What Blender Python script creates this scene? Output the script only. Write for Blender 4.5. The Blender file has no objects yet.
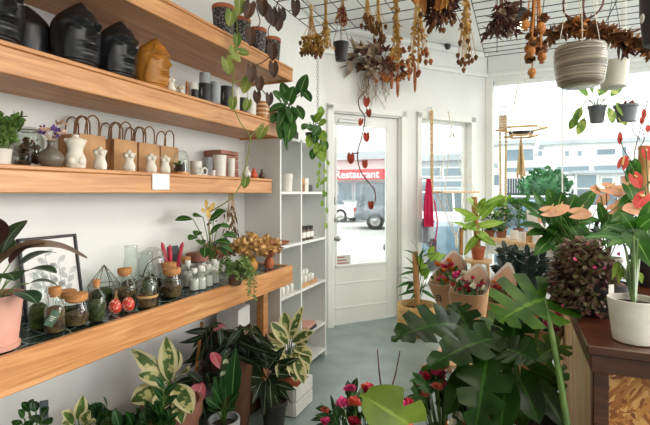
import bpy, math, random
from mathutils import Vector, Matrix, Quaternion
R = math.radians
PI = math.pi
SC = bpy.context.scene
COL = SC.collection
RND = random.Random(7)
V = Vector
# ---------------------------------------------------------------- camera
CAM_H, YAW, FPX, HOR = 1.3, R(24.1), 433.33, 193.0
cd = bpy.data.cameras.new('camera'); cam = bpy.data.objects.new('camera', cd); COL.objects.link(cam)
cam.location = (0, 0, CAM_H); cam.rotation_euler = (R(90), 0, YAW)
cd.sensor_width = 36; cd.lens = 24; cd.shift_y = -19.5 / 650; cd.clip_start = .05; cd.clip_end = 400
SC.camera = cam
FWD = V((-math.sin(YAW), math.cos(YAW), 0)); RGT = V((math.cos(YAW), math.sin(YAW), 0)); UP = V((0, 0, 1))
def ray(u, v): return FWD + RGT * ((u - 325) / FPX) + UP * ((HOR - v) / FPX)
def Q(u, v, t): return V((0, 0, CAM_H)) + ray(u, v) * t          # a point of the room at depth t
def Qz(u, v, z): return Q(u, v, (z - CAM_H) / ray(u, v).z)
def Qx(u, v, x): return Q(u, v, x / ray(u, v).x)
def Qy(u, v, y): return Q(u, v, y / ray(u, v).y)
def ux(u, y):                                                     # x of image column u at distance y
    r = ray(u, 0); return r.x / r.y * y
def uy(u, x):
    r = ray(u, 0); return r.y / r.x * x
# ---------------------------------------------------------------- materials
def lin(c):
    if isinstance(c, str):
        c = c.lstrip('#'); c = [int(c[i:i+2], 16) / 255 for i in (0, 2, 4)]
        c = [x / 12.92 if x <= .04045 else ((x + .055) / 1.055) ** 2.4 for x in c]
    return (*c[:3], 1)
MATS = {}
def newmat(name):
    m = bpy.data.materials.new(name); m.use_nodes = True
    nt = m.node_tree; nt.nodes.clear()
    o = nt.nodes.new('ShaderNodeOutputMaterial'); b = nt.nodes.new('ShaderNodeBsdfPrincipled')
    nt.links.new(b.outputs[0], o.inputs[0]); MATS[name] = m
    return m, nt, b, o
def node(nt, typ, **kw):
    n = nt.nodes.new(typ)
    for k, v in kw.items():
        if hasattr(n, k): setattr(n, k, v)
        else: n.inputs[k.replace('_', ' ')].default_value = v
    return n
def ramp(nt, fac, stops):
    r = nt.nodes.new('ShaderNodeValToRGB'); e = r.color_ramp.elements
    while len(e) < len(stops): e.new(.5)
    for el, (p, c) in zip(e, stops): el.position = p; el.color = lin(c)
    nt.links.new(fac, r.inputs[0]); return r.outputs[0]
def mixc(nt, fac, a, b, mode='MIX'):
    m = nt.nodes.new('ShaderNodeMix'); m.data_type = 'RGBA'; m.blend_type = mode
    for i, v in ((0, fac), (6, a), (7, b)):
        if hasattr(v, 'is_linked'): nt.links.new(v, m.inputs[i])
        elif i == 0: m.inputs[0].default_value = v
        else: m.inputs[i].default_value = lin(v)
    return m.outputs[2]
def bump(nt, b, h, s=.2, d=.01):
    n = nt.nodes.new('ShaderNodeBump'); n.inputs['Strength'].default_value = s; n.inputs['Distance'].default_value = d
    nt.links.new(h, n.inputs['Height']); nt.links.new(n.outputs[0], b.inputs['Normal'])
def plain(name, c1, c2=None, rough=.5, scale=8, metal=0, bmp=0, spec=None, detail=4, coat=0, lo=.35, hi=.65):
    m, nt, b, o = newmat(name)
    b.inputs['Roughness'].default_value = rough; b.inputs['Metallic'].default_value = metal
    if coat: b.inputs['Coat Weight'].default_value = coat
    tc = node(nt, 'ShaderNodeTexCoord'); nz = node(nt, 'ShaderNodeTexNoise', Scale=scale, Detail=detail)
    nt.links.new(tc.outputs['Object'], nz.inputs['Vector'])
    nt.links.new(ramp(nt, nz.outputs[0], [(lo, c1), (hi, c2 or c1)]), b.inputs['Base Color'])
    if bmp: bump(nt, b, nz.outputs[0], bmp)
    return m
def wood(name, c1, c2, c3, axis='Y', rough=.45, scale=5, coat=0):
    m, nt, b, o = newmat(name); b.inputs['Roughness'].default_value = rough
    if coat: b.inputs['Coat Weight'].default_value = coat; b.inputs['Coat Roughness'].default_value = .2
    tc = node(nt, 'ShaderNodeTexCoord'); mp = node(nt, 'ShaderNodeMapping')
    s = {'X': (.5, 7, 7), 'Y': (7, .5, 7), 'Z': (7, 7, .5)}[axis]; mp.inputs['Scale'].default_value = s
    nz = node(nt, 'ShaderNodeTexNoise', Scale=scale, Detail=6, Distortion=1.2)
    nt.links.new(tc.outputs['Object'], mp.inputs[0]); nt.links.new(mp.outputs[0], nz.inputs['Vector'])
    nz2 = node(nt, 'ShaderNodeTexNoise', Scale=scale * 6, Detail=3)
    nt.links.new(mp.outputs[0], nz2.inputs['Vector'])
    c = ramp(nt, nz.outputs[0], [(.25, c1), (.5, c2), (.72, c3)])
    c = mixc(nt, ramp(nt, nz2.outputs[0], [(.35, '404040'), (.6, '000000')]), c, c1)
    nt.links.new(c, b.inputs['Base Color']); bump(nt, b, nz.outputs[0], .12, .004)
    return m
def glass(name, tint='f4f8f6', rough=.0, f=1.0):
    m = bpy.data.materials.new(name); m.use_nodes = True; nt = m.node_tree; nt.nodes.clear(); MATS[name] = m
    o = node(nt, 'ShaderNodeOutputMaterial'); mx = node(nt, 'ShaderNodeMixShader')
    t = node(nt, 'ShaderNodeBsdfTransparent'); t.inputs[0].default_value = lin(tint)
    g = node(nt, 'ShaderNodeBsdfGlossy'); g.inputs['Roughness'].default_value = .03
    lw = node(nt, 'ShaderNodeLayerWeight', Blend=.35)
    mm = node(nt, 'ShaderNodeMath', operation='MULTIPLY_ADD'); nt.links.new(lw.outputs['Facing'], mm.inputs[0]); mm.inputs[1].default_value = .75 * f; mm.inputs[2].default_value = .05
    pw = node(nt, 'ShaderNodeMath', operation='POWER'); nt.links.new(mm.outputs[0], pw.inputs[0]); pw.inputs[1].default_value = 1.4
    nt.links.new(pw.outputs[0], mx.inputs[0]); nt.links.new(t.outputs[0], mx.inputs[1]); nt.links.new(g.outputs[0], mx.inputs[2]); nt.links.new(mx.outputs[0], o.inputs[0])
    return m
def leafmat(name, base, base2=None, rib=None, edge=None, edge_at=.8, blotch=None, rough=.35, trans=.25, stripes=0, spec=.35, under=None, bl=(.48, .56), ns=9):
    """a leaf: UV x runs across the blade (0.5 = midrib), UV y along it"""
    m, nt, b, o = newmat(name); b.inputs['Roughness'].default_value = rough + .08; b.inputs['Specular IOR Level'].default_value = spec
    uv = node(nt, 'ShaderNodeUVMap'); sp = node(nt, 'ShaderNodeSeparateXYZ'); nt.links.new(uv.outputs[0], sp.inputs[0])
    a = node(nt, 'ShaderNodeMath', operation='SUBTRACT'); nt.links.new(sp.outputs[0], a.inputs[0]); a.inputs[1].default_value = .5
    ab = node(nt, 'ShaderNodeMath', operation='ABSOLUTE'); nt.links.new(a.outputs[0], ab.inputs[0])
    d = node(nt, 'ShaderNodeMath', operation='MULTIPLY'); nt.links.new(ab.outputs[0], d.inputs[0]); d.inputs[1].default_value = 2
    tc = node(nt, 'ShaderNodeTexCoord'); nz = node(nt, 'ShaderNodeTexNoise', Scale=ns, Detail=3); nt.links.new(tc.outputs['Object'], nz.inputs['Vector'])
    c = ramp(nt, nz.outputs[0], [(.35, base), (.65, base2 or base)])
    if blotch:
        n2 = node(nt, 'ShaderNodeTexNoise', Scale=26 if ns < 20 else 48, Detail=2); nt.links.new(tc.outputs['Object'], n2.inputs['Vector'])
        c = mixc(nt, ramp(nt, n2.outputs[0], [(bl[0], '000000'), (bl[1], 'ffffff')]), c, blotch)
    if stripes:
        st = node(nt, 'ShaderNodeMath', operation='MULTIPLY_ADD'); nt.links.new(sp.outputs[1], st.inputs[0]); st.inputs[1].default_value = stripes
        nt.links.new(d.outputs[0], st.inputs[2])
        sn = node(nt, 'ShaderNodeMath', operation='SINE'); nt.links.new(st.outputs[0], sn.inputs[0])
        c = mixc(nt, ramp(nt, sn.outputs[0], [(.2, '000000'), (.8, 'ffffff')]), c, rib or 'e8ead0')
    if edge:
        dn = node(nt, 'ShaderNodeMath', operation='MULTIPLY_ADD'); nt.links.new(nz.outputs[0], dn.inputs[0]); dn.inputs[1].default_value = .5; nt.links.new(d.outputs[0], dn.inputs[2])
        s2 = node(nt, 'ShaderNodeMath', operation='SUBTRACT'); nt.links.new(dn.outputs[0], s2.inputs[0]); s2.inputs[1].default_value = .25
        c = mixc(nt, ramp(nt, s2.outputs[0], [(edge_at - .05, '000000'), (edge_at + .05, 'ffffff')]), c, edge)
    if rib and not stripes:
        c = mixc(nt, ramp(nt, d.outputs[0], [(.03, 'ffffff'), (.09, '000000')]), c, rib)
    if under:
        g = node(nt, 'ShaderNodeNewGeometry'); c = mixc(nt, g.outputs['Backfacing'], c, under)
    nt.links.new(c, b.inputs['Base Color'])
    if trans:
        t = node(nt, 'ShaderNodeBsdfTranslucent'); mx = node(nt, 'ShaderNodeMixShader'); mx.inputs[0].default_value = trans
        nt.links.new(c, t.inputs[0]); nt.links.new(b.outputs[0], mx.inputs[1]); nt.links.new(t.outputs[0], mx.inputs[2]); nt.links.new(mx.outputs[0], o.inputs[0])
    return m
# ---------------------------------------------------------------- geometry
def frame(d, up=None):
    z = V(d).normalized(); up = V(up) if up else V((0, 0, 1))
    if abs(z.dot(up.normalized())) > .98: up = V((1, 0, 0)) if abs(z.x) < .9 else V((0, 1, 0))
    x = up.cross(z).normalized(); y = z.cross(x)
    return x, y, z
def bez(p, n=12):
    """smooth curve through the points p (Catmull-Rom)"""
    p = [V(q) for q in p]
    if len(p) == 2: return [p[0].lerp(p[1], i / n) for i in range(n + 1)]
    out = []; q = [p[0] * 2 - p[1]] + p + [p[-1] * 2 - p[-2]]
    for i in range(1, len(q) - 2):
        for k in range(n):
            t = k / n; a, b, c, d = q[i-1:i+3]
            out.append(.5 * ((2 * b) + (c - a) * t + (2 * a - 5 * b + 4 * c - d) * t * t + (3 * b - a - 3 * c + d) * t ** 3))
    out.append(p[-1]); return out
class MB:
    def __init__(s): s.v = []; s.f = []; s.uv = []; s.mi = []; s.cur = 0
    def add(s, vs, fs, uvs=None):
        k = len(s.v); s.v += [V(p) for p in vs]; s.uv += uvs or [(0, 0)] * len(vs)
        s.f += [tuple(i + k for i in f) for f in fs]; s.mi += [s.cur] * len(fs); return s
    def mat(s, i): s.cur = i; return s
    def box(s, lo, hi, bev=0, M=None):
        x0, y0, z0 = lo; x1, y1, z1 = hi; c = [(a + b) / 2 for a, b in zip(lo, hi)]; h = [abs(b - a) / 2 for a, b in zip(lo, hi)]
        b = min(bev, min(h) * .9)
        if b <= 0:
            vs = [(x, y, z) for x in (x0, x1) for y in (y0, y1) for z in (z0, z1)]
            fs = [(0, 1, 3, 2), (4, 6, 7, 5), (0, 4, 5, 1), (2, 3, 7, 6), (0, 2, 6, 4), (1, 5, 7, 3)]
        else:
            vs = []; idx = {}
            for sx in (-1, 1):
                for sy in (-1, 1):
                    for sz in (-1, 1):
                        for ax in range(3):
                            p = [sx * h[0], sy * h[1], sz * h[2]]; sg = (sx, sy, sz)
                            for k in range(3):
                                if k != ax: p[k] -= sg[k] * b
                            idx[(sx, sy, sz, ax)] = len(vs); vs.append([p[k] + c[k] for k in range(3)])
            fs = []
            for ax in range(3):
                o1, o2 = (ax + 1) % 3, (ax + 2) % 3
                for sg in (-1, 1):
                    q = []
                    for a_, b_ in ((-1, -1), (1, -1), (1, 1), (-1, 1)):
                        t = [0, 0, 0]; t[ax] = sg; t[o1] = a_; t[o2] = b_; q.append(idx[(*t, ax)])
                    fs.append(tuple(q) if sg > 0 else tuple(q[::-1]))
                for a_ in (-1, 1):
                    for b_ in (-1, 1):
                        t0 = [0, 0, 0]; t1 = [0, 0, 0]; t0[ax] = -1; t1[ax] = 1
                        for t in (t0, t1): t[o1] = a_; t[o2] = b_
                        q = (idx[(*t0, o1)], idx[(*t1, o1)], idx[(*t1, o2)], idx[(*t0, o2)])
                        fs.append(q if a_ * b_ > 0 else q[::-1])
            for sx in (-1, 1):
                for sy in (-1, 1):
                    for sz in (-1, 1):
                        q = tuple(idx[(sx, sy, sz, a)] for a in range(3)); fs.append(q if sx * sy * sz > 0 else q[::-1])
        if M is not None: vs = [M @ V(p) for p in vs]
        return s.add(vs, fs)
    def tube(s, pts, r, n=8, cap=True, up=None):
        pts = [V(p) for p in pts]; m = len(pts)
        rs = r if isinstance(r, (list, tuple)) else [r] * m
        if len(rs) != m: rs = [rs[0] + (rs[-1] - rs[0]) * i / (m - 1) for i in range(m)]
        vs = []; uv = []; prev = None
        for i, p in enumerate(pts):
            d = (pts[min(i + 1, m - 1)] - pts[max(i - 1, 0)])
            if d.length < 1e-9: d = V((0, 0, 1))
            x, y, z = frame(d, prev or up)
            prev = y
            for k in range(n):
                a = 2 * PI * k / n; vs.append(p + (x * math.cos(a) + y * math.sin(a)) * rs[i]); uv.append((k / n, i / max(1, m - 1)))
        fs = [(i * n + k, i * n + (k + 1) % n, (i + 1) * n + (k + 1) % n, (i + 1) * n + k) for i in range(m - 1) for k in range(n)]
        if cap: fs += [tuple(range(n))[::-1], tuple((m - 1) * n + k for k in range(n))]
        return s.add(vs, fs, uv)
    def lathe(s, prof, n=24, c=(0, 0, 0), M=None, cap0=False, cap1=False, sx=1, sy=1, wob=None):
        """prof = [(radius, z)...] from bottom to top"""
        c = V(c); vs = []; uv = []; m = len(prof)
        for i, (r, z) in enumerate(prof):
            for k in range(n):
                a = 2 * PI * k / n; q = wob(a, i / max(1, m - 1)) if wob else 1
                p = V((r * q * math.cos(a) * sx, r * q * math.sin(a) * sy, z)); vs.append((M @ p if M is not None else p) + c); uv.append((k / n, i / max(1, m - 1)))
        fs = [(i * n + k, i * n + (k + 1) % n, (i + 1) * n + (k + 1) % n, (i + 1) * n + k) for i in range(m - 1) for k in range(n)]
        if cap0: fs.append(tuple(range(n))[::-1])
        if cap1: fs.append(tuple((m - 1) * n + k for k in range(n)))
        return s.add(vs, fs, uv)
    def ball(s, c, r, n=8, m=6, M=None, sq=(1, 1, 1), jit=0):
        prof = [(max(.001, math.sin(PI * i / m)) * 1.0, -math.cos(PI * i / m)) for i in range(m + 1)]
        mat = Matrix.Diagonal((r * sq[0], r * sq[1], r * sq[2])); mat = (M.to_3x3() @ mat) if M is not None else mat
        w = (lambda a, t: 1 + RND.uniform(-jit, jit)) if jit else None
        return s.lathe(prof, n, c, mat, wob=w)
    def disc(s, c, r, n=16, up=1):
        return s.add([V(c)] + [V(c) + V((r * math.cos(2 * PI * k / n), r * math.sin(2 * PI * k / n), 0)) for k in range(n)], [(0, 1 + k, 1 + (k + 1) % n) if up > 0 else (0, 1 + (k + 1) % n, 1 + k) for k in range(n)])
    def leaf(s, base, d, up, L, W, shape='oval', droop=.3, fold=.15, n=10, m=2, ripple=0, cup=0, back=0, twist=0, nl=4, depth=.6):
        """one leaf blade from base along d with its face towards up; W is the half width"""
        x, y, z = frame(d, up)                                   # z along, y up(face), x across
        if twist:
            q = Quaternion(z, twist); x = q @ x; y = q @ y
        base = V(base); vs = []; uv = []; cols = 2 * m + 1; N = n
        ph = RND.uniform(0, 6)
        for i in range(N + 1):
            t = i / N
            if shape == 'oval': w = math.sin(PI * t ** .85) ** .8; ang = .25
            elif shape == 'lance': w = math.sin(PI * t ** .7) ** .9 * (1 - .25 * t); ang = .3
            elif shape == 'strap': w = min(1, 6 * t + .3) * (1 - t ** 3) ** .8; ang = .1
            elif shape == 'round': w = math.sqrt(max(0, 1 - (2 * t - 1) ** 2)); ang = .0
            elif shape in ('heart', 'monstera', 'arrow'):
                w = (1 - t) ** .75 * (.62 + .9 * t) * 1.25 * (1 - .5 * t ** 3) if shape != 'arrow' else (1 - t) ** .9 * (.7 + .5 * t) * 1.3
                ang = -1.05 + 1.75 * t ** .6
                if shape == 'arrow': ang = -1.15 + 1.9 * t ** .5
            else: w = 1; ang = 0
            if shape == 'monstera':
                f = (t * nl + .5) % 1.0; f = abs(f - .5) * 2     # 1 in the cut, 0 mid lobe
                w *= 1.12 * (1 - depth * max(0, (f - .68) / .32) ** .6 * (1 if .06 < t < .94 else 0))
            bend = droop * t; cb, sb = math.cos(bend), math.sin(bend)
            # arc in the z/-y plane
            ctr = base + z * (L * (math.sin(bend) / droop if abs(droop) > 1e-3 else t)) - y * (L * ((1 - math.cos(bend)) / droop if abs(droop) > 1e-3 else 0))
            zt = z * cb - y * sb; yt = y * cb + z * sb
            for j in range(-m, m + 1):
                q = j / m; aq = abs(q) ; sgn = 1 if q >= 0 else -1
                fwd = aq * w * W * math.sin(ang)
                if fwd > 0: fwd = min(fwd, (.8 if shape == 'monstera' else .35) * (1 - t) * L * aq)
                off = x * (sgn * math.cos(ang) * aq * w * W) + zt * fwd
                hgt = fold * aq * w * W - cup * (aq ** 2) * w * W
                if ripple: hgt += ripple * W * math.sin(ph + 9 * t * PI + sgn) * aq
                vs.append(ctr + off + yt * hgt); uv.append((.5 + q / 2, t))
        fs = [(i * cols + j, (i + 1) * cols + j, (i + 1) * cols + j + 1, i * cols + j + 1) for i in range(N) for j in range(cols - 1)]
        return s.add(vs, fs, uv)
    def leaf2(s, base, tip, face, W, shape='oval', droop=.4, **k):
        """a leaf from base to tip with its face towards face, arching by droop"""
        base, tip = V(base), V(tip); c = tip - base; x, y, z = frame(c, face); h = droop / 2
        d = z * math.cos(h) + y * math.sin(h); L = c.length * (h / math.sin(h) if abs(h) > 1e-3 else 1)
        return s.leaf(base, d, y, L, W, shape, droop, **k)
    def build(s, name, mat=None, parent=None, smooth=True, world=True):
        me = bpy.data.meshes.new(name); off = parent_world(parent) if (parent is not None and world) else V((0, 0, 0))
        me.from_pydata([p - off for p in s.v], [], s.f)
        ul = me.uv_layers.new(name='UVMap'); li = [0] * len(me.loops); me.loops.foreach_get('vertex_index', li)
        fl = []
        for i in li: fl += s.uv[i]
        ul.data.foreach_set('uv', fl)
        for k in (mat if isinstance(mat, (list, tuple)) else [mat]):
            if k: me.materials.append(MATS[k] if isinstance(k, str) else k)
        me.polygons.foreach_set('material_index', s.mi)
        if smooth: me.shade_smooth()
        me.validate(); me.update()
        if smooth:
            try: me.set_sharp_from_angle(angle=R(40))
            except Exception: pass
        o = bpy.data.objects.new(name, me); COL.objects.link(o)
        if parent is not None: o.parent = parent
        return o
def parent_world(p):
    w = V((0, 0, 0))
    while p is not None: w = w + p.location; p = p.parent
    return w
def tag(o, label=None, cat=None, group=None, kind=None):
    if label: o['label'] = label
    if cat: o['category'] = cat
    if group: o['group'] = group
    if kind: o['kind'] = kind
    return o
def thing(name, label, cat, loc=(0, 0, 0), group=None, rz=0):
    o = bpy.data.objects.new(name, None); COL.objects.link(o); o.location = loc; o.rotation_euler = (0, 0, rz); o.empty_display_size = .05
    return tag(o, label, cat, group)
KIDS = {}
def copy_tree(o, parent=None, loc=None, rz=None, label=None, group=None, scale=None):
    c = o.copy(); COL.objects.link(c)
    if parent is not None: c.parent = parent
    if loc is not None: c.location = loc
    if rz is not None: c.rotation_euler = (0, 0, rz)
    if scale is not None: c.scale = scale if isinstance(scale, (tuple, list)) else (scale,) * 3
    if label: c['label'] = label
    if group: c['group'] = group
    for ch in list(o.children): copy_tree(ch, c)
    return c
def ru(a, b): return RND.uniform(a, b)
def rdir(zmin=-1, zmax=1):
    a = ru(0, 2 * PI); z = ru(zmin, zmax); r = math.sqrt(max(0, 1 - z * z)); return V((r * math.cos(a), r * math.sin(a), z))
# ---------------------------------------------------------------- materials of the setting
plain('wall_paint', 'dfe0de', 'e4e5e3', rough=.6, scale=3)
plain('trim_paint', 'e4e5e2', 'e9eae7', rough=.35, scale=3)
plain('ceiling_paint', 'e6e6e3', 'ececea', rough=.7, scale=2)
plain('floor_concrete', '7d8d8a', '90a09c', rough=.3, scale=5, detail=10, bmp=.02)
wood('oak', 'a56a3c', 'c68b57', 'd8a26e', 'Y', rough=.4)
wood('pale_wood', 'c79a68', 'dcb684', 'e8caa0', 'X', rough=.45)
plain('black_metal', '1a1a1a', '262524', rough=.45, metal=.3)
plain('steel', '9a9a98', 'b5b5b2', rough=.3, metal=1)
glass('pane', 'f6faf9', f=.35)
plain('white_lam', 'dadcda', 'e2e3e0', rough=.4, scale=2)
def struct(name, mb, mat, parent=None, smooth=False):
    o = mb.build(name, mat, parent, smooth=smooth)
    if parent is None: o['kind'] = 'structure'
    return o
WX = -1.69                                     # the left wall
CZ = 2.92                                      # ceiling
FY = 5.35                                      # inside of the shop front
FX1 = 3.1                                      # how far the room runs to the side
BY = -2.6                                      # how far it runs back
struct('floor', MB().box((WX - .15, BY, -.12), (FX1, FY + .12, 0)), 'floor_concrete')
struct('wall_left', MB().box((WX - .14, BY, 0), (WX, 3.86, CZ)), 'wall_paint')
struct('ceiling', MB().box((WX - .14, BY, CZ), (FX1, FY + .14, CZ + .12)), 'ceiling_paint')
# door wall: runs from P0 along DD (49 degrees); local frame x = along, y = outwards, z up
P0 = V((-1.70, 3.778, 0)); DD = V((.653, .757, 0)).normalized(); DN = V((-DD.y, DD.x, 0))
DM = Matrix.Translation(P0) @ Matrix((( DD.x, DN.x, 0, 0), (DD.y, DN.y, 0, 0), (0, 0, 1, 0), (0, 0, 0, 1)))
def du(u):                                      # distance along the door wall of image column u
    r = ray(u, 0); a = r.x * DD.y - r.y * DD.x   # solve P0 + s DD = t r
    t = (P0.x * DD.y - P0.y * DD.x) / a; return (V((r.x, r.y, 0)) * t - P0).dot(DD)
def dz(u, v):
    r = ray(u, v); a = r.x * DD.y - r.y * DD.x
    t = (P0.x * DD.y - P0.y * DD.x) / a; return CAM_H + r.z * t
SD0, SD1, ST = du(333), du(400.5), 2.09         # door opening
SW0, SW1 = du(421), du(470)                     # narrow window opening
WZ0, WZ1 = .36, dz(430, 119.5)
SE = du(488)
w = MB()
for lo, hi in (((-.12, 0, 0), (SD0, .14, CZ)), ((SD0, 0, ST), (SD1, .14, CZ)), ((SD1, 0, 0), (SW0, .14, CZ)),
               ((SW0, 0, WZ1), (SW1, .14, CZ)), ((SW0, 0, 0), (SW1, .14, WZ0)), ((SW1, 0, 0), (SE, .14, CZ))):
    w.box(lo, hi, M=DM)
struct('wall_door', w, 'wall_paint')
# picture rail and baseboards
struct('trim_1', MB().box((-.1, -.03, 2.63), (SE - .02, 0, 2.68), .008, M=DM).box((0, -.05, CZ - .07), (SE - .03, 0, CZ - .001), .02, M=DM), 'trim_paint')
struct('baseboard_door', MB().box((SD1 + .075, -.018, 0), (SE - .03, 0, .12), .004, M=DM), 'trim_paint')
struct('baseboard_left', MB().box((WX, BY, 0), (WX + .016, 2.44, .1), .004), 'trim_paint')
struct('trim_2', MB().box((WX, BY, CZ - .06), (WX + .05, 3.7, CZ - .001), .015), 'trim_paint')
# door casing
c = MB()
c.box((SD0 - .065, -.022, 0), (SD0 - .001, 0, ST + .065), .006, M=DM).box((SD1, -.022, 0), (SD1 + .075, 0, ST + .065), .006, M=DM).box((SD0 - .065, -.022, ST), (SD1 + .075, -.001, ST + .075), .006, M=DM)
c.box((SD1 - .012, .001, 0), (SD1, .13, ST), M=DM).box((SD0, .001, 0), (SD0 + .012, .13, ST), M=DM).box((SD0, .001, ST - .012), (SD1, .13, ST), M=DM)
struct('trim_3', c, 'trim_paint')
# the door leaf, glazed above a solid panel
A, B = SD0 + .014, SD1 - .014
G0, G1 = du(336.5), du(389); GZ0, GZ1 = dz(345, 267.5), dz(345, 123)
d = MB()
y0, y1 = .035, .08
for lo, hi in (((A, y0, .01), (G0, y1, ST - .015)), ((G1, y0, .01), (B, y1, ST - .015)), ((G0, y0, GZ1), (G1, y1, ST - .015)), ((G0, y0, .01), (G1, y1, GZ0)),):
    d.box(lo, hi, .003, M=DM)
for lo, hi in (((G0, y0 - .012, GZ0), (G1, y0, GZ0 + .025)), ((G0, y0 - .012, GZ1 - .025), (G1, y0, GZ1)), ((G0, y0 - .012, GZ0), (G0 + .02, y0, GZ1)), ((G1 - .02, y0 - .012, GZ0), (G1, y0, GZ1)),
               ((G0, y0 - .006, .16), (G1, y0, .18)), ((G0, y0 - .006, .40), (G1, y0, .42))):
    d.box(lo, hi, .004, M=DM)
door = struct('door_1', d, 'trim_paint')
MB().box((G0, .055, GZ0), (G1, .061, GZ1), M=DM).build('pane', 'pane', door, smooth=False)
h = MB()
for zc in (dz(332, 220), dz(332, 239)):
    m = DM @ Matrix.Translation((A + .035, y0 - .003, zc)) @ Matrix.Rotation(R(90), 4, 'X')
    h.lathe([(.026, 0), (.026, .006), (.012, .012), (.012, .03), (.024, .036), (.027, .048), (.018, .058), (.001, .06)], 16, (0, 0, 0), m)
h.build('door_knob', 'steel', door)
MB().box((A + .012, y0 - .02, dz(332, 200) - .05), (A + .03, y0 - .003, dz(332, 200) + .03), .006, M=DM).build('door_latch', 'steel', door)
MB().box((du(339), y0 - .03, ST - .10), (du(362), y0, ST - .065), .006, M=DM).box((du(341), y0 - .045, ST - .07), (du(372), y0 - .03, ST - .055), .004, M=DM).build('door_closer', 'trim_paint', door)
plain('notice_paper', 'c9c9c6', 'd6d6d2', rough=.6)
nt_ = MB().box((du(337.5), .05, dz(345, 267)), (du(353), .0545, dz(345, 256)), M=DM)
nt_.build('notice', 'notice_paper', door, smooth=False)
plain('notice_red', 'b0706a', 'b87870', rough=.6)
n2 = MB()
for k in range(3):
    n2.box((du(339), .0485, dz(345, 264.5 - 3 * k)), (du(351 - 2 * k), .0499, dz(345, 263.3 - 3 * k)), M=DM)
n2.build('notice_lines', 'notice_red', door, smooth=False)
# narrow window
c = MB()
c.box((SW0 - .06, -.024, WZ0 - .07), (SW0, .0, WZ1 + .07), .006, M=DM).box((SW1, -.024, WZ0 - .07), (SW1 + .075, .0, WZ1 + .07), .006, M=DM).box((SW0 - .06, -.024, WZ1), (SW1 + .075, -.001, WZ1 + .075), .006, M=DM)
c.box((SW0 - .07, -.07, WZ0 - .03), (SW1 + .08, 0, WZ0), .006, M=DM)
c.box((SW0, .06, WZ0), (SW0 + .03, .1, WZ1), M=DM).box((SW1 - .03, .06, WZ0), (SW1, .1, WZ1), M=DM).box((SW0, .06, WZ1 - .03), (SW1, .1, WZ1), M=DM).box((SW0, .06, WZ0), (SW1, .1, WZ0 + .04), M=DM)
win = struct('window_1', c, 'trim_paint')
MB().box((SW0 + .03, .075, WZ0 + .04), (SW1 - .03, .081, WZ1 - .03), M=DM).build('pane', 'pane', win, smooth=False)
# the big shop front
CX = (P0 + DD * SE).x
F0, FZ1, FZ0 = ux(490.5, FY), 2.585, .38
struct('wall_front', MB().box((CX, FY, 0), (F0, FY + .14, CZ)).box((F0, FY, FZ1), (FX1, FY + .14, CZ)).box((F0, FY, 0), (FX1, FY + .14, FZ0)), 'wall_paint')
c = MB().box((F0, FY + .04, FZ0), (F0 + .035, FY + .11, FZ1)).box((F0, FY + .04, FZ1 - .035), (FX1, FY + .11, FZ1)).box((F0, FY - .08, FZ0 - .03), (FX1, FY + .11, FZ0 + .02), .006)
mx_ = ux(563, FY)
c.box((mx_ - .006, FY + .06, FZ0), (mx_ + .006, FY + .09, FZ1))
for xx in (2.2,): c.box((xx - .03, FY + .04, FZ0), (xx + .03, FY + .11, FZ1))
win2 = struct('window_2', c, 'trim_paint')
MB().box((F0 + .035, FY + .072, FZ0), (FX1, FY + .078, FZ1 - .035)).build('pane', 'pane', win2, smooth=False)
struct('trim_4', MB().box((CX, FY - .03, CZ - .28), (FX1, FY, CZ - .24), .008).box((CX - .03, FY - .02, 0), (CX + .055, FY - .001, 2.66), .01), 'trim_paint')
# rest of the room beyond the frame: side wall with a second shop window, and the back wall
struct('wall_right', MB().box((FX1, BY, 0), (FX1 + .14, FY + .14, .08)).box((FX1, BY, 2.62), (FX1 + .14, FY + .14, CZ)).box((FX1, BY, .08), (FX1 + .14, -1.2, 2.62)).box((FX1, 5.0, .08), (FX1 + .14, FY + .14, 2.62)), 'wall_paint')
struct('wall_back', MB().box((WX - .14, BY - .14, 0), (FX1 + .14, BY, CZ)), 'wall_paint')
# ---------------------------------------------------------------- light
wd = bpy.data.worlds.new('world'); SC.world = wd; wd.use_nodes = True; nt = wd.node_tree; nt.nodes.clear()
wo = node(nt, 'ShaderNodeOutputWorld'); bg = node(nt, 'ShaderNodeBackground')
tc = node(nt, 'ShaderNodeTexCoord'); sp = node(nt, 'ShaderNodeSeparateXYZ'); nt.links.new(tc.outputs['Generated'], sp.inputs[0])
nz = node(nt, 'ShaderNodeTexNoise', Scale=2.5, Detail=4); nt.links.new(tc.outputs['Generated'], nz.inputs['Vector'])
cl = mixc(nt, ramp(nt, nz.outputs[0], [(.4, '000000'), (.6, 'ffffff')]), 'f0f1ee', 'fffdf8')
nt.links.new(cl, bg.inputs[0]); bg.inputs[1].default_value = 2.7
nt.links.new(bg.outputs[0], wo.inputs[0])
sl = bpy.data.lights.new('sun', 'SUN'); so = bpy.data.objects.new('sun', sl); COL.objects.link(so)
sl.energy = 2.4; sl.angle = R(32); so.rotation_euler = V((-.85, -.42, -.19)).to_track_quat('-Z', 'Y').to_euler(); sl.color = (1, .96, .9)
def area(name, loc, size, energy, rot=(0, 0, 0), col=(1, .90, .76), sy=None):
    l = bpy.data.lights.new(name, 'AREA'); l.energy = energy; l.size = size; l.color = col
    if sy: l.shape = 'RECTANGLE'; l.size_y = sy
    o = bpy.data.objects.new(name, l); COL.objects.link(o); o.location = loc; o.rotation_euler = rot; return o
area('added_fill_light', (1.6, .6, CZ - .02), 1.6, 40, sy=1.2)  # unseen fill lamps added just below the ceiling to brighten the room
area('added_fill_light', (1.0, 2.6, CZ - .02), 1.4, 20, sy=1.0)
area('added_fill_light', (-.6, 3.4, CZ - .02), .8, 7, sy=.8)
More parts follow.
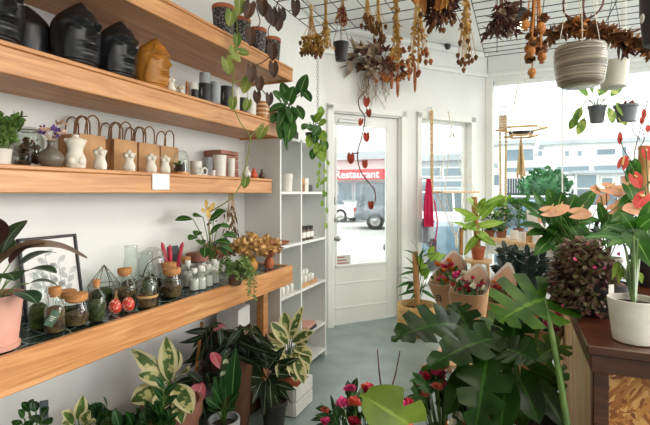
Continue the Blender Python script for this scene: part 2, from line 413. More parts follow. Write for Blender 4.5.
SC.view_settings.view_transform = 'Standard'; SC.view_settings.look = 'None'; SC.view_settings.exposure = .2; SC.view_settings.gamma = 1
# ---------------------------------------------------------------- wall shelves
SH_END = 2.41; SH_BEG = -.9
def shelf(name, label, xf, zt, th, top_mat='oak', z_lip=.012):
    m = MB()
    m.box((xf - .022, SH_BEG, zt - th), (xf, SH_END, zt - .016), .003)              # fascia
    m.box((WX + .001, SH_BEG, zt - .03), (xf - .0225, SH_END, zt - .016))           # board under
    m.box((WX + .001, SH_BEG, zt - th + .01), (xf - .0225, SH_END, zt - th + .026))
    m.box((WX + .001, SH_END - .022, zt - th), (xf - .0225, SH_END, zt - .016), .002)
    m.box((WX + .001, SH_BEG, zt - .015), (xf + .003, SH_END + .002, zt), .003)     # top board with a lip
    return tag(m.build(name, top_mat, None, smooth=False), label, 'shelf')
S1 = shelf('wall_shelf', 'topmost oak wall shelf, under the row of dark speckled pots', -1.30, 2.085, .085)
S2 = shelf('wall_shelf', 'second oak wall shelf from the top, carrying the face vases', -1.372, 1.746, .096)
S3 = shelf('wall_shelf', 'narrow oak wall shelf with kraft bags and white torso candles', -1.453, 1.39, .09)
S4t = thing('wall_shelf', 'deep low oak shelf with dark green liner, crowded with jars and terrariums', 'shelf', (-1.30, 2.41, .846))
m = MB(); xf, zt, th = -1.30, .846, .113
m.box((xf - .024, SH_BEG, zt - th), (xf, SH_END, zt), .003)
m.box((WX + .001, SH_BEG, zt - .04), (xf - .0245, SH_END - .001, zt - .016)); m.box((WX + .001, SH_BEG, zt - th + .01), (xf - .0245, SH_END, zt - th + .026))
m.box((WX + .001, SH_END - .024, zt - th), (xf - .0245, SH_END, zt), .002)
m.build('shelf_board', 'oak', S4t, smooth=False)
# dark green liner with a pale wire-like line pattern
mt, nt, b, o = newmat('liner'); b.inputs['Roughness'].default_value = .25
tc = node(nt, 'ShaderNodeTexCoord'); vo = node(nt, 'ShaderNodeTexVoronoi', Scale=11); vo.feature = 'DISTANCE_TO_EDGE'
nt.links.new(tc.outputs['Object'], vo.inputs['Vector'])
nt.links.new(ramp(nt, vo.outputs[0], [(.012, '8fa39a'), (.03, '10231b')]), b.inputs['Base Color'])
MB().box((WX + .002, SH_BEG, zt - .0155), (xf - .025, SH_END - .025, zt - .006)).build('shelf_liner', 'liner', S4t, smooth=False)
LZ = zt - .006
m = MB(); m.box((-1.52, 2.33, 0), (-1.465, 2.385, zt - th - .0), .003)
m.build('shelf_post', 'oak', S4t, smooth=False)
# dark stays on the wall under the top shelf
m = MB()
for yy in (1.38,): m.tube([(-1.66, yy, 2.0), (-1.66, yy, 1.93), (-1.6, yy, 1.93), (-1.6, yy, 2.0)], .005, 6)
m.build('bracket', 'black_metal', S1)
# price card on the third shelf
m = MB().box((-1.4515, uy(152, -1.45), 1.315), (-1.4465, uy(169, -1.45), 1.385), .001)
tag(m.build('price_card', 'trim_paint', None, smooth=False), 'small blank white card on the front edge of the narrow shelf', 'card')
# ---------------------------------------------------------------- white cube unit at the end of the shelves
UY0, UY1, UX = 2.45, 3.19, -1.416
UT = thing('cube_shelving_unit', 'tall white open cube shelving unit standing at the end of the wall shelves', 'shelving', (-1.55, 2.8, 0))
ym = ux(302, 1) ; ymid = uy(301.5, UX)
m = MB()
for a, b in ((UY0, UY0 + .018), (ymid - .009, ymid + .009), (UY1 - .018, UY1)): m.box((WX + .001, a, 0), (UX, b, 1.66))
m.build('side_panel', 'white_lam', UT, smooth=False)
UZ = [.06, .27, .61, .95, 1.31]
for z in UZ + [1.66]:
    m = MB()
    e = .0 if z < 1.6 else .018
    for a, b in ((UY0 + .0185, ymid - .0095), (ymid + .0095, UY1 - .0185)): m.box((WX + .012, a - e, z - .018 + (e and .0185)), (UX - .001, b + e, z + (e and .0185)))
    m.build('shelf_board', 'white_lam', UT, smooth=False)
MB().box((WX + .002, UY0 + .0185, .05), (WX + .0115, UY1 - .0185, 1.655)).build('back_panel', 'white_lam', UT, smooth=False)
# ---------------------------------------------------------------- overhead wire grid
def wire_grid(label, x0, x1, y0, y1, z, sx, sy):
    m = MB(); n = round((x1 - x0) / sx); k = round((y1 - y0) / sy)
    for i in range(n + 1): x = x0 + (x1 - x0) * i / n; m.tube([(x, y0, z), (x, y1, z)], .0032, 5)
    for j in range(k + 1): y = y0 + (y1 - y0) * j / k; m.tube([(x0, y, z + .006), (x1, y, z + .006)], .0032, 5)
    g = thing('wire_grid', label, 'wire grid', ((x0 + x1) / 2, (y0 + y1) / 2, z))
    m.build('mesh_wires', 'black_metal', g)
    for x in (x0 + .1, x1 - .1):
        for y in (y0 + .1, y1 - .1): MB().tube([(x, y, z), (x, y, CZ)], .003, 5).build('hanger_rod', 'black_metal', g)
    return g
GZ = 2.5
wire_grid('black wire grid hung under the ceiling in front of the door', -1.39, -.29, 1.0, 2.98, GZ, .157, .152)
wire_grid('black wire grid hung under the ceiling by the shop window, above the striped pot', -.27, 1.8, 1.6, 4.08, GZ, .38, .12)
# ---------------------------------------------------------------- low table at the right front: dark top, particle-board sides
TX, TY, TZ = .212, 1.625, .812
mt, nt, b, o = newmat('osb'); b.inputs['Roughness'].default_value = .55
tc = node(nt, 'ShaderNodeTexCoord'); mp = node(nt, 'ShaderNodeMapping'); mp.inputs['Rotation'].default_value = (.5, .6, .3)
nt.links.new(tc.outputs['Object'], mp.inputs[0])
nz = node(nt, 'ShaderNodeTexNoise', Scale=5, Detail=3, Distortion=1.5); nt.links.new(mp.outputs[0], nz.inputs['Vector'])
vo = node(nt, 'ShaderNodeTexVoronoi', Scale=13); vo.inputs['Randomness'].default_value = 1
vm = node(nt, 'ShaderNodeVectorMath', operation='ADD'); nt.links.new(mp.outputs[0], vm.inputs[0]); nt.links.new(nz.outputs[1], vm.inputs[1]); nt.links.new(vm.outputs[0], vo.inputs['Vector'])
sx_ = node(nt, 'ShaderNodeSeparateXYZ'); nt.links.new(vo.outputs['Color'], sx_.inputs[0])
nt.links.new(ramp(nt, sx_.outputs[0], [(.05, '7a431f'), (.35, 'a5652f'), (.65, 'c58947'), (.95, 'd9a566')]), b.inputs['Base Color'])
wood('walnut', '34180c', '4c2614', '6a3a1f', 'X', rough=.3, coat=.3)
wood('chip_side', 'b08a58', 'dcb888', 'f0dcb8', 'Z', rough=.5, scale=3)
TB = thing('display_table', 'dark stained table with particle board sides, carrying the white pot', 'table', (.7, 2.2, 0))
TX1, TY1 = 1.35, 3.05
MB().box((TX - .012, TY - .012, TZ - .03), (TX1, TY1, TZ), .004).build('table_top', 'walnut', TB, smooth=False)
MB().box((TX, TY, TZ - .088), (TX1 - .02, TY + .03, TZ - .031), .003).box((TX, TY + .031, TZ - .088), (TX + .03, TY1 - .02, TZ - .031), .003).build('apron', 'walnut', TB, smooth=False)
for x, y in ((TX + .012, TY + .045), (TX1 - .13, TY + .045), (TX + .012, TY1 - .13), (TX1 - .13, TY1 - .13)): MB().box((x, y, 0), (x + .045, y + .045, TZ - .03), .003).build('leg', 'walnut', TB, smooth=False)
MB().box((TX + .0575, TY + .055, .06), (TX1 - .135, TY + .07, TZ - .07)).build('front_panel', 'osb', TB, smooth=False)
MB().box((TX + .012, TY + .0905, .06), (TX + .026, TY1 - .135, TZ - .089)).build('side_panel', 'chip_side', TB, smooth=False)
# ---------------------------------------------------------------- the street outside
plain('asphalt', 'a8a8a6', 'bcbcba', rough=.8, scale=1.5)
plain('render_white', 'dfe0e0', 'ececeb', rough=.7, scale=.4)
plain('render_grey', 'b4bac0', 'c2c7cc', rough=.7, scale=.4)
plain('roof_grey', 'a6adb4', 'b8bec4', rough=.6, scale=.4)
plain('street_window', '6f8290', '8899a4', rough=.1, scale=.3)
plain('sign_red', 'd0303c', 'd83a44', rough=.5)
plain('fence_dark', '3c4650', '4a545e', rough=.7)
plain('car_tyre', '222324', '2a2b2c', rough=.8)
plain('car_silver', '6e747a', '7b8188', rough=.3, metal=.3)
plain('car_white', 'e2e4e6', 'ecedee', rough=.25)
plain('car_blue', '557286', '668496', rough=.25)
plain('car_glass', '56626b', '66727b', rough=.05)
plain('tail_red', 'c8202a', 'd82a30', rough=.3)
plain('tree_leaf', '1f5230', '3f7a48', rough=.6, scale=2)
plain('bark', '5a4636', '6b5544', rough=.8)
GX = -.1
struct('street_ground', MB().box((-60, -8, GX - .2), (WX - .16, 60, GX)).box((WX - .16, FY + .15, GX - .2), (70, 60, GX)), 'asphalt')
def house(name, label, lo, hi, wall, wins, roof=None, group=None):
    t = thing(name, label, 'building', ((lo[0] + hi[0]) / 2, lo[1], GX), group)
    MB().box(lo, hi).build('wall_block', wall, t, smooth=False)
    if roof: MB().box((lo[0] - .4, lo[1] - .4, hi[2]), (hi[0] + .4, hi[1] + .4, hi[2] + roof)).build('roof', 'roof_grey', t, smooth=False)
    for x0, x1, z0, z1 in wins:
        f = MB().box((x0 - .08, lo[1] - .08, z0 - .08), (x1 + .08, lo[1], z1 + .08)).build('window', 'render_white', t, smooth=False)
        MB().box((x0, lo[1] - .1, z0), (x1, lo[1] - .081, z1)).build('pane', 'street_window', f, smooth=False)
    return t
def wpx(y, u0, u1, v0, v1):
    a, b = Qy(u0, v1, y), Qy(u1, v0, y); return (a.x, b.x, a.z, b.z)
# restaurant opposite the door
yA = 27.0
a = Qy(318, 165, yA); b = Qy(412, 165, yA)
H = thing('restaurant_building', 'white building with the red Restaurant sign band, seen through the glazed door', 'building', (a.x, yA, GX))
MB().box((a.x - 6, yA + 1.2, GX), (b.x, yA + 10, 5.2)).build('wall_block', 'render_white', H, smooth=False)
MB().box((a.x - 6.3, yA + .6, 3.55), (b.x + .3, yA + 1.19, 4.1)).build('roof', 'roof_grey', H, smooth=False)
x0, x1, z0, z1 = wpx(yA, 318, 393, 168.5, 180)
sg = MB().box((x0, yA, z0), (x1, yA + .15, z1)).box((x0, yA + .151, z1 - .1), (x1, yA + 1.19, z1)).build('sign_band', 'sign_red', H, smooth=False)
tc_ = bpy.data.curves.new('sign_text', 'FONT'); tc_.body = 'Restaurant'; tc_.size = 1.0; tc_.extrude = .02; tc_.offset = .018
to = bpy.data.objects.new('tmp_text', tc_); COL.objects.link(to); bpy.context.view_layer.update()
me = bpy.data.meshes.new_from_object(to.evaluated_get(bpy.context.evaluated_depsgraph_get())); bpy.data.objects.remove(to)
xs = [q.co.x for q in me.vertices]; zs = [q.co.y for q in me.vertices]
tx0, tx1, tz0, tz1 = wpx(yA, 335.5, 379.5, 169.8, 178.6)
m = MB(); m.add([(tx0 + (q.co.x - min(xs)) / (max(xs) - min(xs)) * (tx1 - tx0), yA - .03 - q.co.z, tz0 + (q.co.y - min(zs)) / (max(zs) - min(zs)) * (tz1 - tz0)) for q in me.vertices], [tuple(p.vertices) for p in me.polygons])
m.build('lettering', 'render_white', sg, smooth=False)
for k in range(5):
    q = wpx(yA + 1.2, 322 + 17 * k, 335 + 17 * k, 183, 200)
    f = MB().box((q[0] - .1, yA + 1.12, q[2] - .1), (q[1] + .1, yA + 1.199, q[3] + .1)).build('window', 'render_grey', H, smooth=False)
    MB().box((q[0], yA + 1.1, q[2]), (q[1], yA + 1.119, q[3])).build('pane', 'street_window', f, smooth=False)
# grey shop row seen through the narrow window
yB = 25.0
q0 = wpx(yB, 414, 478, 160, 215)
house('shop_row', 'grey low shop row with dark window bands, seen through the narrow window', (q0[0], yB, GX), (q0[1], yB + 8, q0[3]), 'render_grey',
      [wpx(yB, 420, 440, 168, 176), wpx(yB, 444, 470, 168, 176), wpx(yB, 420, 470, 181, 187), wpx(yB, 420, 470, 192, 198)], .35)
# long white two storey building behind the shop window
yC = 39.0
q0 = wpx(yC, 545, 700, 139, 215)
house('white_building', 'long white two storey building with small square windows, beyond the shop window', (q0[0], yC, GX), (q0[1], yC + 12, q0[3]), 'render_white',
      [wpx(yC, 565, 569, 151, 156), wpx(yC, 577.5, 581.5, 151, 156), wpx(yC, 597, 615, 149, 155), wpx(yC, 622, 626, 147, 156), wpx(yC, 557, 589, 166, 172), wpx(yC, 594, 625, 165, 171)], .3)
yD = 36.0
q0 = wpx(yD, 497, 548, 143, 215)
house('glazed_building', 'pale building with a wide dark glazed upper floor, left of the street tree', (q0[0], yD, GX), (q0[1] - 1.2, yD + 1.5, q0[3]), 'render_white',
      [wpx(yD, 506, 533, 149, 161), wpx(yD, 538, 542, 151, 156), wpx(yD, 506, 546, 167, 172)], .3)
yE = 33.9
q0 = wpx(yE, 480, 502, 167, 215)
house('grey_shed', 'small blue grey shed with a flat roof, behind the macrame strip', (q0[0] + .5, yE, GX), (q0[1] - .7, yE + .9, q0[3]), 'render_grey', [wpx(yE, 487, 499, 175, 185)], .3)
yG = 24.0
q0 = wpx(yG, 586, 648, 171, 210)
house('site_cabin', 'low white cabin with grey shutters at the far kerb', (q0[0], yG + 2, GX), (q0[1], yG + 5, q0[3]), 'render_white', [wpx(yG + 2, 577, 596, 175, 190), wpx(yG + 2, 602, 612, 178, 184), wpx(yG + 2, 620, 640, 176, 184)], .15)
# slatted dark fence and the round tree
yF = 25.0
q0 = wpx(yF, 505, 546, 178, 196)
f = thing('street_fence', 'dark slatted fence along the far side of the street', 'fence', (q0[0], yF, GX))
m = MB(); n = 16
for k in range(n): xx = q0[0] + (q0[1] - q0[0]) * k / n; m.box((xx, yF, GX), (xx + (q0[1] - q0[0]) / n * .8, yF + .05, q0[3]))
m.build('slat_panel', 'fence_dark', f, smooth=False)
MB().box((q0[0], yF + .051, .3), (q0[1], yF + .11, .4)).box((q0[0], yF + .051, 1.2), (q0[1], yF + .11, 1.3)).build('rail', 'fence_dark', f, smooth=False)
c = Qy(544, 182, 22.0)
t = thing('street_tree', 'bushy round green tree across the street', 'tree', (c.x, 22, GX))
MB().tube([(c.x, 22, GX), (c.x + .05, 22, 1.6)], [.12, .07], 8).build('trunk', 'bark', t)
m = MB()
for k in range(520):
    d = rdir(); rr = ru(.72, 1.0); p = V((c.x, 22, 1.55)) + V((d.x * 1.0, d.y * .9, d.z * .85)) * rr
    m.leaf(p, (d + rdir() * .6).normalized(), rdir(), ru(.16, .28), ru(.06, .1), 'oval', n=3, m=1)
for k in range(14): d = rdir(); m.ball(V((c.x, 22, 1.55)) + V((d.x * .5, d.y * .45, d.z * .42)), .42, 8, 6, jit=.15)
m.build('crown', 'tree_leaf', t)
# cars
def car(name, label, u, y, rz, paint, L=4.5, H=1.5, hood=.28, boot=.02, W=.86, z0=.22):
    p = Qy(u, 193, y); t = thing(name, label, 'car', (p.x, p.y, GX), None, rz)
    hb = .92 if H > 1.55 else .82; m = MB(); prof = []
    xs = [0, .02, .12, .3, .5, .7, .88, .98, 1.0]
    for s in xs:
        e = .82 if s in (0, 1.0) else .96 if s in (.02, .98) else 1
        prof.append((-L / 2 + L * s, W * e, z0 + (.12 if s in (0, 1.0) else 0), hb * (.9 if s in (0, 1.0) else .97 if s in (.02, .98) else 1) + (0 if s > hood else -.06 * (1 - s / hood))))
    def loft(rows):
        vs = []; fs = []; k = len(rows[0])
        for r in rows: vs += r
        for i in range(len(rows) - 1):
            for j in range(k): fs.append((i * k + j, i * k + (j + 1) % k, (i + 1) * k + (j + 1) % k, (i + 1) * k + j))
        fs += [tuple(range(k))[::-1], tuple((len(rows) - 1) * k + j for j in range(k))]; m.add(vs, fs)
    loft([[(x, -w, a + .1), (x, -w * .94, a), (x, w * .94, a), (x, w, a + .1), (x, w, b - .12), (x, w * .88, b), (x, -w * .88, b), (x, -w, b - .12)] for x, w, a, b in prof])
    m.build('body', paint, t, world=False)
    a0, a1 = -L / 2 + L * hood, L / 2 - L * boot
    m = MB(); loft([[(a0 + dx0, -W * .86, hb - .02), (a0 + dx0, W * .86, hb - .02), (a0 + dx1, W * .72, H - .05), (a0 + dx1, -W * .72, H - .05)] for dx0, dx1 in ((0, .55), (a1 - a0, a1 - a0 - .2))])
    m.build('windows', 'car_glass', t, smooth=False, world=False)
    m = MB().box((a0 + .5, -W * .74, H - .06), (a1 - .15, W * .74, H), .03)
    for s in (-1, 1):
        for xx, tw in ((a0 + .28, .07), ((a0 + a1) / 2, .05), (a1 - .16, .09)): m.tube([(xx, s * W * .85, hb - .03), (xx + (.05 if xx > a0 + .5 else .3) * (-1 if xx > (a0 + a1) / 2 + .1 else 1), s * W * .735, H - .03)], tw / 1.4, 6)
    m.build('roof', paint, t, smooth=False, world=False)
    for s in (-1, 1):
        for f_ in (-.31, .31):
            M = Matrix.Translation((L * f_, s * (W - .1), .33)) @ Matrix.Rotation(R(90 * s), 4, 'X')
            wt = MB().lathe([(.2, -.1), (.31, -.1), (.34, -.06), (.34, .06), (.31, .1), (.2, .1)], 20, (0, 0, 0), M).build('wheel', 'car_tyre', t, world=False)
            MB().lathe([(.2, -.115), (.19, -.1), (.1, -.09), (.05, -.12), (.001, -.12)], 14, (0, 0, 0), M, ).build('hub_cap', 'steel', wt, world=False)
        MB().box((L / 2 - .08, s * W * .8 - .1, hb - .25), (L / 2 + .015, s * W * .8 + .08, hb - .08), .02).build('tail_light', 'tail_red', t, world=False)
    for e in ((L / 2 - .05, L / 2 + .06), (-L / 2 - .06, -L / 2 + .05)): MB().box((e[0], -W * .9, .3), (e[1], W * .9, .46), .04).build('bumper', 'car_tyre', t, world=False)
    return t
# view direction at the door is about 12 degrees left of the street normal, the cars stand along the kerb
car('parked_car', 'grey four wheel drive with a pale spoked wheel, parked outside the glazed door', 410, 17.0, R(195), 'car_silver', L=4.3, H=1.72, hood=.24, z0=.35)
car('parked_car', 'white pickup parked behind the grey four wheel drive, at the door glass edge', 322, 20.0, R(180), 'car_white', L=4.4, H=1.55)
car('parked_car', 'blue hatchback whose bonnet shows low in the narrow window', 481, 8.6, R(3), 'car_blue', L=3.3, H=1.27, hood=.42, W=.76)
car('parked_car', 'white car standing behind the blue hatchback', 476, 14.5, R(180), 'car_white', L=4.4, H=1.45)
car('parked_car', 'white car passing in front of the street tree', 556, 17.5, R(180), 'car_white', L=4.4, H=1.3)
car('parked_car', 'white van at the far side of the street, right of the tree', 632, 20.5, R(180), 'car_white', L=4.6, H=1.6)
# ---------------------------------------------------------------- goods on the three upper shelves
plain('glaze_black', '17181a', '232427', rough=.33, scale=30)
plain('glaze_ochre', '9c6420', 'b97c30', rough=.4, scale=20)
plain('wax_white', 'd9d0c2', 'e6dfd3', rough=.55, scale=14)
plain('terracotta', 'a8593a', 'bb6b48', rough=.75, scale=20)
plain('terrazzo_dark', '2a2826', '8f8780', rough=.6, scale=120, detail=1, lo=.55, hi=.6)
plain('kraft', 'ad8156', 'c79b6e', rough=.75, scale=10)
plain('kraft_twist', '7a5334', '936945', rough=.8)
plain('taupe_glaze', '5e554c', '736a60', rough=.25, scale=20)
plain('cup_white', 'd6d1c8', 'e2ddd5', rough=.4, scale=20)
plain('cup_grey', '9aa0a4', 'b2b7ba', rough=.4, scale=12)
plain('cup_black', '1c1c1e', '2a2a2c', rough=.4, scale=12)
plain('amber_glaze', '8a4a1c', 'b9783c', rough=.25, scale=30)
plain('soil', '241a13', '3d2d20', rough=.95, scale=60, bmp=.6)
plain('pinkwood', '8a5a4a', 'a87565', rough=.7, scale=9)
plain('red_glaze', 'c3482c', 'd2603e', rough=.25)
plain('brown_glaze', '4a3a30', '65503f', rough=.3)
plain('moss', '2e3a1a', '5d6a32', rough=.95, scale=50, bmp=.8)
plain('pinecone', '4a3424', '6e5038', rough=.8, scale=40)
plain('flower_purple', '5a3f7a', '74559a', rough=.7)
plain('flower_blush', 'd8b09a', 'e6c6b4', rough=.7)
plain('straw', 'b08a52', 'cdaa70', rough=.8)
leafmat('herb_leaf', '4d6b2f', '6f8c45', rough=.5)
glass('jar_glass', 'f6faf8')
def loc_on(u, x, z): return V((x, uy(u, x), z))
def face_vase(name, label, loc, rz, mat, sc=1, group=None):
    t = thing(name, label, 'vase', loc, group, rz); t.scale = (sc,) * 3
    m = MB(); N, M_ = 80, 64; vs = []; uv = []
    g = lambda x, s: math.exp(-(x / s) ** 2)
    for i in range(M_ + 1):
        s = i / M_; z = .231 * s
        rad = .066 + .010 * math.sin(PI * min(1, s * 1.15)) 
        if s < .06: rad *= .86 + 2.3 * s
        if s > .62: rad *= max(.0, 1 - ((s - .62) / .385) ** 1.9) * .96 + .04
        for k in range(N):
            a = 2 * PI * k / N - PI; f = a
            b = 0; fw = (1 if .08 < s < .86 else 0)
            b += .026 * g(f, .13) * (g(s - .51, .12) + .8 * g(s - .43, .05))       # nose
            b += .016 * (g(s - .335, .02) + g(s - .28, .02)) * g(f, .32)          # lips
            b += .010 * g(s - .18, .06) * g(f, .45)                                 # chin
            for sg in (-1, 1):
                b += .012 * g(f - sg * .52, .17) * g(s - .555, .026)                  # lids
                b -= .013 * g(f - sg * .45, .28) * g(s - .61, .028)
                b += .011 * g(f - sg * .5, .5) * g(s - .69 + .12 * (abs(f) - .5) ** 2, .028)   # brows
            edge = .98 + .20 * math.sin(5 * s + 1)
            b += .007 * fw * (1 / (1 + math.exp((abs(f) - edge) * 40)))
            if abs(f) > edge + .1 and .05 < s < .8: b += .0008 * math.sin(95 * s + 30 * f)
            lean = .030 * max(0, s - .6) / .4
            vs.append(((rad * .95 + b) * math.cos(a) + lean, (rad * 1.06 + b * .8) * math.sin(a), z)); uv.append((k / N, s))
    fs = [(i * N + k, i * N + (k + 1) % N, (i + 1) * N + (k + 1) % N, (i + 1) * N + k) for i in range(M_) for k in range(N)]
    fs.append(tuple(range(N))[::-1]); m.add(vs, fs, uv)
    m.build('face_body', mat, t, world=False)
    MB().lathe([(.001, .1), (.02, .12), (.014, .16)], 20).build('inside', 'soil', t, world=False)
    return t
S2Z, S3Z, S1Z = 1.746, 1.39, 2.085
face_vase('face_vase', 'black face vase cut off at the left end of the second shelf', loc_on(-8, -1.46, S2Z), R(2), 'glaze_black', group='face vases')
face_vase('face_vase', 'black face vase turned to the wall, behind the largest black face', V((-1.56, .95, S2Z)), R(150), 'glaze_black', .92, 'face vases')
face_vase('face_vase', 'black face vase showing its face, second shelf, left of another black face', loc_on(75, -1.455, S2Z), R(2), 'glaze_black', 1.0, 'face vases')
face_vase('face_vase', 'black face vase standing directly beside the ochre one', loc_on(115, -1.46, S2Z), R(4), 'glaze_black', .99, 'face vases')
face_vase('face_vase', 'ochre yellow face vase on the second shelf', loc_on(150.5, -1.46, S2Z), R(6), 'glaze_ochre', .96, 'face vases')
# a small torso candle
def torso_mesh():
    m = MB(); n = 20
    prof = [(.030, .024, 0), (.036, .028, .004), (.038, .031, .02), (.039, .032, .036), (.034, .026, .052), (.0265, .020, .068), (.028, .022, .082), (.034, .025, .096), (.037, .025, .108), (.036, .022, .116), (.022, .017, .123), (.013, .012, .127), (.012, .011, .136), (.001, .001, .137)]
    vs = []; uv = []
    for rx, ry, z in prof:
        for k in range(n):
            a = 2 * PI * k / n
            dent = 1 - (.22 * math.exp(-((abs(a - PI / 2)) / .3) ** 2) + .22 * math.exp(-((abs(a - 1.5 * PI)) / .25) ** 2)) * max(0, 1 - z / .03)
            vs.append((ry * math.cos(a + PI / 2) * -1 * dent, rx * math.sin(a + PI / 2) * dent, z))
    fs = [(i * n + k, i * n + (k + 1) % n, (i + 1) * n + (k + 1) % n, (i + 1) * n + k) for i in range(len(prof) - 1) for k in range(n)]
    m.add(vs, fs); m.add([vs[k] for k in range(n)], [tuple(range(n))[::-1]])
    for s in (-1, 1):
        m.ball((.019, s * .0155, .099), .0145, 10, 8); m.ball((-.016, s * .016, .03), .019, 10, 8)
        m.ball((-.002, s * .033, .112), .0085, 8, 6)
    return m
t0 = thing('torso_candle', 'tallest white torso candle, seen from behind beside the taupe bud vase', 'candle', loc_on(75.5, -1.495, S3Z), 'white torso candles', R(150))
torso_mesh().build('wax_body', 'wax_white', t0, world=False)
MB().tube([(0, 0, .136), (.001, 0, .146)], .0011, 5).build('wick', 'kraft', t0, world=False); t0.scale = (.92, .92, .92)
for u, x, s, rz, lb in ((100, -1.495, .66, -60, 'small white torso candle with raised arms before the first kraft bag'), (129, -1.50, .66, -50, 'small white torso candle in front of the second kraft bag'), (151, -1.50, .64, -40, 'small white torso candle in front of the third kraft bag'), (165, -1.485, .62, -40, 'small white torso candle close beside the glass dome')):
    copy_tree(t0, None, loc_on(u, x, S3Z), R(rz), lb, None, s)
for u, x, s, lb in ((171, -1.405, .5, 'small white torso candle right beside the ochre face vase'), (175, -1.46, .45, 'short white torso candle second from the ochre face vase'), (181.5, -1.43, .4, 'short white torso candle next to the amber taper, second shelf')):
    copy_tree(t0, None, loc_on(u, x, S2Z), R(-50), lb, 'torso candles by the ochre vase', s)
# kraft bags
def bag(label, y0, y1, h, xc=-1.587):
    W_, D = y1 - y0, .062
    t = thing('paper_bag', label, 'bag', (xc, (y0 + y1) / 2, S3Z), 'kraft paper bags')
    m = MB(); x0, x1, a, b = -D / 2, D / 2, -W_ / 2, W_ / 2
    ins = .016; T = .0012
    def ring(z, k, off): return [(x0 + off, a + off, z), (0, a + ins * k + off, z), (x1 - off, a + off, z), (x1 - off, b - off, z), (0, b - ins * k - off, z), (x0 + off, b - off, z)]
    r0, r1, r2, r3 = ring(0, 0, 0), ring(h, .8, 0), ring(h, .8, T), ring(.01, 0, T)
    vs = r0 + r1 + r2 + r3
    fs = [(0, 5, 4, 3, 2, 1)] + [(i + 6 * l, (i + 1) % 6 + 6 * l, (i + 1) % 6 + 6 * l + 6, i + 6 * l + 6) for l in range(3) for i in range(6)] + [tuple(18 + i for i in range(6))]
    m.add(vs, fs); m.build('bag_body', 'kraft', t, smooth=False, world=False)
    for x in (x0 + .004, x1 - .004):
        hw = W_ * .27
        MB().tube(bez([(x, -hw, h - .03), (x, -hw, h + .01), (x + .004, -hw * .8, h + .06), (x + .006, 0, h + .078), (x + .004, hw * .8, h + .06), (x, hw, h + .01), (x, hw, h - .03)], 5), .0032, 6).build('handle', 'kraft_twist', t, world=False)
    return t
bag('first kraft paper bag with twisted handles, behind the tallest torso candle', 1.146, 1.262, .142)
bag('second kraft paper bag from the taupe bud vase', 1.304, 1.424, .14)
bag('third kraft paper bag from the taupe bud vase', 1.434, 1.556, .138)
bag('last kraft paper bag, half hidden behind the glass dome', 1.564, 1.68, .136)
bag('kraft paper bag at the wall, directly behind the first front bag', 1.150, 1.258, .145, -1.654)
bag('kraft paper bag at the wall, directly behind the second front bag', 1.308, 1.420, .143, -1.654)
bag('kraft paper bag at the wall, directly behind the third front bag', 1.438, 1.552, .141, -1.654)
# clip jar of pine cones
t = thing('clip_jar', 'glass clip jar filled with pine cones, on the narrow shelf', 'jar', loc_on(27.5, -1.612, S3Z))
MB().lathe([(.045, 0), (.05, .004), (.052, .02), (.052, .105), (.043, .122), (.043, .132), (.041, .132), (.041, .121), (.049, .104), (.049, .02), (.046, .006), (.001, .005)], 28, cap0=True).build('jar_body', 'jar_glass', t, world=False)
lid = MB().lathe([(.001, .134), (.044, .134), (.045, .139), (.03, .146), (.001, .148)], 24).build('lid', 'jar_glass', t, world=False)
MB().tube([(.046 * math.cos(a), .046 * math.sin(a), .133) for a in [2 * PI * k / 24 for k in range(25)]], .0022, 6).tube(bez([(.046, 0, .133), (.06, 0, .12), (.057, 0, .095), (.05, 0, .10)], 5), .002, 6).build('wire_clip', 'steel', t, world=False)
m = MB()
for k in range(46):
    a = ru(0, 6.28); r = .036 * math.sqrt(RND.random()); c = V((r * math.cos(a), r * math.sin(a), ru(.014, .098)))
    m.lathe([(.002, -.011), (.009, -.005), (.010, .002), (.006, .008), (.001, .012)], 7, c, Matrix.Rotation(ru(0, 3), 3, rdir()))
tag(m.build('pine_cones', 'pinecone', t, world=False), kind='stuff')
# herb at the far left of the third shelf
def sprigs(m, c, r, h, n, lw=.012, ll=.03, spread=.8, stem=None, shape='oval'):
    for k in range(n):
        a = ru(0, 6.28); d = V((math.cos(a) * ru(.1, spread), math.sin(a) * ru(.1, spread), 1)).normalized(); L = h * ru(.6, 1)
        p0 = V(c) + V((math.cos(a) * r * ru(0, 1), math.sin(a) * r * ru(0, 1), 0))
        pts = bez([p0, p0 + d * L * .5 + V((0, 0, L * .1)), p0 + d * L], 4)
        (stem or m).tube(pts, [.0014, .0008], 4, cap=False)
        for i in range(2, len(pts)):
            for s in (-1, 1): m.leaf(pts[i], (d + rdir() * .9).normalized(), rdir(0, 1), ll * ru(.7, 1.1), lw * ru(.7, 1.1), shape, n=4, m=1)
t = thing('potted_herb', 'bushy green herb in a small white pot at the left of the narrow shelf', 'plant', loc_on(-1, -1.53, S3Z))
MB().lathe([(.03, 0), (.036, .05), (.038, .052), (.034, .052), (.033, .044), (.001, .043)], 20, cap0=True).build('pot', 'cup_white', t, world=False)
m, st = MB(), MB(); sprigs(m, (0, 0, .04), .025, .135, 46, .008, .024, .55, st); m.build('foliage', 'herb_leaf', t, world=False); st.build('stems', 'herb_leaf', t, world=False)
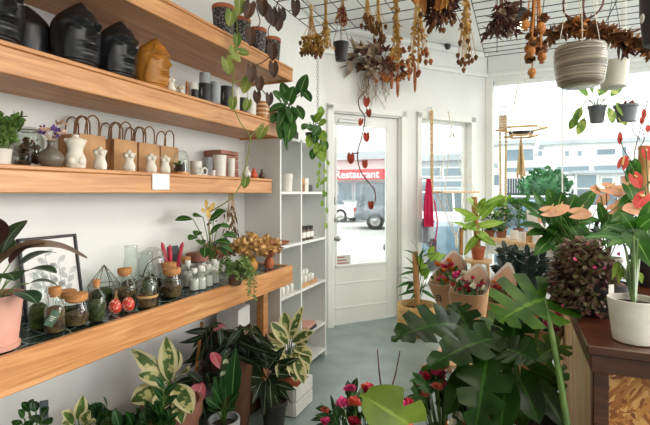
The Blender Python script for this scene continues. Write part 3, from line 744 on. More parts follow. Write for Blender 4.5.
# taupe bud vase with dried flowers
t = thing('bud_vase', 'round taupe bud vase holding dried purple and blush flowers', 'vase', loc_on(51, -1.505, S3Z))
MB().lathe([(.02, 0), (.030, .006), (.0405, .024), (.041, .036), (.033, .054), (.016, .066), (.0115, .074), (.0105, .088), (.014, .094), (.011, .094), (.008, .086), (.008, .07)], 28, cap0=True).build('vase_body', 'taupe_glaze', t, world=False)
st = MB(); pu = MB(); bl = MB()
for k in range(11):
    a = ru(0, 6.28); e = V((.045 * math.cos(a) * ru(.2, 1), .05 * math.sin(a) * ru(.2, 1), ru(.11, .165)))
    st.tube(bez([(0, 0, .07), (e.x * .3, e.y * .3, .1), e], 4), .001, 4)
    mm = pu if k < 5 else bl
    for j in range(9): mm.leaf(e + rdir() * .004, rdir(-.2), rdir(), ru(.012, .02), .006, 'oval', n=3, m=1, cup=.2)
st.build('stems', 'straw', t, world=False); pu.build('purple_flowers', 'flower_purple', t, world=False); bl.build('blush_flowers', 'flower_blush', t, world=False)
# glass dome with a tiny plant
def dome(name, label, loc, r, h, fill, base='oak', grp=None):
    t = thing(name, label, 'terrarium', loc, grp)
    MB().lathe([(r * 1.08, 0), (r * 1.1, .004), (r * 1.08, .012), (r * .9, .0125), (.001, .0125)], 28, cap0=True).build('dome_base', base, t, world=False)
    MB().lathe([(r, .013), (r, h * .55), (r * .93, h * .75), (r * .7, h * .92), (r * .35, h * .99), (.001, h)], 28).build('glass_cover', 'jar_glass', t, world=False)
    MB().lathe([(r * .88, .013), (r * .88, .03), (r * .6, .045), (.001, .05)], 18, wob=lambda a, s: 1 + .08 * math.sin(5 * a)).build('soil_fill', 'soil', t, world=False)
    m = MB()
    for k in range(fill): m.leaf((ru(-.3, .3) * r, ru(-.3, .3) * r, .04), rdir(.3, 1), rdir(), h * ru(.15, .4), h * .05, 'oval', n=4, m=1)
    m.build('mini_plant', 'herb_leaf', t, world=False); return t
dome('glass_dome', 'small glass dome terrarium on the narrow shelf, next to the last kraft bag', loc_on(181, -1.495, S3Z), .037, .118, 14)
# cups, mugs and small jars
def cup(name, label, loc, r, h, mat, group=None, taper=.9, handle=False, cat='cup'):
    t = thing(name, label, cat, loc, group)
    MB().lathe([(r * taper * .9, 0), (r * taper, .003), (r, h), (r * .93, h), (r * taper * .9, .008), (.001, .007)], 24, cap0=True).build('cup_body', mat, t, world=False)
    if handle: MB().tube(bez([(0, -r * .95, h * .78), (0, -r * 1.6, h * .7), (0, -r * 1.6, h * .35), (0, -r * .93, h * .25)], 5), .005, 7).build('handle', mat, t, world=False)
    return t
g = 'pale cups on the narrow shelf'
cup('cup', 'low white cup beside the small glass dome', loc_on(196, -1.535, S3Z), .031, .075, 'cup_white', g)
cup('cup', 'beige tumbler behind the tall white tumblers', loc_on(209, -1.56, S3Z), .029, .105, 'cup_grey', g)
cup('cup', 'wide tall white tumbler on the narrow shelf', loc_on(219.5, -1.51, S3Z), .038, .118, 'cup_white', g, .86)
cup('cup', 'slim white tumbler against the pink crate stack', loc_on(231, -1.50, S3Z), .0225, .107, 'cup_white', g, .9)
# letters X O of white clay
t = thing('clay_letters', 'small white clay letters XO linked on a stand before the beige tumbler', 'ornament', loc_on(202, -1.475, S3Z), None, R(-20))
for k, c in enumerate((-.016, .016)):
    MB().tube([(0, c + .014 * math.cos(a), .021 + .018 * math.sin(a)) for a in [2 * PI * i / 20 for i in range(21)]], .0045, 8, cap=False).build('letter_ring', 'cup_white', t, world=False)
MB().box((-.006, -.034, 0), (.006, .034, .004), .001).build('stand', 'cup_white', t, world=False)
cup('candle_cup', 'tiny white tealight cup before the wide white tumbler', loc_on(213, -1.475, S3Z), .013, .03, 'cup_white', 'pale cups on the narrow shelf')
# pink crates
for k in range(3):
    z = S3Z + .0005 + k * .054
    t = thing('wooden_crate', ['bottom pinkish wooden crate of the stack on the narrow shelf', 'middle pinkish wooden crate of the stack on the narrow shelf', 'top pinkish wooden crate of the stack on the narrow shelf'][k], 'crate', (-1.62, 2.11, z), 'pink crates')
    m = MB()
    for s in (-1, 1):
        for j in range(2): m.box((s * .056 - .005, -.085, .002 + j * .025), (s * .056 + .005, .085, .024 + j * .025), .002)
        m.box((-.05, s * .08 - .005, .002), (.05, s * .08 + .005, .05), .002)
    m.box((-.06, -.084, 0), (.06, .084, .004)).box((-.055, -.08, .047), (.055, .08, .051)).build('slat_box', 'pinkwood', t, smooth=False, world=False)
def small_vase(label, u, x, z, mat, s=1, grp=None):
    t = MB().lathe([(.012 * s, 0), (.02 * s, .01 * s), (.0215 * s, .022 * s), (.014 * s, .036 * s), (.008 * s, .044 * s), (.0085 * s, .055 * s), (.011 * s, .058 * s), (.007 * s, .056 * s), (.005 * s, .04 * s)], 20, cap0=True).build('small_vase', mat)
    t.location = loc_on(u, x, z); return tag(t, label, 'vase', grp)
small_vase('tiny white bud vase at the end of the narrow shelf', 246.5, -1.52, S3Z, 'cup_white', 1.3, 'tiny bud vases')
small_vase('tiny orange red bud vase at the end of the narrow shelf', 254, -1.49, S3Z, 'red_glaze', 1.05, 'tiny bud vases')
small_vase('tiny dark brown bud vase last on the narrow shelf', 262, -1.50, S3Z, 'brown_glaze', 1.05, 'tiny bud vases')
# cups along the second shelf
g = 'pottery on the second shelf'
MB_t = MB().lathe([(.006, 0), (.007, .05), (.0065, .075), (.001, .085)], 12, cap0=True).build('taper_candle', 'amber_glaze'); MB_t.location = loc_on(187, -1.43, S2Z); tag(MB_t, 'short amber taper candle between white candles and black cups', 'candle', g)
cup('cup', 'beige speckled cup behind the amber taper', loc_on(193, -1.47, S2Z), .028, .095, 'cup_white', g)
cup('cup', 'tiny black and white cup in front of the beige speckled one', loc_on(195, -1.41, S2Z), .018, .046, 'cup_black', g)
def moon_cup(label, u, x, z, r, h, mat, moon):
    t = cup('cup', label, loc_on(u, x, z), r, h, mat, g)
    m = MB(); vs = []; n = 10; a0 = R(-62)
    for i in range(n + 1):
        b = -1.2 + 2.4 * i / n
        for rr in (1, .55 + .45 * abs(b) / 1.2):
            aa = a0 - .45 * math.cos(b) * rr * 1.3 + .2; zz = h * .55 + h * .27 * math.sin(b)
            q = r * (.9 + .1 * zz / h) + .0012
            vs.append((q * math.cos(aa), q * math.sin(aa), zz))
    m.add(vs, [(2 * i, 2 * i + 1, 2 * i + 3, 2 * i + 2) for i in range(n)])
    m.build('moon_mark', moon, t, world=False); return t
moon_cup('black cup with a pale crescent mark, lower of the first cup stack', 205, -1.44, S2Z, .036, .10, 'cup_black', 'cup_grey')
cup('cup', 'grey cup stacked upside on the first black crescent cup', loc_on(205, -1.44, S2Z + .1005), .027, .055, 'cup_grey', g, 1.05)
cup('cup', 'grey blue tumbler beside the first black crescent cup', loc_on(215, -1.415, S2Z), .029, .118, 'cup_grey', g)
moon_cup('black cup with a pale crescent mark, second of its kind along the shelf', 226, -1.45, S2Z, .033, .13, 'cup_black', 'cup_grey')
cup('cup', 'white tumbler between black crescent cup and the black mug', loc_on(235, -1.43, S2Z), .028, .12, 'cup_white', g)
cup('mug', 'black mug with a handle on the second shelf', loc_on(242, -1.42, S2Z), .032, .085, 'cup_black', g, .95, True, 'mug')
cup('mug', 'white speckled mug beside the amber striped pot', loc_on(250.5, -1.43, S2Z), .034, .088, 'cup_white', g, .95, True, 'mug')
# amber pot with stripes, pink cachepots at the shelf end
plain('stripe_cream', 'c9a878', 'd8ba90', rough=.4)
t = thing('striped_pot', 'amber pot with cream stripes near the end of the second shelf', 'pot', loc_on(262, -1.425, S2Z), g)
t.scale = (1.15, 1.15, 1.3)
MB().lathe([(.032, 0), (.037, .004), (.042, .08), (.038, .08), (.034, .01), (.001, .009)], 28, cap0=True).build('pot_body', 'amber_glaze', t, world=False)
m = MB()
for z in (.022, .042, .062): m.lathe([(.0376 + z * .055, z), (.0378 + z * .055 + .0006, z + .004), (.0376 + z * .055 + .0005, z + .008)], 28)
m.build('stripes', 'stripe_cream', t, world=False)
cup('planter_pot', 'pale pink pot standing last on the second shelf', loc_on(274.5, -1.44, S2Z), .036, .1, 'flower_blush', g, .85, False, 'pot')
# speckled pots on the top shelf
p0 = thing('speckled_pot', 'dark speckled pot with terracotta rim, widest and first on the top shelf', 'pot', (-1.40, 1.84, S1Z), 'dark speckled pots')
MB().lathe([(.042, 0), (.046, .004), (.058, .155), (.0585, .165), (.054, .165), (.052, .15), (.001, .148)], 28, cap0=True).build('pot_body', 'terrazzo_dark', p0, world=False)
MB().lathe([(.0586, .158), (.0605, .16), (.0605, .178), (.058, .181), (.053, .18), (.053, .16)], 28).build('rim', 'terracotta', p0, world=False)
for y, s, lb in ((1.99, .95, 'dark speckled pot with terracotta rim, second on the top shelf'), (2.155, .95, 'dark speckled pot with terracotta rim, third on the top shelf'), (2.32, .95, 'dark speckled pot with terracotta rim, last at the top shelf end')): copy_tree(p0, None, (-1.40, y, S1Z), 0, lb, None, s)
# ---------------------------------------------------------------- jars, terrariums and plants on the deep lower shelf
plain('cork', 'a9713f', 'c48d58', rough=.85, scale=70, bmp=.2)
plain('pink_plastic', 'd39a88', 'dba695', rough=.5)
plain('egg_red', 'c23a24', 'e6d2c0', rough=.35, scale=130, detail=0, lo=.6, hi=.64)
plain('moss_dark', '1c2410', '4a5526', rough=.95, scale=70, bmp=.8)
plain('print_paper', 'dcdcda', 'e8e8e6', rough=.7)
plain('print_ink', 'a9adae', 'c4c7c6', rough=.7, scale=14)
plain('tag_green', '4f6e5a', '5d7b66', rough=.7)
plain('tag_white', 'e3e1dc', 'ecebe6', rough=.7)
plain('taper_pink', 'c22848', 'cf3656', rough=.5)
plain('leaf_litter', '2a1c10', '6a5430', rough=.95, scale=45, bmp=.6)
plain('card_grey', '4a5257', '5a6267', rough=.6)
plain('resin_clear', 'c9c8c2', 'dcdad3', rough=.2, scale=20)
plain('dry_tan', 'c79a5c', 'e2bd84', rough=.85, scale=18)
plain('dry_pink', 'b87a5c', 'd09a78', rough=.85, scale=18)
plain('dry_blue', '59648a', '7a84a5', rough=.85, scale=18)
plain('mustard', 'a9701c', 'c48b2c', rough=.4)
leafmat('calathea_leaf', '28402c', '3d5a3a', rib='7fa07a', rough=.3, under='3c2420')
leafmat('mid_leaf', '264c20', '3f6c2c', rib='8fb070', rough=.3)
leafmat('fine_leaf', '6a8a4a', '9ab072', rough=.5)
def on4(u, v): return Qz(u, v, LZ)
def px(w, loc):                                    # a width in the photo as metres at loc
    d = (V(loc) - V((0, 0, CAM_H))).dot(FWD); return w * d / FPX
def jar(name, label, u, v, wpx_, hpx, fill='leaf_litter', neck=.6, cork=True, corkh=.16, body=.8, shape='jar', grp=None, fillh=.55, cat='jar', cm='cork', at=None):
    loc = V((*at, LZ)) if at else on4(u, v); r = px(wpx_, loc) / 2; h = px(hpx, loc); loc = loc if at else loc + V((-r * .75, r * .4, 0)); b = h * body
    t = thing(name, label, cat, loc, grp)
    nr = r * neck
    if shape == 'round': pr = [(r * .6, 0), (r * .85, b * .08), (r, b * .4), (r * .92, b * .7), (nr, b * .93), (nr, b)]
    elif shape == 'flask': pr = [(r * .9, 0), (r, b * .06), (r * .95, b * .15), (nr, b * .8), (nr, b)]
    elif shape == 'bottle': pr = [(r * .9, 0), (r, b * .05), (r, b * .62), (r * .8, b * .75), (nr, b * .86), (nr, b)]
    else: pr = [(r * .9, 0), (r, b * .05), (r, b * .82), (nr, b * .94), (nr, b)]
    MB().lathe(pr, 24, cap0=True).build('jar_body', 'jar_glass', t, world=False)
    if fill:
        fp = [(x * .93, max(z, .003)) for x, z in pr if z < b * fillh] 
        last = fp[-1][0]; fp += [(last * .97, b * fillh), (last * .5, b * (fillh + .06)), (.001, b * (fillh + .04))]
        MB().lathe([(.001, .003)] + fp, 20, wob=lambda a, s: 1 - .04 * abs(math.sin(3 * a + 7 * s))).build('filling', fill, t, world=False)
    if cork: MB().lathe([(nr * .8, b * .93), (nr * .92, b), (nr * 1.08, b + .001), (nr * 1.15, b + h * corkh * .9), (nr * 1.02, b + h * corkh), (.001, b + h * corkh)], 20).build('cork_stopper', cm, t, world=False)
    else: MB().lathe([(nr, b), (nr * 1.12, b + .002), (nr * 1.1, b + .006), (nr * .9, b + .005), (nr * .92, b)], 24).build('rim', 'jar_glass', t, world=False)
    return t
def swing_tag(parent, at, w, h, mat, rot=(0, 0, 0), name='paper_tag', mark=None):
    M = Matrix.Translation(at) @ Matrix.Rotation(rot[2], 4, 'Z') @ Matrix.Rotation(rot[1], 4, 'Y') @ Matrix.Rotation(rot[0], 4, 'X')
    o = MB().box((-.0008, -w / 2, -h), (.0008, w / 2, 0), M=M).build(name, mat, parent, smooth=False, world=False)
    if mark:
        f = MB()
        for k in range(3): f.box((-.0012, -w * (.3 - .05 * k), -h * (.35 + .12 * k) - h * .06), (.0012, w * (.3 - .05 * k), -h * (.35 + .12 * k)), M=M)
        f.build('tag_print', mark, o, smooth=False, world=False)
    return o
g = 'glass jars and terrariums on the lower shelf'
# pink pot with broad dark leaves at the left edge
loc = V((-1.405, .765, LZ))
t = thing('potted_plant', 'broad leaved dark plant in a pink pot at the left end of the lower shelf', 'plant', loc)
MB().lathe([(.046, 0), (.062, .004), (.064, .018), (.058, .020), (.0585, .024), (.071, .155), (.0735, .156), (.0735, .164), (.067, .164), (.066, .145), (.001, .143)], 36, cap0=True).build('pot', 'pink_plastic', t, world=False)
MB().lathe([(.001, .146), (.066, .1455)], 24).build('soil', 'soil', t, world=False)
m = MB()
for k, (x, z) in enumerate(((-.012, .006), (-.006, .002), (0, .007), (.005, .001), (.011, .005))): m.box((-.001, x - .002, z - .001), (.0015, x + .003, z + .0015))
MM = Matrix.Rotation(R(-46), 4, 'Z') @ Matrix.Translation((.0672, 0, .125)); m.v = [MM @ p for p in m.v]; m.build('pot_mark', 'soil', t, smooth=False, world=False)
L = [((.005, -.01, .15), (.1, -.02, .12), .12, .042, 1.3), ((0, .01, .15), (.02, .09, .15), .12, .04, 1.2), ((.01, 0, .15), (.09, .06, .12), .11, .042, 1.3), ((-.02, 0, .15), (-.05, .05, .19), .10, .045, .9), ((0, -.02, .15), (.06, -.08, .12), .12, .045, 1.1), ((0, 0, .15), (-.02, -.05, .19), .10, .042, .9), ((.01, .02, .15), (.05, .10, .06), .09, .036, 1.2), ((.02, 0, .15), (.10, .02, .04), .09, .036, 1.0), ((0, 0, .15), (.03, -.03, .26), .13, .05, .7), ((-.01, 0, .15), (.0, .05, .24), .12, .045, .8), ((0, 0, .15), (.06, .04, .18), .12, .045, 1.1)]
st, lf = MB(), MB()
for p, d, ln, w, dr in L:
    d = V(d); e = V(p) + d * .55; st.tube(bez([p, V(p).lerp(e, .5) + V((0, 0, .015)), e], 4), .0022, 5)
    lf.leaf(e, (d.normalized() + V((0, 0, -.2))), V((0, 0, 1)), ln, w, 'oval', droop=dr, fold=.12, n=10, m=2)
st.build('stems', 'fine_leaf', t, world=False); lf.build('foliage', 'calathea_leaf', t, world=False)
a, b_, c_ = Q(-6, 266, 1.28), Q(30, 243, 1.30), Q(87, 257, 1.42)
lm = MB(); pts = bez([loc + V((0, 0, .15)), a, Q(20, 247, 1.29), Q(45, 243.5, 1.31), Q(66, 247, 1.36), c_], 6)
for i in range(len(pts) - 1):
    pass
n = len(pts); vs = []; uv = []
for i, p in enumerate(pts):
    tt = i / (n - 1); w = .011 * math.sin(PI * tt ** .8) ** .7 + .001; dd = (pts[min(i + 1, n - 1)] - pts[max(i - 1, 0)]).normalized(); sd = dd.cross(V((.6, -.6, .35))).normalized()
    for q in (-1, -.5, 0, .5, 1): vs.append(p + sd * w * q - V((0, 0, .006 * (1 - q * q)))); uv.append((.5 + q / 2, tt))
lm.add(vs, [(i * 5 + j, i * 5 + j + 1, i * 5 + j + 6, i * 5 + j + 5) for i in range(n - 1) for j in range(4)], uv)
leafmat('brown_leaf', '5b4636', '78604a', rib='8f7860', rough=.4)
tag(lm.build('arching_leaf', 'brown_leaf', t), 'long brown arching leaf')
# framed print leaning on the wall
t = thing('framed_print', 'black framed grey botanical print leaning against the wall on the lower shelf', 'picture', V((-1.63, 1.10, LZ)))
FL = Matrix.Translation((.0, 0, 0)) @ Matrix.Rotation(R(-10), 4, 'Y')
y0, y1, hh = -.115, .115, .295
m = MB()
for lo, hi in (((0, y0, 0), (.014, y0 + .011, hh)), ((0, y1 - .011, 0), (.014, y1, hh)), ((0, y0, 0), (.014, y1, .011)), ((0, y0, hh - .011), (.014, y1, hh))): m.box(lo, hi, .002, M=FL)
m.build('picture_frame', 'black_metal', t, smooth=False, world=False)
pr = MB().box((.002, y0 + .01, .01), (.006, y1 - .01, hh - .01), M=FL).build('print_sheet', 'print_paper', t, smooth=False, world=False)
m = MB()
for k, (yy, hgt) in enumerate(((-.06, .16), (-.02, .22), (.03, .19), (.07, .14))):
    b0 = V((.0065, yy * .4, .03)); e = V((.0065, yy, hgt)); m.tube([FL @ p for p in bez([b0, (b0 + e) / 2 + V((0, .01, 0)), e], 5)], .0014, 4)
    for j in range(5): q = b0.lerp(e, .4 + .15 * j); m.leaf(FL @ q, FL.to_3x3() @ V((0, (-1) ** j * .8, .6)), FL.to_3x3() @ V((1, 0, 0)), .04, .011, 'oval', droop=0, fold=0, n=5, m=1)
m.build('drawn_stems', 'print_ink', pr, world=False)
# the crowded glass
jar('glass_vessel', 'clear glass vessel with a leafy cutting right behind the pink pot', 39, 330, 18, 55, 'moss', .5, False, 0, 1.0, 'bottle', g, .4, 'vase')
q = jar('cork_bottle', 'tall moss filled cork bottle with a green paper tag', 56, 334, 19, 46, 'leaf_litter', .55, True, .16, .84, 'bottle', g, .62)
swing_tag(q, V((.026, -.012, .075)), .026, .052, 'tag_green', (R(-28), 0, R(-40)), mark='tag_white')
jar('cork_jar', 'squat round jar with a wide cork lid beside the green tag', 78, 328, 26, 33, 'leaf_litter', .72, True, .22, .78, 'round', g, .5)
jar('cork_jar', 'small cork jar peeking out behind the squat round one', 66, 312, 20, 30, 'moss_dark', .8, True, .2, .8, 'jar', g, .5, at=(-1.495, 1.05))
jar('cork_bottle', 'moss bottle with narrow cork neck, left of the red speckled eggs', 98, 323, 19, 42, 'moss_dark', .34, True, .14, .86, 'round', g, .55)
for u, v, lb in ((115, 315, 'red speckled egg with white dots, nearer the moss bottle'), (128.5, 312.5, 'red speckled egg with white dots, nearer the egg shaped cloche')):
    p = on4(u, v) + V((-.012, .01, 0)); e = MB().lathe([(.001, 0), (.012, .002), (.021, .012), (.0235, .024), (.0205, .04), (.012, .053), (.001, .057)], 22).build('speckled_egg', 'egg_red'); e.location = p; tag(e, lb, 'ornament', 'red speckled eggs')
q = jar('cork_jar', 'cork jar with a kraft paper tag behind the red speckled eggs', 121, 302, 25, 36, 'leaf_litter', .48, True, .16, .84, 'round', g, .5, at=(-1.49, 1.30))
swing_tag(q, V((.02, -.03, .062)), .05, .042, 'kraft', (R(-8), 0, R(-35)))
# egg shaped cloche
p = on4(149, 308) + V((-.03, .02, 0))
t = thing('glass_cloche', 'egg shaped clear cloche over soil, beside the red speckled eggs', 'terrarium', p, g)
MB().lathe([(.037, 0), (.041, .004), (.041, .05), (.04, .07), (.034, .096), (.022, .114), (.010, .121), (.001, .123)], 28).build('glass_cover', 'jar_glass', t, world=False)
MB().lathe([(.001, .001), (.036, .002), (.038, .044), (.03, .052), (.001, .056)], 20).build('soil_fill', 'leaf_litter', t, world=False)
MB().lathe([(.0412, .038), (.0420, .040), (.0420, .046), (.0412, .048)], 28).build('string_band', 'straw', t, world=False)
# faceted terrarium and others behind
p = on4(95, 300)
t = thing('faceted_terrarium', 'faceted glass house terrarium with dark wire edges beside the framed print', 'terrarium', V((-1.612, 1.30, LZ)), g)
pts = [V((x, y, z)) for z, r in ((0, .05), (.07, .062)) for x, y in [(r * math.cos(R(60 * k)), r * math.sin(R(60 * k))) for k in range(6)]] + [V((0, 0, .155))]
m = MB(); w = MB(); m.add(pts, [(k, (k + 1) % 6, 6 + (k + 1) % 6, 6 + k) for k in range(6)] + [(6 + k, 6 + (k + 1) % 6, 12) for k in range(6)])
for k in range(6):
    for a, b in ((k, (k + 1) % 6), (k, 6 + k), (6 + k, 6 + (k + 1) % 6), (6 + k, 12)): w.tube([pts[a], pts[b]], .0016, 5)
m.build('glass_panes', 'jar_glass', t, smooth=False, world=False); w.build('wire_edges', 'brown_glaze', t, world=False)
MB().lathe([(.001, .001), (.045, .002), (.05, .04), (.02, .055), (.001, .055)], 14, wob=lambda a, s: 1 + .06 * math.sin(4 * a)).build('soil_fill', 'moss', t, world=False)
jar('glass_carafe', 'clear open carafe standing behind the kraft tagged jar', 113, 294, 22, 48, 'leaf_litter', .55, False, 0, 1, 'flask', g, .25, 'vase', at=(-1.60, 1.43))
jar('glass_flask', 'conical open flask terrarium behind the egg shaped cloche', 146, 293, 28, 44, 'moss_dark', .5, False, 0, 1, 'flask', g, .3, 'terrarium', at=(-1.50, 1.42))
p = on4(128, 291); dome('bell_dome', 'largest bell shaped glass dome at the back by the wall', V((-1.605, 1.56, LZ)), .066, .20, 10, grp=g)
t = MB(); p = V((-1.605, 1.56, LZ)); tw = MB().tube(bez([p + V((-.03, -.04, .04)), p + V((-.01, -.02, .12)), p + V((.01, .03, .15)), p + V((.0, .05, .14))], 6), [.004, .002], 6)
cl_ = [o for o in COL.objects if o.name.startswith('bell_dome')][0]
tw.build('twig', 'bark', cl_)
q = jar('cork_jar', 'short cork jar with a white paper tag near the shelf edge', 175, 299, 22, 30, 'leaf_litter', .72, True, .2, .8, 'round', g, .5)
swing_tag(q, V((.03, .022, .05)), .016, .045, 'tag_white', (R(-25), 0, R(-20)), mark='card_grey')
jar('cork_jar', 'second short cork jar directly behind the white tagged one', 167, 288, 17, 29, 'leaf_litter', .75, True, .2, .8, 'jar', g, .5, at=(-1.49, 1.548))
jar('cork_bottle', 'narrow clear cork bottle in front of the grey card', 180, 282, 10, 28, 'resin_clear', .8, True, .2, .8, 'jar', g, .4, at=(-1.525, 1.70))
# pink taper bundles
p = on4(158, 283); p = V((-1.60, 1.685, LZ))
t = thing('taper_holder', 'clear tumbler holding three pink taper candles', 'candle holder', p)
MB().lathe([(.022, 0), (.026, .003), (.028, .075), (.0265, .075), (.024, .006), (.001, .005)], 20, cap0=True).build('tumbler', 'jar_glass', t, world=False)
for k, (x, y, l) in enumerate(((-.02, -.05, .215), (.0, -.018, .20), (.005, .07, .205))):
    e = V((x, y, l)); MB().tube([V((x * .2, y * .2, .008)), e * .92, e], [.0105, .0095, .003], 10).build('taper_candle', 'taper_pink', t, world=False)
# cards
for y, x, h, w, mt_, lb in ((1.77, -1.655, .18, .062, 'card_grey', 'grey booklet card standing behind the pink tapers'), (1.835, -1.63, .175, .075, 'tag_white', 'white booklet card standing beside the grey card')):
    M = Matrix.Translation((x, y, LZ)) @ Matrix.Rotation(R(-8), 4, 'Y') @ Matrix.Rotation(R(-12), 4, 'Z')
    o = tag(MB().box((0, -w / 2, 0), (.006, w / 2, h), .0005, M=M).build('booklet', mt_, None, smooth=False), lb, 'card', 'booklet cards')
MBm = MB().box((.0062, -.004, .11), (.0072, .005, .135), M=M)
MBm.build('printed_mark', 'card_grey', o, smooth=False)
# wooden lid jar, resin jars, little glass figures
jar('wide_jar', 'clear jar with a wide wooden lid between the cards and white plant pot', 198, 283, 21, 28, 'resin_clear', .9, True, .3, .7, 'jar', g, .7, cm='pinkwood', at=(-1.545, 1.81))
for k, (u, v, h, lb) in enumerate(((189.5, 287, 26, 'small clear diffuser bottle under the white card'), (196, 291, 22, 'second small clear diffuser bottle, before the wooden lid jar'), (203, 290, 24, 'third small clear bottle, beside the trailing plant'), (210, 287, 22, 'fourth small clear bottle, beside the trailing plant'), (216, 284, 24, 'fifth small clear bottle, nearest the trailing plant'))):
    jar('small_bottle', lb, u, v, 11, h, 'resin_clear', .45, True, .18, .82, 'bottle', 'small clear bottles', .6, 'bottle', 'tag_white')
for u, v, lb in ((188, 262, 'upright white price card behind the clear diffuser bottles'), (211, 268, 'upright white price card before the leafy plant pot')):
    p = V((-1.5, uy(u, -1.5), LZ)); o = MB().box((-.001, -.02, 0), (.001, .02, .07)).build('price_card', 'tag_white', None, smooth=False); o.location = p; o.rotation_euler = (0, 0, R(-30)); tag(o, lb, 'card')
# leafy plant in white pot
p = V((-1.56, uy(211, -1.56), LZ))
t = thing('potted_philodendron', 'leafy green philodendron in a white pot under the third shelf', 'plant', p)
MB().lathe([(.034, 0), (.038, .003), (.045, .085), (.041, .085), (.038, .07), (.001, .068)], 24, cap0=True).build('pot', 'cup_white', t, world=False)
st, lf = MB(), MB()
for u, v, x, l, w, dx in ((193, 219, -1.55, .10, .026, (-.2, -.9, .2)), (203, 217, -1.53, .09, .028, (.2, -.8, .3)), (214, 214, -1.55, .08, .024, (.3, .5, .3)), (199, 231, -1.5, .07, .024, (.4, -.7, 0)), (218, 226, -1.5, .08, .022, (.5, .6, .1)), (222, 236, -1.48, .10, .028, (.5, .8, .1)), (205, 247, -1.48, .09, .028, (.5, -.6, -.2)), (217, 248, -1.48, .08, .025, (.5, .5, -.3)), (210, 235, -1.5, .09, .024, (.4, 0, .5)), (227, 234, -1.5, .08, .02, (.4, .9, .1)), (200, 240, -1.48, .09, .027, (.5, -.5, .1)), (214, 242, -1.46, .09, .027, (.6, .2, .1)), (209, 222, -1.52, .1, .026, (.5, .2, .6)), (220, 246, -1.46, .09, .024, (.5, .6, -.2)), (196, 236, -1.5, .08, .024, (.3, -.8, .1)), (208, 226, -1.55, .1, .026, (.4, -.2, .3))):
    e = Q(u, v, x / ray(u, v).x); st.tube(bez([p + V((0, 0, .07)), (p + e) / 2 + V((0, 0, .06)), e], 5), .0025, 5)
    lf.leaf(e, dx, V((.5, -.4, 1)), l, w, 'oval', droop=.6, fold=.15, n=8)
st.build('stems', 'fine_leaf', t); lf.build('foliage', 'mid_leaf', t)
leafmat('orchid_yellow', 'b88f3c', 'd8b868', rough=.5)
m = MB(); e = Q(207, 210, -1.5 / ray(207, 210).x)
for k in range(6): m.leaf(e + rdir() * .01, V((.5, math.cos(k), math.sin(k))), V((1, -.3, .3)), .055, .014, 'oval', droop=.4, n=6)
m.tube(bez([p + V((0, 0, .07)), p + V((.01, -.01, .17)), e], 5), .002, 5)
tag(m.build('yellow_leaves', 'orchid_yellow', t), 'yellowing curled top leaves')
# trailing fine leaved plant hanging over the shelf edge
p = on4(240, 287) + V((-.05, .03, 0))
t = thing('trailing_plant', 'fine leaved trailing plant spilling over the lower shelf edge', 'plant', p)
MB().lathe([(.028, 0), (.031, .003), (.037, .06), (.033, .06), (.031, .05), (.001, .049)], 20, cap0=True).build('pot', 'brown_glaze', t, world=False)
st, lf = MB(), MB()
for k in range(64):
    a = ru(-2.0, 2.0) - .5; ra = ru(.02, .075); e = V((ra * math.cos(a), ra * math.sin(a), ru(.06, .11)))
    dz_ = ru(-.05, .05) if k > 8 else ru(-.14, -.06)
    if k <= 8: ra = .075; e = V((.068 + ru(0, .02), ru(-.03, .05), .06))
    pts = bez([(0, 0, .055), e + V((0, 0, ru(.0, .035))), e + V((e.x * .15, e.y * .15, dz_))], 7); st.tube(pts, .0009, 4, cap=False)
    for i in range(4, len(pts)):
        for s in (-1, 1): lf.leaf(pts[i], rdir(-.6, .6), rdir(.2, 1), ru(.010, .018), ru(.0045, .007), 'oval', n=3, m=1)
st.build('stems', 'fine_leaf', t, world=False); lf.build('foliage', 'fine_leaf', t, world=False)
# dried flowers in blue and pink, mustard vase, dried straw posy
def posy(name, label, loc, mat_vase, vr, vh, groups, spread, top, cat='dried flowers'):
    t = thing(name, label, cat, loc)
    MB().lathe([(vr * .7, 0), (vr, vh * .3), (vr * .95, vh * .6), (vr * .6, vh * .9), (vr * .7, vh), (vr * .55, vh), (vr * .5, vh * .9)], 24, cap0=True).build('vase_body', mat_vase, t, world=False)
    st = MB()
    for nm, mt_, n_, r_ in groups:
        m = MB()
        for k in range(n_):
            a = ru(0, 6.28); q = math.sqrt(RND.random()) * spread; e = V((q * math.cos(a), q * math.sin(a), vh + top * (.42 + ru(-.45, .5) * math.sqrt(max(.05, 1 - (q / spread) ** 2)))))
            st.tube([(0, 0, vh * .8), e], .0009, 4, cap=False)
            for j in range(12): m.leaf(e, rdir(-.4, 1), rdir(), r_ * ru(.7, 1.2), r_ * .28, 'oval', n=3, m=1, droop=.6)
        m.build(nm, mt_, t, world=False)
    st.build('stems', 'straw', t, world=False); return t
posy('dried_posy', 'dried posy of blue and pink flowers beside the leafy philodendron', V((-1.60, 2.08, LZ)), 'cup_white', .035, .07, (('blue_flowers', 'dry_blue', 14, .028), ('pink_flowers', 'dry_pink', 18, .036)), .1, .13)
posy('straw_posy', 'bushy tan straw flowers in a mustard vase near the shelf end', V((-1.43, 2.13, LZ)), 'mustard', .045, .085, (('straw_flowers', 'dry_tan', 44, .04),), .095, .14)
posy('straw_posy', 'second tan dried posy at the very end of the lower shelf', V((-1.40, 2.29, LZ)), 'terracotta', .03, .07, (('straw_flowers', 'dry_tan', 26, .04), ('pink_flowers', 'dry_pink', 6, .034)), .06, .13)
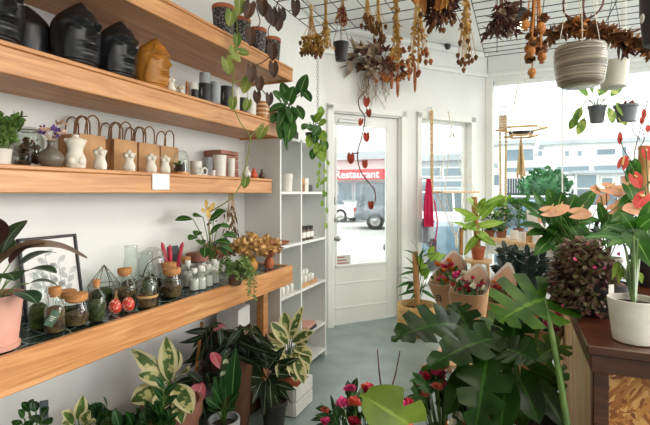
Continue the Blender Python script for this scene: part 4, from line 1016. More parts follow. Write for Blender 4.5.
# earrings / seed garland hanging on the wall under the third shelf
p = V((-1.62, 2.2, 1.30)); m = MB(); s_ = MB()
for k in range(26):
    y = ru(-.06, .06); z = -ru(.10, .27); s_.tube([(0, y * .4, 0), (ru(-.02, .02), y, z)], .0008, 4, cap=False)
    for j in range(3): m.leaf((ru(-.02, .02), y, z + .02 * j), (ru(-.3, .3), ru(-.3, .3), -1), rdir(), ru(.03, .055), .006, 'lance', n=4, m=1)
t = thing('dried_bundle', 'dark dried seed bundle hanging under the end of the narrow shelf', 'dried flowers', p)
m.build('seed_heads', 'pinecone', t, world=False); s_.build('strings', 'straw', t, world=False)
# ---------------------------------------------------------------- goods in the white cube unit
def cub(y, z): return V((-1.53, y, z))
yl, yr = (UY0 + ymid) / 2, (ymid + UY1) / 2
cup('planter_pot', 'white pot alone in the upper left cube of the unit', V((-1.50, uy(286, -1.5), 1.31)), .05, .125, 'cup_white', None, .85, False, 'pot')
for k in range(5):
    o = MB().box((-.022, -.03, 0), (.022, .03, .05), .003).build('soap_block', ['pinkwood', 'cup_white', 'cup_black', 'kraft', 'cup_white'][k], None, smooth=False)
    o.location = V((-1.47, 2.84 + (k % 3) * .068, 1.31 + (k // 3) * .0505)); tag(o, ['pink soap block, left in the upper cube under the trailing plant', 'white soap block in the middle of the bottom row, upper cube', 'black soap block at the end of the bottom row, upper cube', 'kraft soap block stacked on the pink one', 'white soap block stacked on the white one'][k], 'soap', 'soap blocks')
for k in range(3):
    t = thing('label_jar', ['first dark jar with a white label in the second cube row', 'middle dark jar with a white label in the second cube row', 'last dark jar with a white label in the second cube row'][k], 'jar', V((-1.46, 2.84 + .068 * k, .95)), 'dark labelled jars')
    MB().lathe([(.027, 0), (.03, .004), (.03, .075), (.024, .083)], 20, cap0=True).build('jar_body', 'brown_glaze', t, world=False)
    MB().lathe([(.027, .083), (.028, .084), (.028, .102), (.001, .103)], 20).build('lid', 'black_metal', t, world=False)
    MB().lathe([(.0303, .02), (.0305, .021), (.0305, .06), (.0303, .061)], 20).build('paper_label', 'tag_white', t, world=False)
o = tag(MB().lathe([(.04, 0), (.075, .012), (.078, .02), (.07, .018), (.001, .006)], 24, cap0=True, c=(-1.50, 2.57, .95)).build('shallow_dish', 'terracotta'), 'shallow terracotta dish in the left cube behind the straw flowers', 'dish')
tr = thing('wooden_tray', 'wooden tray of white candles in the third cube row', 'tray', V((-1.49, 2.92, .61)))
MB().box((-.06, -.13, 0), (.06, .13, .008)).box((-.06, -.13, .008), (-.054, .13, .03)).box((.054, -.13, .008), (.06, .13, .03)).box((-.054, -.13, .008), (.054, -.124, .03)).box((-.054, .124, .008), (.054, .13, .03)).build('tray_body', 'kraft', tr, smooth=False, world=False)
for i in range(2):
    for j in range(4):
        o = MB().lathe([(.02, 0), (.022, .003), (.022, .06 + .03 * (i == 0)), (.018, .064 + .03 * (i == 0)), (.001, .062 + .03 * (i == 0))], 16, cap0=True).build('candle_jar', 'tag_white'); o.location = V((-1.515 + .05 * i, 2.83 + .06 * j, .618)); tag(o, 'white candle jar in the %s row on the wooden tray, %s from the door side' % (['back', 'front'][i], ['fourth', 'third', 'second', 'first'][j]), 'candle', 'candles on the wooden tray')
for k in range(6):
    o = MB().lathe([(.02, 0), (.024, .004), (.025, .05), (.01, .07), (.009, .1), (.012, .102), (.001, .1)], 16, cap0=True).build('spray_bottle', 'resin_clear'); o.location = V((-1.455 - .065 * (k % 2), 2.50 + .035 + .06 * (k // 2), .61)); tag(o, ['clear bottle at the front left in the cube left of the wooden tray', 'clear bottle at the back left in the cube left of the wooden tray', 'clear bottle front middle, cube left of the wooden tray', 'clear bottle back middle, cube left of the wooden tray', 'clear bottle front end, cube left of the wooden tray', 'clear bottle back end, cube left of the wooden tray'][k], 'bottle', 'clear bottles in the unit')
for k in range(2):
    o = MB().box((-.06, -.09, 0), (.06, .09, .022), .003).build('card_box', ['glaze_black', 'pink_plastic'][k], None, smooth=False); o.location = V((-1.48, 2.93, .27 + .0225 * k)); o.rotation_euler = (0, 0, R(6 * k)); tag(o, ['flat black box at the bottom of the lowest cube', 'flat pink box lying on the black one in the lowest cube'][k], 'box')
# ---------------------------------------------------------------- dried bunches and pots hung from the wire grids
plain('dry_gold', 'b8873c', 'dcb566', rough=.8, scale=25)
plain('dry_brown', '5d3a22', '85582f', rough=.85, scale=25)
plain('dry_rust', '7d4426', 'a8693e', rough=.8, scale=22)
plain('dry_orange', 'a8642a', 'cb8a42', rough=.7, scale=16)
plain('dry_wine', '432824', '6a4238', rough=.85, scale=25)
plain('dry_grey', '7a6a58', 'a38f76', rough=.85, scale=25)
plain('dry_cherry', '6a2020', '8f3430', rough=.6, scale=25)
plain('jute', 'c2a67a', 'd6bd94', rough=.9, scale=60)
plain('rope_white', 'd8cfbf', 'e8e1d4', rough=.9, scale=80)
plain('pot_black', '262424', '353231', rough=.55)
plain('pot_greygreen', 'b4b3a4', 'c4c3b4', rough=.5)
plain('pot_slate', '565c62', '6a7076', rough=.5)
plain('bulb_glow', 'ffffff')
MATS['bulb_glow'].node_tree.nodes['Principled BSDF'].inputs['Emission Color'].default_value = (1, .85, .6, 1)
MATS['bulb_glow'].node_tree.nodes['Principled BSDF'].inputs['Emission Strength'].default_value = 6
def hang(label, u, t, vb, wpx_, parts, n, group='dried bunches on the wire grid', stemmat='dry_gold', z0=None, stem_r=.0016):
    """a bunch tied at the grid and hanging head down to image row vb; parts = [(name, material, style, size, lo, hi, count)] with lo..hi along the length"""
    wpx_ *= 1.25; b = Q(u, vb, t); z0 = z0 or GZ - .004; top = V((b.x, b.y, z0)); L = z0 - b.z; w = px(wpx_, b) / 2
    o = thing('dried_bunch', label, 'dried flowers', top, group)
    st = MB(); ends = []
    for k in range(n):
        a = ru(0, 6.28); q = math.sqrt(RND.random()) * w; l = L * ru(.72, 1.0)
        e = V((q * math.cos(a), q * math.sin(a), -l)); c = bez([V((ru(-.006, .006), ru(-.006, .006), 0)), V((e.x * .3, e.y * .3, -l * .55)), e], 6)
        st.tube(c, stem_r, 5, cap=False); ends.append(c)
    st.build('stems', stemmat, o, world=False)
    MB().tube([(0, -.085, .0035), (0, 0, .001), (0, .085, .0035)], .002, 5).build('tie_cord', 'jute', o, world=False)
    MB().lathe([(.012, -.035), (.0135, -.03), (.0135, -.012), (.011, -.008)], 12).build('string_tie', 'jute', o, world=False)
    for nm, mt_, style, sz, lo, hi, cnt in parts:
        m = MB()
        if style == 'head':
            for c in ends:
                p = c[-1]; MB().ball(p, sz, 8, 6, sq=(1, 1, 1.15), jit=.06).lathe([(sz * .35, -sz * 1.5), (sz * .7, -sz * 1.35), (sz * .3, -sz * 1.0)], 8, p, cap0=True).build(nm.rstrip('s'), mt_, o, world=False)
            continue
        for c in ends:
            for k in range(cnt):
                f = ru(lo, hi) if style != 'head' else 1.0; i = min(len(c) - 1, int(f * (len(c) - 1))); p = c[i] + rdir() * (sz * .35 if style != 'head' else 0)
                if style == 'bract': m.leaf(p, (V((0, 0, -1)) + rdir() * .9), rdir(), sz * ru(.7, 1.3), sz * .3, 'oval', n=3, m=1, droop=ru(-.8, .8))
                elif style == 'head':
                    m.ball(p, sz, 8, 6, sq=(1, 1, 1.15), jit=.06); m.lathe([(sz * .35, -sz * 1.5), (sz * .7, -sz * 1.35), (sz * .3, -sz * 1.0)], 8, p, cap0=True)
                elif style == 'berry': m.ball(p, sz * ru(.7, 1.1), 6, 5)
                elif style == 'ruffle':
                    for j in range(14): m.leaf(p, rdir(-1, .4), rdir(), sz * ru(.7, 1.2), sz * .38, 'oval', n=3, m=1, droop=1.0, cup=.3)
                elif style == 'spike':
                    for j in range(9): m.leaf(p, V((0, 0, -.7)) + rdir() * .8, rdir(), sz * ru(.7, 1.2), sz * .13, 'lance', n=4, m=1, droop=.5)
                elif style == 'big': m.leaf(p, V((0, 0, -1)) + rdir() * .35, rdir(-.3, .3), sz, sz * .3, 'oval', n=6, m=2, droop=.5, cup=.4)
        m.build(nm, mt_, o, world=False)
    return o
hang('straw yellow dried flower ball hanging leftmost on the wire grid', 311, 2.75, 56, 22, [('flower_heads', 'dry_gold', 'ruffle', .03, .8, 1, 1), ('seed_heads', 'dry_brown', 'head', .011, 1, 1, 1)], 26)
hang('slim golden grass bunch between the straw ball and the small black pot', 326, 2.65, 53, 12, [('grass_ears', 'dry_gold', 'bract', .022, .45, 1, 12)], 14)
hang('pinkish brown statice bunch just above the small black hanging pot', 343, 2.55, 30, 16, [('blossoms', 'dry_rust', 'bract', .016, .5, 1, 12), ('red_berries', 'dry_cherry', 'berry', .009, .6, 1, 1)], 16)
hang('short brown poppy pod bunch right of the small black pot', 367, 2.45, 30, 11, [('poppy_pods', 'dry_brown', 'head', .0115, 1, 1, 1)], 16)
hang('brown poppy pod bunch hanging over the wall bouquet', 378, 2.5, 40, 13, [('poppy_pods', 'dry_brown', 'head', .0115, 1, 1, 1)], 20)
hang('long slim golden bunch reaching down to the wall bouquet', 396, 2.4, 66, 11, [('grass_ears', 'dry_gold', 'bract', .024, .3, 1, 15)], 14)
hang('bunch with one huge curled orange leaf on the grid', 418, 2.0, 24, 11, [('orange_leaves', 'dry_orange', 'big', .17, .35, .55, 1)], 5)
hang('golden bunch with hanging rust pods below the huge orange leaf', 418, 2.35, 75, 20, [('grass_ears', 'dry_gold', 'bract', .022, .5, .9, 9), ('rust_pods', 'dry_rust', 'head', .0125, 1, 1, 1)], 17)
hang('wide dark wine red dried bunch with dangling pods, centre of the grid', 440, 2.1, 34, 34, [('dark_blossoms', 'dry_wine', 'spike', .06, .55, .9, 3), ('dark_pods', 'dry_brown', 'head', .0105, 1, 1, 1)], 24, stemmat='dry_brown')
hang('ruffled golden flower bunch in front of the dark wine red one', 450, 1.9, 14, 22, [('golden_flowers', 'dry_orange', 'ruffle', .036, .75, 1, 1)], 16)
hang('long golden bunch ending in brown pods, right of the centre', 466, 2.2, 71, 16, [('grass_ears', 'dry_gold', 'bract', .022, .3, .78, 12), ('poppy_pods', 'dry_brown', 'head', .0105, 1, 1, 1)], 15)
hang('dark spiky protea bunch with cherry red berries', 501, 2.05, 42, 24, [('protea_heads', 'dry_wine', 'spike', .06, .86, 1, 2), ('grey_centres', 'dry_grey', 'ruffle', .025, .9, 1, 1), ('cherry_berries', 'dry_cherry', 'berry', .0105, .35, .72, 1)], 16, stemmat='dry_brown')
hang('thick stemmed bunch of big brown artichoke heads beside the striped pot', 537, 1.8, 71, 24, [('big_heads', 'dry_brown', 'ruffle', .028, .96, 1, 1), ('pod_centres', 'dry_orange', 'head', .017, 1, 1, 1)], 13, stemmat='dry_orange', stem_r=.0032)
# garland of rust leaves with dark hoops
t = thing('dried_garland', 'long rust brown dried garland lying across above the striped pot', 'dried flowers', Q(592, 30, 2.05), 'dried bunches on the wire grid')
path = bez([Q(548, 36, 2.2), Q(575, 26, 2.1), Q(595, 32, 2.0), Q(622, 40, 1.95), Q(655, 54, 1.9)], 10)
lf, sp_ = MB(), MB(); sp_.tube(path, .007, 6)
for i, p in enumerate(path):
    for k in range(13): lf.leaf(p, rdir() + V((.5, 0, -.1)), rdir(), ru(.03, .075), ru(.006, .012), 'oval', n=4, m=1, droop=ru(-1, 1))
lf2 = MB()
for p in path[8:22]:
    for k in range(6): lf2.leaf(p + rdir() * .02, rdir(), rdir(), ru(.02, .045), .011, 'oval', n=3, m=1)
lf3 = MB()
for k in range(9):
    p = Q(622 + ru(-4, 6), 42, 1.95); e = p + V((ru(-.02, .05), ru(-.02, .03), -ru(.05, .10))); lf3.leaf(p, e - p, rdir(), .09, .012, 'lance', n=5, m=1)
sp_.build('branch', 'bark', t); lf.build('rust_leaves', 'dry_brown', t); lf2.build('golden_flowers', 'dry_orange', t); lf3.build('drooping_leaves', 'dry_wine', t)
m = MB()
for c, r in ((Q(583, 2, 2.1), .085), (Q(622, 0, 2.05), .16)):
    for k in range(3): m.tube([c + V((r * math.cos(a) * (1 + .03 * math.sin(5 * a + k)), .02 * math.sin(2 * a + k), r * 1.05 * math.sin(a))) for a in [2 * PI * i / 40 for i in range(41)]], .0035, 5, cap=False)
    m.tube([c + V((0, 0, r)), V((c.x, c.y, GZ))], .0015, 4)
m.build('vine_hoops', 'dry_wine', t)
MB().tube([path[12], V((path[12].x, path[12].y, GZ))], .0012, 4).tube([path[30], V((path[30].x, path[30].y, GZ))], .0012, 4).build('hanging_threads', 'jute', t)
# hanging pots
def hang_pot(name, label, u, vt, vb, wpx_, t_, mat, prof, strings=3, zt=None, group=None, smat='rope_white', cat='pot'):
    b = Q(u, vb, t_); top = Q(u, vt, t_); h = top.z - b.z; r = px(wpx_, b) / 2
    o = thing(name, label, cat, b, group)
    MB().lathe([(r * a, h * z) for a, z in prof], 36, cap0=True).build('pot_body', mat, o, world=False)
    m = MB(); zz = (zt or GZ) - b.z
    ap = V((0, 0, min(zz, h + r * 5)))
    for k in range(strings):
        a = 2 * PI * k / strings + .5; m.tube([(r * .98 * math.cos(a), r * .98 * math.sin(a), h * .97), ap], .0015, 5)
    if ap.z < zz: m.tube([ap, (0, 0, zz)], .002, 5)
    m.build('hanging_cords', smat, o, world=False)
    return o, r, h
PLAIN = [(.62, 0), (.68, .02), (.93, .9), (1, .9), (1, 1), (.92, 1), (.9, .8), (.001, .78)]
hang_pot('hanging_pot', 'small black plastic pot hanging empty near the door, on the left grid', 341, 43, 61, 16, 2.85, 'pot_black', PLAIN, 4, smat='black_metal')
plain('stripe_taupe', '857a6c', 'a0968a', rough=.25, scale=12, coat=.3)
mt, nt, b, o = newmat('ribbed_glaze'); b.inputs['Roughness'].default_value = .22; b.inputs['Coat Weight'].default_value = .4
tc = node(nt, 'ShaderNodeTexCoord'); mp = node(nt, 'ShaderNodeMapping'); mp.inputs['Scale'].default_value = (1.5, 1.5, 60)
nz = node(nt, 'ShaderNodeTexNoise', Scale=1.6, Detail=4); nt.links.new(tc.outputs['Object'], mp.inputs[0]); nt.links.new(mp.outputs[0], nz.inputs['Vector'])
nt.links.new(ramp(nt, nz.outputs[0], [(.36, '5a4e42'), (.5, '8c7e6e'), (.62, 'b5a896')]), b.inputs['Base Color']); bump(nt, b, nz.outputs[0], .5, .01)
rib = [(.60, 0), (.72, .015), (.80, .06)]
for k in range(15): z = .08 + k * .06; q = .84 + .17 * min(1, z / .55) ** .7 - (.02 if z > .8 else 0); rib += [(q, z), (q + .02, z + .02), (q, z + .045)]
rib += [(.975, .97), (.97, 1), (.91, 1), (.89, .9), (.7, .2), (.001, .2)]
o, r, h = hang_pot('hanging_pot', 'large ribbed taupe striped ceramic pot hanging by white cords', 580, 47, 87, 46, 1.62, 'ribbed_glaze', rib, 3)
MB().lathe([(.001, -.001), (r * .3, -.0012), (r * .32, .0)], 20).build('foot_ring', 'cup_white', o, world=False)
hang_pot('hanging_pot', 'plain grey green pot hanging behind the striped one', 613.5, 62, 88, 28, 2.3, 'pot_greygreen', [(.72, 0), (.8, .03), (.96, .95), (.98, 1), (.92, 1), (.9, .85), (.001, .8)], 2, smat='black_metal')
o, r, h = hang_pot('hanging_pot', 'shallow slate grey pot hanging lowest at the window', 626, 105, 122, 21, 2.5, 'pot_slate', [(.68, 0), (.74, .03), (.95, .84), (1.04, .86), (1.06, 1), (.96, 1), (.93, .8), (.001, .8)], 3)
m = MB()
for k in range(7): m.leaf((ru(-.02, .02), ru(-.02, .02), h * .8), V((ru(-.6, .6), ru(-.6, .6), 1)), rdir(), .05, .013, 'oval', n=5, m=1)
m.build('red_leaves', 'dry_cherry', o, world=False)
o, r, h = hang_pot('hanging_pot', 'charcoal pot with a pale badge, cut off at the upper right edge', 660, -10, 45, 34, 1.35, 'pot_black', [(.7, 0), (.82, .04), (1, .6), (1, 1), (.93, 1), (.9, .8), (.001, .78)], 3)
bd = Q(646.5, 17, 1.35); bdv = (V((0, 0, CAM_H)) - bd); M = Matrix.Translation((-r * .93, -r * .42, h * .48)) @ Matrix.Rotation(R(24), 4, 'Z') @ Matrix.Rotation(R(-90), 4, 'Y')
MB().lathe([(.001, .004), (.008, .004), (.010, .001)], 20, (0, 0, 0), M, sx=1.5).build('pale_badge', 'cup_white', o, world=False)
# trailing plant in the dark hanging pot at the window
leafmat('pothos_leaf', '4f7a35', '7ea048', blotch='b9c46c', rough=.35, bl=(.5, .62))
o, r, h = hang_pot('hanging_plant', 'trailing green plant in a slate hanging pot at the window', 597, 106, 123, 17, 2.55, 'pot_slate', PLAIN, 3, cat='plant')
st, lf = MB(), MB()
for k, (dx, dz_, l) in enumerate(((-.08, .0, .10), (-.05, .05, .10), (-.10, -.05, .10), (.06, .04, .10), (.09, .01, .09), (.1, -.04, .1), (-.02, .08, .09), (.03, .07, .09), (-.06, -.06, .11), (.01, .05, .08), (.05, -.02, .1))):
    e = V((dx, ru(-.05, .05), h + dz_)); st.tube(bez([(0, 0, h * .8), (dx * .5, 0, h + .04 + max(0, dz_) * .5), e], 5), .002, 5)
    lf.leaf(e, V((dx * 4, ru(-.4, .2), -.7 if dz_ < .04 else .3)), V((.2, -1, .6)), l, l * .24, 'oval', n=8, droop=.5)
st.build('stems', 'fine_leaf', o, world=False); lf.build('foliage', 'pothos_leaf', o, world=False)
# bouquet fixed on the wall above the door
c = P0 + DD * du(377) - DN * .10; c.z = dz(377, 68)
t = thing('wall_bouquet', 'large dried rust and grey bouquet fixed to the wall above the door', 'dried flowers', c)
def wp(u, v, off): p = P0 + DD * du(u) - DN * off; p.z = dz(u, v); return p
st = MB()
def burst(n, mat, nm, ur, vr_, ln, wd_, sh, src=(378, 66), toward=1.0):
    m = MB(); s0 = wp(src[0], src[1], .08)
    for k in range(n):
        p = wp(ru(*ur), ru(*vr_), ru(.03, .22)); st.tube([s0, p], .0018, 4, cap=False)
        for j in range(5): m.leaf(p, (p - s0).normalized() * toward + rdir() * .9, rdir(), ln * ru(.6, 1.2), wd_ * ru(.7, 1.2), sh, n=4, m=1, droop=ru(-.6, .6))
    return m.build(nm, mat, t)
burst(20, 'dry_grey', 'grey_leaves', (346, 372), (52, 76), .13, .02, 'lance')
burst(26, 'dry_wine', 'wine_leaves', (352, 392), (50, 76), .10, .017, 'oval')
burst(38, 'dry_rust', 'rust_flowers', (366, 398), (52, 82), .06, .018, 'oval')
burst(22, 'dry_orange', 'orange_flowers', (374, 400), (60, 82), .05, .018, 'oval')
m = MB()
for k in range(60):
    a = wp(ru(354, 384), ru(72, 82), ru(.04, .14)); m.tube(bez([a, a + V((ru(-.04, .04), ru(-.04, .04), -.12)), a + V((ru(-.06, .06), ru(-.06, .06), -ru(.16, .32)))], 4), .0018, 4, cap=False)
m.build('grey_moss', 'dry_grey', t)
m = MB()
for u, v0, v1 in ((391, 75, 100), (408, 66, 95), (385, 78, 92), (402, 70, 84)):
    a, b_ = wp(u, v0, .12), wp(u, v1, .12); st.tube([wp(378, 66, .08), a], .002, 4); m.tube(bez([a, (a + b_) / 2, b_], 5), [.006, .016, .018, .016, .012, .004, .003, .003, .003, .003, .003][:11], 7) if False else m.tube([a, a.lerp(b_, .2), a.lerp(b_, .6), a.lerp(b_, .9), b_], [.006, .017, .018, .012, .003], 8)
m.build('rust_spikes', 'dry_rust', t); st.build('stems', 'dry_brown', t)
# track lamp and small camera
p = Q(521, 26, 3.6)
t = thing('track_lamp', 'black ceiling lamp with a glowing bulb, behind the dried bunches', 'lamp', p)
MB().tube([(0, 0, .04), (0, 0, CZ - p.z)], .008, 8).build('lamp_stem', 'black_metal', t, world=False)
MB().lathe([(.001, .14), (.04, .14), (.045, .12), (.045, .02), (.041, .02), (.041, .11)], 20).build('lamp_shade', 'pot_black', t, world=False)
MB().ball((0, 0, .0), .035, 16, 12).build('bulb', 'bulb_glow', t, world=False)
p = wp(444, 48, .06)
t = thing('security_camera', 'small black security camera on the wall above the narrow window', 'camera', p)
MB().lathe([(.001, -.035), (.022, -.03), (.032, -.008), (.03, .012), (.02, .02), (.001, .02)], 18).build('camera_dome', 'pot_black', t, world=False)
MB().lathe([(.028, .026), (.03, .03), (.03, .045), (.001, .046)], 18).build('camera_cap', 'pot_black', t, world=False)
MB().tube([(0, 0, .02), (0, 0, .03)], .008, 8).tube([V((0, 0, .036)), V((0, 0, .036)) + DN * .06], .009, 8).build('wall_arm', 'cup_white', t, world=False)
# ---------------------------------------------------------------- vines trailing over the shelves
leafmat('heart_green', '5d7a32', '9aa24c', rib='c8cc88', rough=.35)
leafmat('heart_dark', '33211a', '5c3c28', rib='6a4a34', rough=.3, under='5a3020')
def vine(name, label, pot_at, path, leaves, vmat, lmat, potr=.06, poth=.09, facing=V((.7, -.7, .2)), group=None, L=.1, shape='heart', vr=.003, potmat='pot_black', zt=CZ, cat='plant', extra=None):
    o = thing(name, label, cat, pot_at, group)
    if potr:
        MB().lathe([(potr * a, poth * z) for a, z in PLAIN], 28, cap0=True).build('pot_body', potmat, o, world=False)
        m = MB(); ap = V((0, 0, min(zt - pot_at.z, .4)))
        for k in range(3): a = 2 * PI * k / 3; m.tube([(potr * .98 * math.cos(a), potr * .98 * math.sin(a), poth), ap], .0015, 5)
        if zt - pot_at.z > .4: m.tube([ap, (0, 0, zt - pot_at.z)], .002, 5)
        m.build('hanging_cords', 'black_metal', o, world=False)
    st, lf = MB(), MB()
    for pth in path: st.tube(bez(pth, 7), vr, 6)
    for p, d, l in leaves:
        q = min((a for pth in path for a in bez(pth, 7)), key=lambda a: (a - p).length)
        st.tube(bez([q, (q + p) / 2 + V((0, 0, .008)), p], 3), vr * .5, 5)
        lf.leaf(p, d, facing + rdir() * .25, l * .9, l * .42, shape, droop=.5, fold=.2, n=10, m=3)
    st.build('stems', vmat, o); lf.build('foliage', lmat, o)
    return o
def vx(u, v, x): return Q(u, v, x / ray(u, v).x)
X = -1.24
pg = vx(246, -32, X)
path = [pg + V((0, 0, .08)), vx(243, -6, X), vx(237, 15, X), vx(238, 40, X), vx(235, 60, X), vx(233, 80, X), vx(233, 103, X), vx(240, 122, X), vx(250, 137, X), vx(248, 155, X), vx(244, 172, X), vx(240, 186, X), vx(229, 200, X), vx(210, 212, X - .15)]
br = [vx(250, 137, X), vx(258, 128, X), vx(262, 128, X)]
br2 = [vx(233, 84, X), vx(240, 80, X), vx(247, 82, X)]
lv = []
for u, v, dx, dz_, l in ((239, -1, .1, -1, .085), (231, 12, -.1, -1, .075), (237, 36, 0, -1, .06), (233, 48, 0, -1, .06), (240, 52, .8, .1, .06), (226, 60, .3, -1, .075), (232, 55, .9, -.3, .06), (248, 80, -.4, -1, .08), (264, 128, -.5, -.9, .08), (246, 178, -.2, -1, .06), (248, 101, -.3, -1, .06), (233, 99, -.1, -1, .06)):
    lv.append((vx(u, v, X + .01), V((dx * .57, dx * .82, dz_)), l))
vine('trailing_vine', 'light green heart leaved vine trailing down past all the shelves from a hanging pot', pg, [path, br, br2], lv, 'heart_green', 'heart_green')
X = -1.2
pd = vx(297, -16, X)
pa = [pd + V((0, 0, .07)), vx(290, -14, X), vx(278, 2, X), vx(273, 20, X), vx(268, 32, X), vx(272, 52, X), vx(263, 62, X), vx(255, 66, X), vx(252, 74, X)]
pb = [pd + V((0, 0, .07)), vx(285, -12, X), vx(268, -4, X), vx(256, 2, X), vx(260, 22, X), vx(254, 30, X)]
pc = [vx(255, 66, X), vx(258, 84, X), vx(264, 92, X), vx(270, 100, X)]
lv = []
for u, v, dx, dz_, l in ((250, 4, -.2, -1, .085), (262, 1, .1, -1, .085), (266, 8, .4, -.9, .09), (272, 11, .2, -1, .09), (277, 16, .2, -1, .09), (295, 2, .1, -1, .095), (250, 31, .1, -1, .08), (272, 46, .1, -1, .085), (273, 64, .1, -1, .08), (251, 68, .1, -1, .08), (259, 79, .1, -1, .07), (257, 93, 0, -1, .06), (269, 95, .1, -1, .065), (281, 10, .3, -.8, .07)):
    lv.append((vx(u, v, X + .01), V((dx * .57, dx * .82, dz_)), l))
vine('trailing_vine', 'dark burgundy heart leaved vine trailing in front of the topmost shelf end', pd, [pa, pb, pc], lv, 'dry_wine', 'heart_dark')
# sparse red leaved vine before the door
p0_ = wp(355, 92, .25)
path = [p0_, wp(352, 97, .25), wp(346, 104, .25), wp(347, 113, .25), wp(352, 122, .25), wp(349, 140, .25), wp(345, 155, .25), wp(347, 170, .25), wp(353, 180, .25), wp(361, 190, .25), wp(362, 200, .25), wp(356, 207, .25)]
lv = [(wp(u, v, .26), V((dx * .65, dx * .75, -1)), l) for u, v, dx, l in ((353, 104, 0, .09), (355, 115, .1, .075), (348, 124, -.3, .065), (353, 137, 0, .09), (338, 157, 0, .10), (351.5, 163, 0, .08), (357, 202, .1, .08))]
leafmat('red_leaf', '7a2c20', 'b0452f', rough=.4)
vine('sparse_vine', 'sparse thin vine with small red leaves hanging in front of the glazed door', p0_, [path, [p0_, wp(362, 80, .14)], [wp(346, 155, .25), wp(341, 156, .25), wp(338, 158, .25)]], lv, 'dry_wine', 'red_leaf', potr=0, vr=.0055, facing=V((.3, -1, .1)))
# ---------------------------------------------------------------- macrame by the windows and the pink wrap
def rope(m, a, b, r=.006, n=14, tw=True):
    a, b = V(a), V(b); x, y, z = frame(b - a)
    for ph in (0, PI): m.tube([a.lerp(b, i / n) + (x * math.cos(ph + i * 1.2) + y * math.sin(ph + i * 1.2)) * r * .55 for i in range(n + 1)], r * .7, 5)
a, b_ = wp(428.5, 111, .05), wp(428, 240, .07)
t = thing('macrame_strap', 'long beige macrame strap hanging along the left edge of the narrow window', 'macrame', a)
m = MB()
for k in (-1, 0, 1): rope(m, a + DD * .014 * k, a.lerp(b_, .62) + DD * .012 * k, .007, 40)
m.build('knotted_band', 'jute', t); m = MB()
for k in (-1, 1): rope(m, a.lerp(b_, .62) + DD * .012 * k, b_ + DD * .01 * k, .006, 30)
m.build('loose_ropes', 'rope_white', t)
MB().tube([a + V((0, 0, -.005)), a + V((0, 0, .03)), a + V((0, 0, .03)) + DN * .05], .004, 6).build('wall_hook', 'steel', t)
a = wp(444.5, 112, .06)
t = thing('macrame_shelf', 'small wooden shelf slung in white ropes in front of the narrow window', 'hanging shelf', a)
k1 = wp(444.5, 131, .12); z_ = dz(444, 192)
cs = [wp(431, 191.5, .08), wp(431, 191.5, .22), wp(460, 191.5, .08), wp(460, 191.5, .22)]
m = MB(); rope(m, a, k1, .007, 10)
for q in cs: rope(m, k1, q, .0045, 20)
tl = wp(447, 247, .15)
for k in range(5): rope(m, (cs[k % 4] + k1 * 0) if k < 4 else cs[0], tl + V((ru(-.02, .02), ru(-.02, .02), .12)), .004, 14)
m.tube([tl + V((0, 0, .14)), tl + V((0, 0, .06)), tl], [.012, .018, .006], 8); m.build('white_ropes', 'rope_white', t)
bm = DM @ Matrix.Translation((du(445.5), -.15, z_))
hw = (du(464) - du(428)) / 2
MB().box((-hw, -.1, -.012), (hw, .09, .008), .003, M=bm).build('wooden_board', 'pale_wood', t, smooth=False)
# hexagon hanger with a tassel at the shop window
c = Qy(521, 132, 4.9)
t = thing('macrame_hanger', 'hexagonal bamboo plant hanger with a long tassel, hung in the shop window', 'macrame', c)
apx = Qy(521, 70, 4.9) - c; R_ = .225
for z, rr in ((.03, R_), (-.045, R_ * .62)):
    m = MB()
    for k in range(6):
        a_, b2 = [V((rr * math.cos(R(60 * j)), rr * math.sin(R(60 * j)), z)) for j in (k, k + 1)]; dd = (b2 - a_).normalized() * .03; m.tube([a_ - dd, b2 + dd], .011, 7)
    m.build('bamboo_frame', 'pale_wood', t, world=False)
m = MB()
for k in range(6):
    a_ = V((R_ * math.cos(R(60 * k)), R_ * math.sin(R(60 * k)), .03)); 
    if k % 2 == 0: m.tube([a_, apx], .0045, 5)
    m.tube([a_, V((R_ * .62 * math.cos(R(60 * k)), R_ * .62 * math.sin(R(60 * k)), -.045))], .0045, 5)
m.tube([apx, V((apx.x, apx.y, CZ - c.z))], .004, 5); m.build('hanging_ropes', 'rope_white', t, world=False)
MB().lathe([(.001, -.032), (.11, -.03), (.12, .0), (.112, 0), (.1, -.022), (.001, -.022)], 24).build('black_dish', 'pot_black', t, world=False)
m = MB()
for k in range(22): a_ = ru(0, 6.28); m.tube(bez([(0, 0, -.045), (.018 * math.cos(a_), .018 * math.sin(a_), -.2), (.04 * math.cos(a_), .04 * math.sin(a_), -ru(.42, .50))], 4), .0055, 5)
m.build('tassel', 'jute', t, world=False)
# ring hanger with a long strip
a = Qy(503, 111, 4.95)
t = thing('macrame_strip', 'slim macrame strip with a wire ring hanging left of the hexagon hanger', 'macrame', a)
MB().tube([(.05 * math.cos(q), 0, .05 * math.sin(q)) for q in [2 * PI * i / 24 for i in range(25)]], .005, 6, cap=False).build('wire_ring', 'steel', t, world=False)
m = MB()
for k in (-1.5, -.5, .5, 1.5): rope(m, (k * .02, 0, -.05), (k * .02, 0, -.22), .010, 16)
for k in (-1, 1): rope(m, (k * .03, 0, -.22), (k * .022, 0, -1.18), .010, 60)
m.build('knotted_band', 'jute', t, world=False)
MB().tube([(0, 0, .05), (0, 0, CZ - a.z)], .002, 5).build('thread', 'rope_white', t, world=False)
